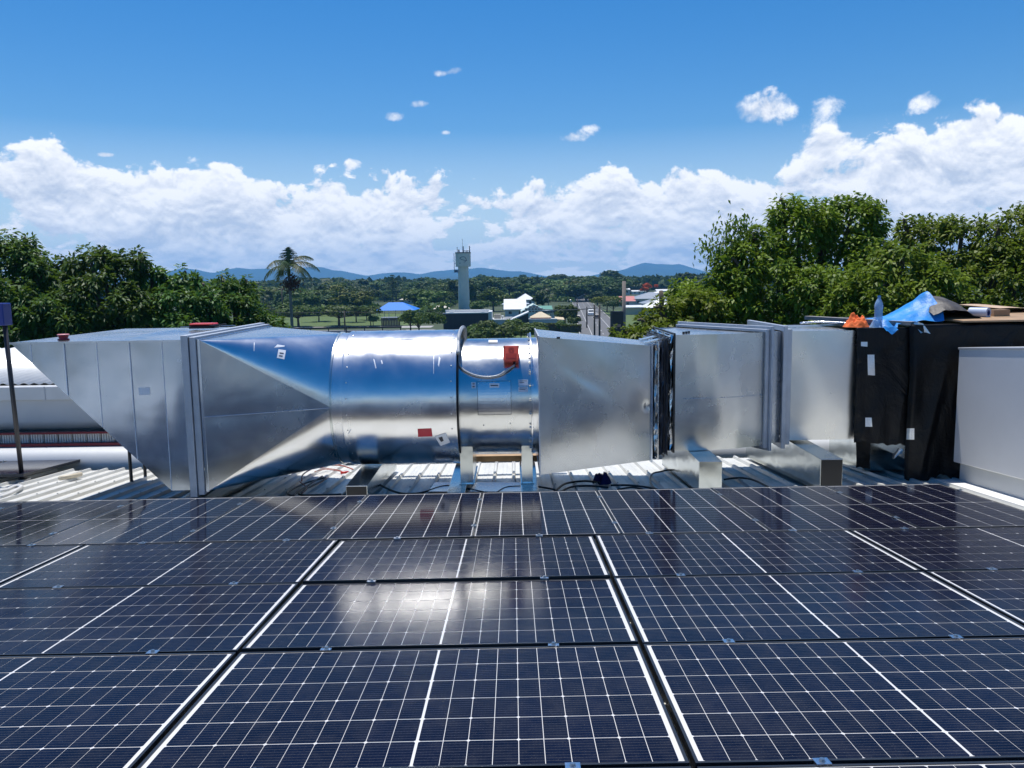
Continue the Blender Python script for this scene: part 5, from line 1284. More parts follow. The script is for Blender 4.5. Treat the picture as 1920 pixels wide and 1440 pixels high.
# ---- generic far trees ------------------------------------------------
def clump_crown(kind, g, N_=1500, H=8.0):
    """leaf-clump quads through the crown volume of a far tree, base of trunk at origin"""
    P = []
    if kind == 'round': lobes = [(g.normal() * 1.3, g.normal() * 1.3, H * .62 + g.normal() * .8, g.uniform(1.3, 2.2)) for _ in range(9)]
    elif kind == 'spread': lobes = [(g.normal() * 2.6, g.normal() * 2.4, H * .62 + g.normal() * .5, g.uniform(1.3, 2.1)) for _ in range(13)]
    elif kind == 'tall': lobes = [(g.normal() * .8, g.normal() * .8, H * (.35 + .06 * k) + g.normal() * .2, 1.5 - .05 * k) for k in range(10)]
    elif kind == 'loose': lobes = [(g.normal() * 1.8, g.normal() * 1.8, H * .65 + g.normal() * 1.3, g.uniform(.7, 1.3)) for _ in range(14)]
    elif kind == 'shrub': lobes = [(g.normal() * 1.0, g.normal() * .8, .8 + abs(g.normal()) * .35, g.uniform(.6, 1.0)) for _ in range(9)]
    pr_ = np.array([l[3] ** 2 for l in lobes]); pr_ /= pr_.sum()
    idx = g.choice(len(lobes), N_, p=pr_); L_ = np.array(lobes)[idx]
    d = unit(g.normal(size=(N_, 3))); d[:, 2] = np.where(d[:, 2] < -.45, -d[:, 2], d[:, 2])
    rr = L_[:, 3] * g.uniform(.72, 1.05, N_) * (1 + .18 * np.sin(d[:, 0] * 9 + L_[:, 0] * 5) * np.sin(d[:, 2] * 8 + L_[:, 1] * 4))
    c = L_[:, :3] + d * rr[:, None] * np.array([1, 1, .85])
    s_ = (.26 if kind != 'shrub' else .10) * g.uniform(.6, 1.4, N_)
    nrm = unit(d + g.normal(size=(N_, 3)) * .55); a = unit(np.cross(nrm, g.normal(size=(N_, 3)))); b_ = np.cross(nrm, a)
    s_ = s_[:, None]
    P = np.stack([c - a * s_ - b_ * s_ * .5, c + a * s_ * .2 - b_ * s_, c + a * s_ + b_ * s_ * .4, c - a * s_ * .3 + b_ * s_], 1)
    return P, np.clip(g.normal(.45, .28, N_), 0, 1), lobes
LEAF_F = leaf_mat('far_foliage', (.034, .078, .014), (.125, .185, .030), .25, .2, .6)
LEAF_FD = leaf_mat('far_foliage_dark', (.020, .052, .013), (.060, .110, .022), .25, .15, .6)
LEAF_FY = leaf_mat('far_foliage_yellow', (.07, .09, .012), (.16, .17, .02), .25, .2, .6)
LEAF_RED = leaf_mat('red_blossom', (.42, .022, .012), (.70, .060, .02), .2, .25, .6)
protos = {}
def proto(kind, i, mt, H=8.0, N_=3200):
    key = (kind, i, mt.name)
    if key in protos: return protos[key]
    g = np.random.default_rng(hash((kind, i)) % 1000 if False else sum(map(ord, kind)) * 13 + i)
    P, tone, lobes = clump_crown(kind, g, N_, H); cr = quads_mesh('crown', P, mt, tone)
    tk = MB(); top_z = H * (.6 if kind != 'shrub' else .08)
    tk.tube([(0, 0, -.2), (.1, 0, top_z * .5), (0, 0, top_z)], [.28, .20, .12] if kind != 'shrub' else [.05, .04, .03], 7)
    for l in lobes[:6]: tk.tube([(0, 0, top_z * .55), (l[0] * .5, l[1] * .5, (top_z * .55 + l[2]) * .52), (l[0], l[1], l[2])], [.13, .09, .04] if kind != 'shrub' else [.03, .02, .01], 5)
    protos[key] = (cr, tk.mesh('trunk', BARK)); return protos[key]
def far_tree(x, y, h, kind, i, mt, label, name='tree', group=None, sx=1.0, z=0, cat='tree'):
    cr, tk = proto(kind, i, mt); base = 8.0 if kind != 'shrub' else 1.9
    sc = h / (base * 1.0)
    root = thing(name, label, cat, (x, y, z), group, rz=random.uniform(0, 6.28)); root.scale = (sc * sx, sc * sx, sc)
    for nm, me in (('crown', cr), ('trunk', tk)):
        o = bpy.data.objects.new(nm, me); COL.objects.link(o); o.parent = root
    return root
def tree_px(u, vtop, vbase, kind, i, mt, label, name='tree', group=None, sx=1.0, Y=None, cat='tree'):
    if Y is None: gx, gy, _ = ground(u, vbase)
    else: gx, gy = at(u, 540, Y)[0], Y
    return far_tree(gx, gy, zv(u, vtop, gy) * (1.0 if kind != 'spread' else 1.05), kind, i, mt, label, name, group, sx, cat=cat)

# ================================================================== named trees and park trees
tree_px(560, 570, 612, 'spread', 1, LEAF_F, 'spreading park tree with forked dark trunk left of the palm lawn', 'park_tree', 'park trees on the lawn', 1.7)
tree_px(636, 568, 612, 'spread', 2, LEAF_F, 'spreading park tree with dark trunk at the middle of the lawn', 'park_tree', 'park trees on the lawn', 1.7)
for _i, (_u, _t, _b, _l) in enumerate(((505, 574, 600, 'nearest the left tree mass'), (598, 572, 603, 'between the two forked trees'), (668, 574, 604, 'right of the lawn power pole'), (688, 578, 600, 'left under the blue shelter'), (812, 580, 604, 'touching the charcoal wall'))): tree_px(_u, _t, _b, 'spread', 1 + _i % 4, LEAF_F if _i % 2 else LEAF_FD, 'broad park tree ' + _l, 'park_tree', 'park trees on the lawn', 1.35)
tree_px(700, 588, 612, 'round', 1, LEAF_FD, 'small dark park tree near the grey carport', 'park_tree', 'park trees on the lawn')
tree_px(786, 580, 634, 'spread', 3, LEAF_F, 'large round dark green tree just left of the dark walled building', 'park_tree', 'park trees on the lawn', 1.0)
tree_px(770, 585, 625, 'round', 2, LEAF_F, 'bushy tree behind the large dark tree left of the dark building', 'park_tree', 'park trees on the lawn', 1.3)
tree_px(845, 528, 574, 'tall', 1, LEAF_FD, 'tall dark oval tree directly left of the water tower', 'tall_tree', None, 1.1)
tree_px(884, 531, 576, 'tall', 2, LEAF_FD, 'tall dark tree directly right of the water tower', 'tall_tree', None, 1.0)
tree_px(812, 548, 582, 'spread', 4, LEAF_FD, 'broad dark tree left of the water tower foot', 'broad_tree', None, 1.1)
tree_px(900, 560, 590, 'round', 3, LEAF_F, 'light green tree in front of the water tower base', 'broad_tree', None, 1.4)
tree_px(925, 540, 584, 'round', 4, LEAF_F, 'large green tree behind the white roofs', 'broad_tree', None, 1.4)
tree_px(1018, 550, 585, 'round', 5, LEAF_FD, 'round dark tree right of the grey gabled roof', 'broad_tree', None, 1.3)
tree_px(1060, 568, 612, 'round', 6, LEAF_F, 'leafy tree left of the street', 'street_tree', None, 1.3)
tree_px(1075, 590, 616, 'round', 1, LEAF_F, 'bushy tree at the kerb left of the street', 'street_tree', None, 1.2)
tree_px(1053, 598, 622, 'round', 3, LEAF_F, 'small tree at the end of the cream verandah', 'street_tree', None, 1.2)
tree_px(1138, 552, 584, 'spread', 2, LEAF_FY, 'yellowish green tree on the right side of the street', 'street_tree', None, 1.2)
tree_px(1150, 560, 590, 'round', 2, LEAF_FD, 'dark tree right of the yellowish tree by the street', 'street_tree', None, 1.3)
tree_px(1120, 545, 572, 'round', 4, LEAF_FD, 'dark tree at the far end of the street', 'street_tree', None, 1.5)
tree_px(1214, 531, 556, 'loose', 1, LEAF_RED, 'bright red flowering tree among the far roofs', 'red_tree', None, 1.0)
tree_px(1068, 545, 562, 'loose', 2, LEAF_FY, 'small orange-tinted tree at the far bend of the street', 'street_tree', None, 1.0)
for (u, vt, vb, k, lab) in ((955, 606, 640, 1, 'larger green shrub on the lawn strip'), (925, 610, 640, 2, 'green shrub left of the larger shrub on the lawn strip'), (975, 606, 636, 3, 'green shrub under the dark sloping wall'), (872, 622, 645, 4, 'grey-green shrub just right of the round duct rim')):
    tree_px(u, vt, vb, 'shrub', k, LEAF_F, lab, 'shrub', 'shrubs before the dark fence', 1.5, cat='shrub')
def conifer(u, vtop, vbase, label, tiers=16, wid=.30, mt=None, seed=1, name='pine_tree'):
    """tiered araucaria: level whorls of branches with tufts"""
    g = np.random.default_rng(seed); gx, gy, _ = ground(u, vbase); h = zv(u, vtop, gy)
    root = thing(name, label, 'tree', (gx, gy, 0)); Pc, out = [], []
    tk = MB(); tk.tube([(0, 0, 0), (0, 0, h * .5), (0, 0, h * .98)], [.35, .2, .05], 7)
    for k in range(tiers):
        t = k / tiers; z = h * (.25 + .73 * t); r = h * wid * (1 - t) ** .8 + .3
        nb = 7
        for b_ in range(nb):
            a = 2 * math.pi * (b_ + g.uniform(-.2, .2)) / nb + k; d = np.array([math.cos(a), math.sin(a), .12])
            tk.tube([(0, 0, z), tuple(d * r + np.array([0, 0, z]))], [.05, .02], 4)
            n_ = 22; s_ = g.uniform(.25, 1, n_)[:, None]
            Pc.append(np.array([0, 0, z]) + d * r * s_ + g.normal(size=(n_, 3)) * np.array([.28, .28, .12]))
    c = np.concatenate(Pc); n_ = len(c); a = unit(g.normal(size=(n_, 3)) * np.array([1, 1, .4])); b_ = unit(np.cross(a, g.normal(size=(n_, 3)))); s_ = .32
    P = np.stack([c - a * s_, c - b_ * s_ * .5, c + a * s_, c + b_ * s_ * .5], 1)
    me = quads_mesh('crown', P, mt or LEAF_FD, g.uniform(0, .6, n_)); o = bpy.data.objects.new('crown', me); COL.objects.link(o); o.parent = root
    part('trunk', tk, BARK, root, off=(0, 0, 0))
conifer(737, 512, 572, 'dark tiered pine standing before the mountains left of the water tower', 13, .30, seed=2)
conifer(1156, 504, 566, 'dark open-crowned bunya pine above the street', 10, .20, seed=3)
conifer(655, 528, 566, 'small dark conifer among the belt trees right of the palm', 10, .22, seed=5)
conifer(888 + 120, 514, 560, 'narrow dark conifer among the belt trees above the gabled roofs', 12, .16, seed=6)
conifer(1276, 512, 556, 'thin dark conifer on the skyline below the right-hand mountain', 9, .12, seed=8)
# palms
def palm(x, y, h, rc_, label, nf=15, seed=1, dead=True, tr=.17):
    g = np.random.default_rng(seed); root = thing('palm_tree', label, 'palm tree', (x, y, 0)); tk = MB()
    tk.tube([(0, 0, 0), (.1, 0, h * .4), (.05, 0, h * .8), (0, 0, h)], [tr * 1.3, tr, tr * .85, tr * .9], 10); part('trunk', tk, mat('palm_trunk', (.22, .21, .19), .85, var=.2, vscale=4), root, smooth=True, off=(0, 0, 0))
    tk = MB(); tk.tube([(0, 0, h - .02), (0, 0, h + .5), (0, 0, h + 1.1)], [tr * .95, tr * 1.1, tr * .4], 10); part('crown_shaft', tk, mat('palm_shaft', (.10, .16, .05), .5), root, smooth=True, off=(0, 0, 0))
    P, T = [], []
    fr2 = [(a, e, 1.0) for a, e in zip(np.linspace(0, 6.28 * 2, nf), np.tile([48, 26, 6, 36, 12], 9)[:nf])] + [(1.2, 86, .55)]
    for fi, (a, e, ls) in enumerate(fr2):
        a += g.normal() * .15; e = R(e + g.normal() * 6); L_ = rc_ * ls * g.uniform(.9, 1.05); p = np.array([0, 0, h + 1.0]); dirh = np.array([math.cos(a), math.sin(a), 0]); pts = []; ang = e
        for s_ in range(15):
            d = dirh * math.cos(ang) + np.array([0, 0, math.sin(ang)]); pts.append((p.copy(), d)); p = p + d * L_ / 14; ang -= R(6.6 if e < R(75) else 1.5)
        side = np.cross(dirh, [0, 0, 1.0])
        rach = MB().tube([tuple(q[0]) for q in pts[::2]], .03, 4)
        rp_ = part('frond_stem', rach, mat('frond_stem_green', (.10, .14, .04), .6) if fi == 0 else bpy.data.materials['frond_stem_green'], root, off=(0, 0, 0))
        PP_, TT_ = [], []
        for s_ in range(1, 15):
            for sub in (0, .33, .66):
                pp_ = pts[s_][0] - pts[s_][1] * L_ / 14 * sub; d = pts[s_][1]; ll = rc_ * .27 * math.sin(math.pi * min(.98, (s_ - sub) / 15 * .92 + .1)) + .10
                for sg in (-1, 1):
                    dd = unit(side * sg * .8 + d * .55 + np.array([0, 0, -.38 + g.normal() * .12])); tip = pp_ + dd * ll + np.array([0, 0, -ll * .18]); w = .045
                    PP_.append([pp_ - d * w, pp_ + d * w, tip + d * w * .2, tip - d * w * .2]); TT_.append(g.uniform(0, .8))
        me = quads_mesh('frond', np.array(PP_), LEAF_PALM, np.array(TT_)); o = bpy.data.objects.new('frond', me); COL.objects.link(o); o.parent = root
    if dead:
        c = np.array([0.25, 0, h - .75]) + g.normal(size=(350, 3)) * np.array([.38, .38, .42]); n_ = len(c); a = unit(g.normal(size=(n_, 3)) * np.array([1, 1, 2.0])); b_ = unit(np.cross(a, g.normal(size=(n_, 3)))); s_ = .22
        me = quads_mesh('seed_cluster', np.stack([c - a * s_, c - b_ * s_ * .3, c + a * s_, c + b_ * s_ * .3], 1), mat('dry_seeds', (.10, .05, .045), .8), g.uniform(0, 1, n_)); o = bpy.data.objects.new('seed_cluster', me); COL.objects.link(o); o.parent = root
    return root
LEAF_PALM = leaf_mat('palm_leaf', (.016, .038, .014), (.050, .080, .026), .25, .15, .5)
x, _, z = at(541, 500, 84); palm(x, 84, z - .9, 3.4, 'tall royal palm with long bare trunk standing against the mountains', 10, 3)
for (u, vt, vb, sd, lab) in ((1028, 548, 588, 4, 'palm with drooping fronds in front of the belt trees beside the round dark tree'), (1020, 538, 580, 5, 'palm rising behind the grey gabled roof'), (615 - 120, 552, 590, 6, 'small palm above the blue-grey roof at left'), (1092, 520, 560, 7, 'slender palm in the far belt above the street'), (1073, 526, 560, 8, 'shorter slender palm in the far belt'), (655, 522, 560, 9, 'dark palm in the belt right of the royal palm'), (1198, 528, 562, 10, 'palm beside the red flowering tree')):
    gx, gy, _ = ground(u, vb); hh = zv(u, vt + 4, gy); palm(gx, gy, max(3, hh - 1.5), 3.2, lab, 10, sd, False, .2)

# ---- belt of suburb trees ------------------------------------------------------
def clearing(u, v):
    boxes = [(1060, 570, 1190, 640), (695, 566, 785, 600), (930, 566, 1060, 640), (820, 576, 930, 640), (480, 595, 760, 640), (1160, 546, 1290, 600), (520, 560, 572, 585), (846, 560, 872, 600)]
    return any(a <= u <= c and b_ <= v <= d for a, b_, c, d in boxes)
kinds = [('round', 1), ('round', 2), ('round', 3), ('spread', 1), ('spread', 3), ('tall', 1), ('loose', 2), ('round', 5), ('tall', 3), ('spread', 4), ('loose', 3)]
kname = {'round': 'round-crowned', 'spread': 'spreading', 'tall': 'tall oval', 'loose': 'loose airy'}
land = [(480, 'at the left end of the belt'), (560, 'behind the royal palm'), (650, 'right of the royal palm'), (740, 'near the tiered pine'), (800, 'between tiered pine and water tower'), (860, 'around the water tower foot'), (940, 'right of the water tower'), (1010, 'above the gabled roofs'), (1080, 'left of the far street'), (1150, 'near the bunya pine'), (1230, 'near the red tree'), (1400, 'at the right end of the belt')]
deep = [(551, 'farthest'), (556, 'far back'), (563, 'half way back'), (572, 'in the middle'), (582, 'nearer'), (600, 'at the near edge')]
belt = []
for row, (vb, n_, hh) in enumerate(((590, 26, 6.5), (585, 30, 7.5), (580, 34, 8.0), (574, 34, 8.5), (568, 40, 9), (563, 44, 10), (558, 48, 11), (553, 52, 12), (548, 56, 13))):
    for k in range(n_):
        u = 478 + (1300 - 478) * (k + random.uniform(.1, .9)) / n_; v = vb + random.uniform(-2.5, 2.5)
        if clearing(u, v): continue
        kd, ix = random.choice(kinds); mt = random.choice([LEAF_F, LEAF_F, LEAF_FD, LEAF_FD, LEAF_FD, LEAF_FY if random.random() < .25 else LEAF_F])
        tone = 'dark green' if mt is LEAF_FD else ('yellow-green' if mt is LEAF_FY else 'mid green')
        gx, gy, _ = ground(u, v)
        where = next(l for b_, l in land if u < b_ + 35); dp = next(l for b_, l in deep if v < b_)
        belt.append((u, gx, gy, hh * random.uniform(.85, 1.5), kd, ix, mt, '%s %s tree %s, %s' % (kname[kd], tone, where, dp), random.uniform(1.3, 1.9)))
from collections import defaultdict
by = defaultdict(list)
for q in belt: by[q[7]].append(q)
for lab, L_ in by.items():
    for i, q in enumerate(sorted(L_, key=lambda q: q[0])):
        far_tree(q[1], q[2], q[3], q[4], q[5], q[6], lab if len(L_) == 1 else '%s, %s from left' % (lab, ordn[min(i, 9)]), group='suburb tree belt below the mountains', sx=q[8])
# bushes, gardens and low growth between the trees
g = np.random.default_rng(17); C_ = []
while len(C_) < 1500:
    u, v = g.uniform(470, 1300), 545 + 48 * g.uniform(0, 1) ** 1.4
    if clearing(u, v): continue
    gx, gy, _ = ground(u, v)
    if abs(gx - cx(gy)) < 7: continue
    C_.append((gx, gy, g.uniform(1.2, 4.5)))
C_ = np.array(C_); Q = 46; d = unit(g.normal(size=(len(C_), Q, 3))); d[..., 2] = abs(d[..., 2]); hh_ = C_[:, 2][:, None, None]
c = np.stack([C_[:, 0], C_[:, 1], C_[:, 2] * .3], 1)[:, None, :] + d * hh_ * np.array([1.3, 1.3, .7]) * g.uniform(.7, 1.05, (len(C_), Q, 1))
nrm = unit(d + g.normal(size=d.shape) * .5); a = unit(np.cross(nrm, g.normal(size=d.shape))); b_ = np.cross(nrm, a); s_ = hh_ * .20
P = np.stack([c - a * s_ - b_ * s_ * .6, c + a * s_ - b_ * s_, c + a * s_ * .8 + b_ * s_, c - a * s_ + b_ * s_ * .7], 2).reshape(-1, 4, 3)
me = quads_mesh('undergrowth', P, LEAF_F, np.repeat(g.uniform(0, 1, len(C_)), Q)); o = bpy.data.objects.new('undergrowth', me); COL.objects.link(o); o['kind'] = 'stuff'; o['label'] = 'low bushes and gardens filling the ground between the suburb trees'
# far wood: reads as one mass
g = np.random.default_rng(5)
N_ = 4200; ang = np.concatenate([g.uniform(R(-40), R(40), 3400), g.uniform(R(40), R(320), 800)]); rr = np.exp(g.uniform(math.log(700), math.log(4200), N_)); rr[3400:] = g.uniform(90, 260, 800); cx_, cy_ = np.sin(ang) * rr, np.cos(ang) * rr
hh = g.uniform(7, 15, N_) * (1 + .0 * rr); ww = g.uniform(6, 13, N_) * (1 + rr / 3500)
Q = 34; d = unit(g.normal(size=(N_, Q, 3))); d[..., 2] = abs(d[..., 2]); c = np.stack([cx_, cy_, hh * .45], 1)[:, None, :] + d * np.stack([ww, ww, hh * .55], 1)[:, None, :]
nrm = unit(d + g.normal(size=d.shape) * .4); a = unit(np.cross(nrm, g.normal(size=d.shape))); b_ = np.cross(nrm, a); s_ = (ww * .30)[:, None, None]
P = np.stack([c - a * s_ - b_ * s_ * .6, c + a * s_ - b_ * s_, c + a * s_ * .8 + b_ * s_, c - a * s_ + b_ * s_ * .7], 2).reshape(-1, 4, 3)
me = quads_mesh('far_wood', P, LEAF_FD, g.uniform(0, 1, len(P))); o = bpy.data.objects.new('far_wood', me); COL.objects.link(o); o['kind'] = 'stuff'; o['label'] = 'distant wood stretching to the foot of the mountains'

# ================================================================== buildings
DARKW = mat('charcoal_cladding', (.030, .027, .032), .6, var=.15, vscale=1); CREAM = mat('cream_render', (.60, .55, .44), .7, var=.06, vscale=.6); WHITER = mat('white_metal_roof', (.74, .74, .71), .45, .1, var=.10, vscale=.5)
GREYR = mat('grey_metal_roof', (.26, .29, .33), .5, .2, var=.08, vscale=.4); GREENR = mat('green_roof', (.10, .26, .19), .5); REDR = mat('faded_red_roof', (.50, .16, .14), .6); BLUER = mat('blue_shade', (.01, .17, .66), .55); SLATE = mat('blue_grey_roof', (.18, .26, .36), .5)
GLASS = mat('window_glass', (.04, .05, .06), .1, 0, spec=.8); WALLW = mat('weatherboard', (.58, .59, .58), .6, var=.05); TANR = mat('tan_tiled_roof', (.60, .50, .34), .7, var=.12, vscale=.8); PINKW = mat('brick_red_wall', (.30, .10, .07), .8)
def wins(root, xs_, y, z0, z1, w, ob=None):
    for x in xs_:
        mb = MB(); mb.box(x - w / 2 - .08, x + w / 2 + .08, y - .06, y - .005, z0 - .08, z1 + .08); f = part('window', mb, WHITE, root)
        mb = MB(); mb.box(x - w / 2, x + w / 2, y - .075, y - .062, z0, z1); q = part('pane', mb, GLASS, f)
def house(name, label, x0, x1, y0, y1, hw, hr, wall, roof, kind='hip', eave=.5, win=True, cat='house', group=None):
    root = thing(name, label, cat, ((x0 + x1) / 2, y0, 0), group)
    mb = MB(); mb.box(x0, x1, y0, y1, 0, hw); part('wall', mb, wall, root)
    a, b_, c, d = x0 - eave, x1 + eave, y0 - eave, y1 + eave; mb = MB(); z = hw
    if kind == 'hip':
        q = min(b_ - a, d - c) / 2 * .95; V = [(a, c, z), (b_, c, z), (b_, d, z), (a, d, z)]
        if b_ - a >= d - c: V += [(a + q, (c + d) / 2, z + hr), (b_ - q, (c + d) / 2, z + hr)]; Fc = [(0, 1, 5, 4), (1, 2, 5), (2, 3, 4, 5), (3, 0, 4)]
        else: V += [((a + b_) / 2, c + q, z + hr), ((a + b_) / 2, d - q, z + hr)]; Fc = [(0, 1, 4), (1, 2, 5, 4), (2, 3, 5), (3, 0, 4, 5)]
        mb.add(V, Fc + [(3, 2, 1, 0)])
    elif kind == 'gable_front': mb.add([(a, c, z), (b_, c, z), ((a + b_) / 2, c, z + hr), (a, d, z), (b_, d, z), ((a + b_) / 2, d, z + hr)], [(0, 1, 2), (5, 4, 3), (0, 2, 5, 3), (1, 4, 5, 2), (0, 3, 4, 1)])
    elif kind == 'gable_side': mb.add([(a, c, z), (b_, c, z), (b_, d, z), (a, d, z), (a, (c + d) / 2, z + hr), (b_, (c + d) / 2, z + hr)], [(0, 1, 5, 4), (2, 3, 4, 5), (3, 0, 4), (1, 2, 5), (3, 2, 1, 0)])
    elif kind == 'skillion': mb.hexa([(a, c, z), (b_, c, z), (b_, d, z + hr), (a, d, z + hr)], [(a, c, z + .2), (b_, c, z + .2), (b_, d, z + hr + .2), (a, d, z + hr + .2)])
    part('roof', mb, roof, root)
    mb = MB(); mb.box(a, b_, c - .12, c - .005, z - .12, z + .05); part('gutter', mb, WHITE, root)
    if win:
        n_ = max(1, int((x1 - x0) / 3.2)); wins(root, [x0 + (x1 - x0) * (i + .5) / n_ for i in range(n_)], y0, hw * .38, hw * .78, 1.1)
    return root
def px_house(name, label, u0, u1, vwall, vbase, depth, hr, wall, roof, kind='hip', win=True, eave=.5, **k):
    gx, gy, _ = ground((u0 + u1) / 2, vbase); return house(name, label, xu(u0, gy), xu(u1, gy), gy, gy + depth, max(2.4, zv((u0 + u1) / 2, vwall, gy)), hr, wall, roof, kind, eave, win, **k)
# dark walled building in front
Yd = 206.0
xa, xb = xu(829, Yd), xu(914, Yd); zt_ = zv(870, 588, Yd)
r_ = thing('dark_walled_building', 'long charcoal-clad blank wall building with white parapet capping', 'building', ((xa + xb) / 2, Yd, 0))
n_ = 9
for k in range(n_):
    a = xa + (xb - xa) * k / n_; c = xa + (xb - xa) * (k + 1) / n_; mb = MB(); mb.box(a + .02, c - .02, Yd, Yd + .15, .3, zt_ - .02); part('cladding_panel', mb, DARKW, r_)
mb = MB(); mb.box(xa, xb, Yd + .12, Yd + 9, 0, zt_ - .1); part('wall', mb, DARKW, r_)
mb = MB(); mb.box(xa - .1, xb + .3, Yd - .05, Yd + .35, zt_, zt_ + .25); mb.box(xb, xb + .9, Yd + .4, Yd + 9, 0, zt_ + .4); mb.box(xa - .1, xb + .3, Yd + 8.6, Yd + 9.1, zt_ - .05, zt_ + .7); part('white_capping', mb, WHITE, r_)
mb = MB(); mb.box(xa + .2, xb - .2, Yd + .36, Yd + 8.5, zt_ - .08, zt_ + .05); part('roof', mb, WHITER, r_)
for uu in (846, 905):
    x = xu(uu, Yd + 3); mb = MB(); mb.hexa([(x - .8, Yd + 3, zt_ + .1), (x + .3, Yd + 3, zt_ + .1), (x + .3, Yd + 4, zt_ + .1), (x - .8, Yd + 4, zt_ + .1)], [(x - .2, Yd + 3, zt_ + .9), (x + .6, Yd + 3, zt_ + .9), (x + .6, Yd + 4, zt_ + .9), (x - .2, Yd + 4, zt_ + .9)]); part('roof_vent', mb, WHITE, r_)
# low white link building with plant on roof
x0, x1 = xu(917, Yd + 2), xu(957, Yd + 2); z1 = zv(935, 601, Yd + 2)
r_ = thing('low_white_building', 'low pale grey building with rooftop air units between the charcoal walls', 'building', ((x0 + x1) / 2, Yd + 2, 0))
mb = MB(); mb.box(x0, x1, Yd + 2, Yd + 12, 0, z1); part('wall', mb, mat('pale_blue_grey_wall', (.45, .49, .52), .7), r_)
mb = MB(); mb.box(x0, x1, Yd + 1.8, Yd + 12, z1 + .003, z1 + .3); part('roof', mb, WHITER, r_)
for uu0, uu1, vt, mt in ((925, 938, 589, CREAM), (939, 943, 592, WHITE), (944, 960, 595, WHITER)):
    a, c = xu(uu0, Yd + 5), xu(uu1, Yd + 5); au = thing('air_unit', {925: 'beige box air unit on the low pale roof', 939: 'narrow white vent box beside the beige air unit', 944: 'long low white box on the pale roof right of the air units'}[uu0], 'air unit', ((a + c) / 2, Yd + 5, z1 + .3))
    mb = MB(); mb.box(a, c, Yd + 5, Yd + 6.4, z1 + .31, zv(930, vt, Yd + 5)); part('casing', mb, mt, au); mb = MB(); mb.box(a + .15, c - .15, Yd + 4.95, Yd + 4.99, z1 + .5, zv(930, vt, Yd + 5) - .25); part('grille', mb, mat('unit_grille', (.34, .31, .26), .6), au)
# dark sloping wall
x0, x1 = xu(957, Yd), xu(990, Yd); za, zc = zv(957, 602, Yd), zv(990, 587, Yd)
r_ = thing('sloping_walled_building', 'charcoal building with a mono-pitch top edged in white', 'building', ((x0 + x1) / 2, Yd, 0))
mb = MB(); mb.prism([(x0, 0), (x1, 0), (x1, zc), (x0, za)], Yd, Yd + 8); part('wall', mb, DARKW, r_)
mb = MB(); mb.prism([(x0 - .1, za + .01), (x1 + .1, zc + .01), (x1 + .1, zc + .32), (x0 - .1, za + .32)], Yd - .15, Yd + 8.2); part('roof', mb, WHITER, r_)
# pale building right with tan hip roof
x0, x1 = xu(991, Yd + 1), xu(1044, Yd + 1); z1 = zv(1015, 600, Yd + 1)
r_ = thing('tan_roofed_building', 'pale low building with a tan pyramid roof and a red band', 'building', ((x0 + x1) / 2, Yd + 1, 0))
mb = MB(); mb.box(x0, x1, Yd + 1, Yd + 10, 0, z1); part('wall', mb, mat('pale_grey_wall', (.48, .51, .52), .7), r_)
mb = MB(); mb.box(x0, x1, Yd + .9, Yd + 1.6, z1 + .003, z1 + .28); part('capping', mb, WHITE, r_)
a, c = xu(993, Yd + 4), xu(1034, Yd + 4); zz = zv(1012, 595.5, Yd + 4)
mb = MB(); mb.box(a + .3, c - .3, Yd + 4, Yd + 9, z1, zz); part('red_band', mb, PINKW, r_)
mb = MB(); zt2 = zv(1012, 584.5, Yd + 6.5); mb.add([(a, Yd + 3.8, zz), (c, Yd + 3.8, zz), (c, Yd + 9.4, zz), (a, Yd + 9.4, zz), ((a + c) / 2 - .3, Yd + 6.6, zt2), ((a + c) / 2 + .3, Yd + 6.6, zt2)], [(0, 1, 5, 4), (1, 2, 5), (2, 3, 4, 5), (3, 0, 4), (3, 2, 1, 0)]); part('roof', mb, TANR, r_)
r_ = thing('verandah', 'small cream roofed verandah at the right end of the tan roofed building', 'verandah', (xu(1050, Yd + 3), Yd + 3, 0))
a, c = xu(1041, Yd + 3), xu(1058, Yd + 3); z_ = zv(1050, 597, Yd + 3); mb = MB(); mb.hexa([(a, Yd + 3, z_ - .3), (c, Yd + 3, z_ - .5), (c, Yd + 8, z_ - .1), (a, Yd + 8, z_ + .1)], [(a, Yd + 3, z_ - .15), (c, Yd + 3, z_ - .35), (c, Yd + 8, z_ + .05), (a, Yd + 8, z_ + .25)]); part('roof', mb, TANR, r_)
for xx in (a + .2, c - .3): mb = MB(); mb.box(xx, xx + .15, Yd + 3.2, Yd + 3.35, 0, z_ - .5); part('post', mb, DARKW, r_)
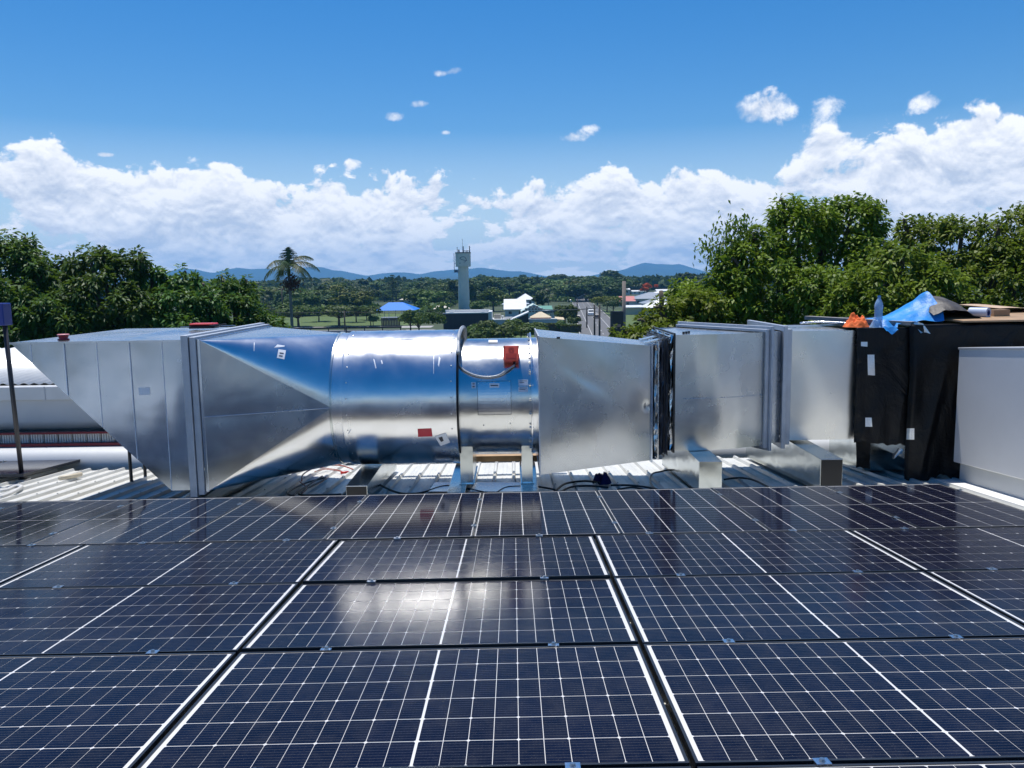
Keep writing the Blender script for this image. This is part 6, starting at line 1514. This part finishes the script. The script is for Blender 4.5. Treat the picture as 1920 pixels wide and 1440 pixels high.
# hedges and dark fence in front
mb = MB(); Yf_ = 188.0
fe = thing('dark_fence', 'dark paling fence in front of the charcoal building', 'fence', (xu(930, Yf_), Yf_, 0))
for k in range(26):
    u0 = 862 + k * 5.6; a, c = xu(u0, Yf_), xu(u0 + 5.3, Yf_); mb = MB(); mb.box(a, c, Yf_ + .02 * (k % 2), Yf_ + .06 + .02 * (k % 2), 0.05, 1.6 + .03 * ((k * 7) % 3)); part('fence_panel', mb, DARKW, fe)
def hedge(u0, u1, v, h, Y, label, n=900):
    g = np.random.default_rng(int(u0)); a, c = xu(u0, Y), xu(u1, Y); p = np.stack([g.uniform(a, c, n), Y + g.uniform(-.6, .6, n), g.uniform(.1, h, n)], 1); p[: n // 2, 2] = h + g.normal(size=n // 2) * .06
    q = unit(g.normal(size=(n, 3))); b_ = unit(np.cross(q, g.normal(size=(n, 3)))); s_ = .14
    me = quads_mesh('foliage', np.stack([p - q * s_, p - b_ * s_, p + q * s_, p + b_ * s_], 1) - np.array([a, Y, 0]), LEAF_FY, g.uniform(0, 1, n)); root = thing('hedge', label, 'hedge', (a, Y, 0)); o = bpy.data.objects.new('foliage', me); COL.objects.link(o); o.parent = root
    mb = MB(); mb.box(a + .1, c - .1, Y - .35, Y + .35, 0, h - .15); part('stems', mb, BARK, root)
hedge(955, 1052, 618, 1.9, 196, 'clipped hedge below the tan roofed building', 1800)
hedge(1050, 1090, 618, 1.7, 192, 'clipped hedge at the street corner', 900)
# gabled building behind with rows of windows
Yg = 250.0; x0, x1 = xu(976, Yg), xu(1026, Yg); zw = zv(1000, 584, Yg); zr = zv(1000, 570.5, Yg)
r_ = thing('gabled_building', 'large pale gable-fronted building with rows of small windows and green side roof', 'building', ((x0 + x1) / 2, Yg, 0))
mb = MB(); xm = xu(1000, Yg); mb.prism([(x0, 0), (x1, 0), (x1, zw), (xm, zr), (x0, zw)], Yg, Yg + 14); part('wall', mb, mat('pale_green_wall', (.50, .60, .56), .7), r_)
for row, (vv, us) in enumerate(((575.5, (994, 1000, 1006)), (579.5, (986, 992, 998, 1004, 1010, 1015)), (584, (981, 987, 993, 999, 1005, 1011, 1017)))):
    for u in us:
        x = xu(u, Yg); z = zv(u, vv, Yg); mb = MB(); mb.box(x - .42, x + .42, Yg - .1, Yg - .01, z - .28, z + .28); f = part('window', mb, WHITE, r_); mb = MB(); mb.box(x - .34, x + .34, Yg - .13, Yg - .105, z - .2, z + .2); part('pane', mb, GLASS, f)
mb = MB(); zz = zv(1030, 584, Yg - 1); a, c = xu(1016, Yg - 1), xu(1045, Yg - 1); mb.box(a, c, Yg - 1, Yg + 4, zz - .6, zz + .35); part('balcony_band', mb, WALLW, r_)
for k in range(6): x = a + (c - a) * (k + .5) / 6; mb = MB(); mb.box(x - .35, x + .35, Yg - 1.05, Yg - 1.005, zz - .35, zz + .1); part('balcony_opening', mb, DARKW, r_)
mb = MB(); mb.box(xu(1032, Yg), xu(1043, Yg), Yg - .5, Yg + 4, 0, zz - .62); part('wall', mb, WALLW, r_)
mb = MB(); a, c = xu(1004, Yg + 3), xu(1036, Yg + 3); za_, zb_ = zv(1020, 581, Yg + 3), zv(1020, 573.5, Yg + 7); mb.hexa([(a, Yg + 3, za_ - .2), (c, Yg + 3, za_ - .2), (c, Yg + 9, zb_ - .2), (a, Yg + 9, zb_ - .2)], [(a, Yg + 3, za_), (c, Yg + 3, za_), (c, Yg + 9, zb_), (a, Yg + 9, zb_)]); part('green_roof', mb, GREENR, r_)
px_house('white_roofed_house', 'house with a wide white metal roof left of the gabled building', 946, 984, 585, 594, 12, 3.2, WALLW, WHITER, 'skillion')
px_house('grey_white_house', 'long house with pale grey-blue roof above the wide white roof', 942, 990, 573, 581, 10, 1.8, WALLW, mat('pale_slate_roof', (.42, .47, .52), .5), 'hip')
px_house('grey_gabled_house', 'house with grey hip roof at the back of the white roofs', 968, 1002, 562, 573, 14, 3.0, WALLW, GREYR, 'hip')
px_house('cream_roofed_house', 'small house with cream pyramid roof just left of the charcoal wall', 808, 838, 583, 592, 9, 1.8, mat('brown_wall', (.20, .13, .09), .8), CREAM, 'hip', eave=.3)
px_house('blue_grey_house', 'house with blue-grey roof at the left end of the tree belt', 478, 500, 574, 584, 12, 2.0, WALLW, SLATE, 'hip')
px_house('white_walled_house', 'white house behind the royal palm trunk', 536, 563, 571, 579, 10, 1.6, WHITE, WALLW, 'hip')
px_house('hall', 'small white roofed shed left of the white house behind the palm', 524, 540, 575, 580, 8, .8, WALLW, WHITER, 'skillion')
px_house('low_cream_house', 'low cream house behind the blue shade roof', 748, 772, 563, 570, 9, 1.5, CREAM, CREAM, 'hip')
# houses on the right
px_house('grey_roofed_house', 'big house with broad grey hip roof right of the street', 1190, 1262, 560, 574, 16, 2.8, WALLW, GREYR, 'hip')
px_house('grey_roofed_house', 'nearer house with grey roof below the broad hip roof', 1208, 1270, 569, 580, 12, 2.2, WALLW, GREYR, 'hip')
px_house('white_roofed_house', 'house with bright white hip roof above the right-hand foliage', 1212, 1268, 577, 590, 12, 2.8, WALLW, WHITER, 'hip')
px_house('red_roofed_house', 'small house with faded pink-red roof behind the timber pole', 1164, 1190, 569, 575, 10, 2.2, WALLW, REDR, 'gable_side')
px_house('flat_roofed_shed', 'long flat cream shed right of the sign', 1174, 1206, 579, 590, 6, .5, CREAM, WHITER, 'skillion', win=False)
px_house('far_white_building', 'distant long white building left of the red tree', 1186, 1212, 547, 552, 10, 1, WHITE, WHITER, 'gable_side')
px_house('far_white_building', 'distant white roof right of the red tree', 1232, 1262, 546, 551, 10, 1.4, WHITE, WHITER, 'gable_side')
px_house('far_white_building', 'distant white shed at the right foot of the bunya pine', 1172, 1181, 543, 553, 10, 1, WHITE, WHITER, 'gable_side')
px_house('far_white_building', 'distant white gable building behind the red tree', 1204, 1226, 537, 541, 14, 1.5, WHITE, WHITER, 'gable_side')
for _u0, _u1, _vw, _vb, _rf, _l in ((1092, 1106, 541, 546, WHITER, 'tiny distant white roof above the far end of the street'), (1128, 1146, 539, 543, GREYR, 'tiny distant grey roof left of the bunya pine'), (1248, 1272, 556, 562, GREYR, 'grey roofed house at the right end of the far roofs'), (1226, 1246, 551, 556, WHITER, 'white roofed house below the distant white roofs'), (1262, 1284, 547, 551, REDR, 'small red roof at the far right of the town'), (592, 606, 551, 556, WHITER, 'small white roof in the trees right of the royal palm'), (664, 680, 556, 562, CREAM, 'small cream roof in the trees left of the blue shelter')):
    px_house('far_house', _l, _u0, _u1, _vw, _vb, 9, 1.5, WALLW, _rf, 'hip')
px_house('far_long_roof', 'distant long pale roof left of the far street', 1078, 1112, 552, 559, 10, 2.0, WALLW, WHITER, 'skillion')
px_house('far_cream_house', 'distant cream house at the far bend of the street', 1060, 1078, 546, 551, 9, 1.5, mat('peach_wall', (.55, .36, .26), .7), WHITER, 'hip')
# blue shade structure
Ys = 268.0; x0, x1 = xu(702, Ys), xu(776, Ys); ze = zv(740, 582, Ys); zp = zv(740, 567, Ys + 8)
r_ = thing('blue_shade_shelter', 'bright blue pyramid shade shelter on posts in the park', 'shelter', ((x0 + x1) / 2, Ys, 0))
mb = MB(); mb.add([(x0, Ys, ze), (x1, Ys, ze), (x1, Ys + 16, ze), (x0, Ys + 16, ze), (xu(727, Ys + 8), Ys + 8, zp), (xu(754, Ys + 8), Ys + 8, zp)], [(0, 1, 5, 4), (1, 2, 5), (2, 3, 4, 5), (3, 0, 4), (3, 2, 1, 0)]); part('canopy', mb, BLUER, r_)
for xx in (x0 + .4, (x0 * 2 + x1) / 3, (x0 + x1 * 2) / 3, x1 - .4):
    for yy in (Ys + .4, Ys + 15.6): mb = MB(); mb.cylz(xx, yy, 0, ze, .10, 6); part('post', mb, WHITE, r_)
r_ = thing('grey_carport', 'low grey slatted enclosure on the lawn left of the big dark tree', 'enclosure', (xu(730, 232), 232, 0))
for k in range(12): a = xu(712 + k * 3, 232); mb = MB(); mb.box(a, a + .36, 232, 232.1, 0, 2.3); part('slat', mb, DARKW, r_)
mb = MB(); mb.box(xu(711, 232), xu(749, 232), 231.9, 236, 2.31, 2.45); part('roof', mb, GREYR, r_)
# dark railing before the cross street
r_ = thing('railing', 'long black horizontal railing in front of the pale cross street', 'railing', (-45, 178, 0))
mb = MB(); mb.box(-56, -24, 178, 178.15, 2.4, 2.75); part('top_rail', mb, BLACKSTEEL, r_)
for k in range(9): mb = MB(); x = -55.5 + k * 3.9; mb.box(x, x + .18, 178, 178.15, 0, 2.4); part('post', mb, BLACKSTEEL, r_)
mb = MB(); mb.box(-56, -24, 185, 185.1, 0, 1.6); part('mesh_panel', mb, mat('grey_panel', (.30, .31, .31), .7), r_)

# ---- water tower -----------------------------------------------------------------
Yt = 372.0; ut = 869.0; X_ = xu(ut, Yt)
ztt, zb_ = zv(ut, 475, Yt), zv(ut, 500, Yt); rt = 14.2 / F * Yt; rs = 9.6 / F * Yt
TW = mat('tower_concrete', (.80, .75, .64), .75, var=.12, vscale=.25)
r_ = thing('water_tower', 'tall concrete water tower with a fish emblem on its tank and antennas on top', 'water tower', (X_, Yt, 0))
mb = MB(); mb.cylz(X_, Yt, 0, zb_ + .01, rs * 1.12, 32, rs); o = part('shaft', mb, TW, r_); sharp(o)
mb = MB(); mb.cylz(X_, Yt, zb_, ztt, rt, 40); o = part('tank', mb, TW, r_); sharp(o)
mb = MB(); mb.cylz(X_, Yt, ztt + .003, ztt + .45, rt + .12, 40); o = part('rim', mb, mat('tower_rim', (.15, .15, .15), .8), r_); sharp(o)
T_t = bvh([o for o in r_.children if o.name.startswith('tank')])
EMB = mat('emblem_grey', (.12, .13, .14), .7)
def arc_decal(pts, w):
    for a, b_ in zip(pts[:-1], pts[1:]):
        dx_, dy_ = b_[0] - a[0], b_[1] - a[1]; l = math.hypot(dx_, dy_); nx, ny = -dy_ / l * w / 2, dx_ / l * w / 2
        decal(T_t, 'emblem_stroke', [(a[0] + nx, a[1] + ny), (b_[0] + nx, b_[1] + ny), (b_[0] - nx, b_[1] - ny), (a[0] - nx, a[1] - ny)], EMB, r_, 1, off=.05)
arc_decal([(862, 484), (865, 482), (869, 481.2), (872, 482.5), (874, 486), (874.5, 488.6)], 1.0)
arc_decal([(862, 484), (865, 486.5), (869, 487.6), (872.5, 488.5), (876, 488.8)], .9)
arc_decal([(874, 488.6), (872, 491), (869.5, 491.4)], .8)
arc_decal([(861, 493.6), (864, 493.2)], .9)
for du, hh_, w_ in ((-10, 2.3, .12), (1.2, 2.6, .2), (13, 2.7, .2), (-7, 1.2, .3), (-.2, 6.0, .05), (8, .9, .15)):
    x = xu(ut + du, Yt); mb = MB(); mb.box(x - w_, x + w_, Yt - rt * .6, Yt - rt * .6 + .4, ztt + .3, ztt + .4 + hh_); part('antenna', mb, mat('antenna_dark', (.07, .075, .085), .6), r_)
mb = MB(); x0_ = xu(ut + 2, Yt); mb.box(x0_, xu(ut + 12, Yt), Yt - rt * .6, Yt - rt * .6 + .2, ztt + .8, ztt + 1.1); part('antenna_rail', mb, BLACKSTEEL, r_)
x = xu(852.5, Yt); mb = MB(); mb.box(x - .12, x + .12, Yt - 1, Yt - .8, zv(852, 507, Yt), zv(852, 475, Yt)); mb.box(x, xu(858, Yt), Yt - 1, Yt - .8, zv(852, 494, Yt), zv(852, 493, Yt)); part('ladder', mb, GREYR, r_)
mb = MB(); mb.box(x - .1, xu(859, Yt), Yt - 1.5, Yt - .2, zv(852, 511, Yt), zv(852, 506, Yt)); part('platform', mb, mat('platform_blue_grey', (.10, .14, .22), .6), r_)

# ---- poles, wires, sign, vehicles ---------------------------------------------------
POLE = mat('timber_pole_dark', (.05, .045, .04), .85); POLEL = mat('timber_pole_grey', (.26, .22, .19), .85, var=.2, vscale=2)
tops = {}
def power_pole(u, vt, Y, label, wdt=.16, mt=POLE, arm=True, key=None):
    x = xu(u, Y); z1 = zv(u, vt, Y); root = thing('power_pole', label, 'power pole', (x, Y, 0), 'power poles along the streets')
    mb = MB(); mb.cylz(x, Y, 0, z1, wdt * 1.15, 10, wdt); part('pole', mb, mt, root, smooth=True)
    if arm:
        mb = MB(); mb.box(x - 1.15, x + 1.15, Y - .08, Y + .06, z1 - .55, z1 - .40); part('crossarm', mb, mt, root)
        for d in (-1.0, -.45, .45, 1.0): mb = MB(); mb.cylz(x + d, Y, z1 - .40, z1 - .18, .05, 6); part('insulator', mb, WHITE, root)
    tops[key or u] = (x, Y, z1 - .2); return root
power_pole(1114.5, 571, 128, 'dark power pole left of centre at the street mouth', .13, arm=False, key='a')
power_pole(1124, 572, 124, 'dark power pole in front of the street, carrying the wire bundle', .14, arm=False, key='b')
power_pole(1100, 575, 210, 'slim dark pole on the left kerb of the street', .16, arm=False, key='e')
power_pole(1170, 527, 112, 'thick pale timber pole beside the black sign', .24, POLEL, arm=False, key='c')
power_pole(1241, 553, 150, 'dark pole in front of the white hip roof', .17, arm=False, key='d')
power_pole(643, 583, 190, 'dark timber power pole on the lawn edge with crossarm', .16, key='g')
power_pole(527, 540, 240, 'tall slim power pole left of the royal palm', .16, key='h')
power_pole(692, 588, 235, 'short dark pole near the blue shade shelter', .12, arm=False, key='i')
power_pole(1082, 560, 300, 'distant slim pole at the left kerb', .16, key='k')
WIRE = mat('wire', (.05, .05, .05), .6)
def wire(a, b_, sag, label, r=.03):
    A, B = Vector(a), Vector(b_); pts = [A.lerp(B, t / 14) - Vector((0, 0, sag * 4 * (t / 14) * (1 - t / 14))) for t in range(15)]; mb = MB(); mb.tube(pts, r, 5); single('power_wire', mb, WIRE, label, 'wire', 'overhead wires')
wl = lambda u, v, Y: at(u, v, Y)
wire(wl(480, 585, 185), (tops['g'][0], 190, tops['g'][2] + .1), .25, 'overhead wire from the left edge to the lawn power pole', .04)
wire((tops['g'][0], 190, tops['g'][2] + .1), wl(835, 588, 185), .25, 'overhead wire from the lawn power pole to the charcoal building', .04)
wire(wl(1010, 579.5, 150), (tops['b'][0] - .3, 124, tops['b'][2] - .2), .25, 'thick overhead cable coming from the left to the street-mouth pole', .07)
wire((tops['b'][0], 124, tops['b'][2]), (tops['c'][0], 112, zv(1170, 582, 112)), .35, 'upper sagging cable between street pole and pale timber pole', .045)
wire((tops['b'][0], 124, tops['b'][2] - .3), (tops['c'][0], 112, zv(1170, 585, 112)), .45, 'lower sagging cable between street pole and pale timber pole', .035)
wire((tops['a'][0], 128, tops['a'][2]), (tops['b'][0], 124, tops['b'][2]), .02, 'short wire joining the two street-mouth poles', .04)
# black sign
Yn = 108.0; x0, x1 = xu(1145, Yn), xu(1169, Yn); z0, z1 = zv(1155, 622, Yn), zv(1155, 584, Yn)
sg = thing('black_sign', 'big black pylon sign with a small pinkish panel beside the thick timber pole', 'sign', ((x0 + x1) / 2, Yn, 0))
mb = MB(); mb.box(x0, x1, Yn, Yn + .5, z0 - 1.2, z1); part('board', mb, mat('sign_black', (.012, .018, .022), .4), sg); 
for xx in (x0, x1 - .25): mb = MB(); mb.box(xx, xx + .25, Yn + .1, Yn + .4, 0, z0 - 1.2); part('leg', mb, DARKW, sg)
mb = MB(); mb.box(xu(1150, Yn), xu(1164, Yn), Yn - .04, Yn - .003, zv(1155, 613, Yn), zv(1155, 608, Yn)); part('pink_panel', mb, mat('sign_pink', (.36, .22, .17), .6), sg)
mb = MB(); mb.box(x0 - .02, x0 + .22, Yn - .05, Yn - .003, z0 - 1.2, z1 + .02); part('edge_trim', mb, mat('sign_trim', (.04, .05, .055), .4), sg)
# vehicles
def vehicle(x, y, rz, L_, Wd, Ht, col, label, cat, van=False):
    root = thing('white_van' if van else 'parked_car', label, cat, (x, y, .005), rz=rz)
    pm = mat('car_paint', col, .3, .1, coat=.6)
    if van: pr_ = [(-L_ / 2, .35), (L_ / 2, .35), (L_ / 2, Ht * .50), (L_ / 2 - .55, Ht * .62), (L_ / 2 - 1.3, Ht * .97), (-L_ / 2 + .15, Ht), (-L_ / 2, Ht * .9)]
    else: pr_ = [(-L_ / 2, .3), (L_ / 2, .3), (L_ / 2, Ht * .48), (L_ / 2 - 1.0, Ht * .60), (L_ / 2 - 1.8, Ht), (-L_ / 2 + 1.2, Ht), (-L_ / 2 + .5, Ht * .64), (-L_ / 2, Ht * .6)]
    mb = MB(); n_ = len(pr_); V = [(s_ * Wd / 2 * (.84 if z > Ht * .7 else 1), yy, z) for s_ in (-1, 1) for yy, z in pr_]
    mb.add(V, [tuple(range(n_ - 1, -1, -1)), tuple(range(n_, 2 * n_))] + [(i, (i + 1) % n_, (i + 1) % n_ + n_, i + n_) for i in range(n_)]); part('body', mb, pm, root, off=(0, 0, 0), bevel=.06)
    a, b_ = (pr_[3], pr_[4]); mb = MB(); w = Wd * .42
    mb.add([(-w, a[0] + .02, a[1] + .06), (w, a[0] + .02, a[1] + .06), (w * .92, b_[0] + .03, b_[1] - .05), (-w * .92, b_[0] + .03, b_[1] - .05)], [(0, 1, 2, 3)]); part('windscreen', mb, GLASS, root, off=(0, 0, 0))
    mb = MB(); mb.box(-w * .85, w * .85, -L_ / 2 - .02, -L_ / 2 - .005 + .3 * 0, Ht * .62, Ht * .85); part('rear_window', mb, GLASS, root, off=(0, 0, 0))
    for s_ in (-1, 1):
        mb = MB(); mb.box(s_ * Wd * .38 - .15, s_ * Wd * .38 + .15, L_ / 2 - .01, L_ / 2 + .02, Ht * .36, Ht * .45); part('headlight', mb, WHITE, root, off=(0, 0, 0))
        mb = MB(); mb.box(s_ * Wd * .38 - .12, s_ * Wd * .38 + .12, -L_ / 2 - .03, -L_ / 2 - .005, Ht * .36, Ht * .5); part('tail_light', mb, RED, root, off=(0, 0, 0))
        for yy in (-L_ * .3, L_ * .3): mb = MB(); mb.cylx(s_ * (Wd / 2 - .08) - .11, s_ * (Wd / 2 - .08) + .11, yy, .33, .33, 16); w_ = part('wheel', mb, BLACK, root, off=(0, 0, 0)); mb = MB(); mb.cylx(s_ * (Wd / 2 + .035) - .012, s_ * (Wd / 2 + .035) + .012, yy, .33, .19, 12); part('rim', mb, STEEL, w_, off=(0, 0, 0))
    return root
gx, gy, _ = ground(1108, 592); vehicle(gx, gy, R(180 - 4), 5.2, 2.0, 2.2, (.75, .75, .73), 'white van coming down the street', 'van', True)
gx, gy, _ = ground(1118, 597); vehicle(gx, gy, R(-4), 4.5, 1.8, 1.5, (.03, .035, .05), 'dark car behind the white van on the street', 'car')
gx, gy, _ = ground(1083, 599); vehicle(gx, gy, R(-4), 4.4, 1.8, 1.5, (.03, .03, .035), 'dark car parked at the left kerb of the street', 'car')
gx, gy, _ = ground(1070, 567); vehicle(gx, gy, R(80), 4.6, 1.8, 1.5, (.70, .70, .70), 'silver car crossing at the far end of the street', 'car')

# ================================================================== air
mb = MB(); mb.box(-8200, 8200, -1500, 9100, -9.5, 320)
HZ = bpy.data.materials.new('haze'); HZ.use_nodes = True; t = NT(HZ.node_tree); t.n.clear()
pv = t.new('ShaderNodeVolumePrincipled'); t.put(pv, 'Color', (.18, .53, 1.0)); t.put(pv, 'Density', 1.25e-4); t.put(pv, 'Anisotropy', 0.0)
oo = t.new('ShaderNodeOutputMaterial'); t.l.new(pv.outputs[0], oo.inputs['Volume'])
HAZE_ON = True
if HAZE_ON:
    o = struct('haze', mb, HZ, 'blue summer haze before the mountains', kind='stuff')

for o in bpy.data.objects:
    if '_off' in o: del o['_off']
print('objects', len(bpy.data.objects), 'tris', sum(len(o.data.polygons) for o in bpy.data.objects if o.type == 'MESH'))
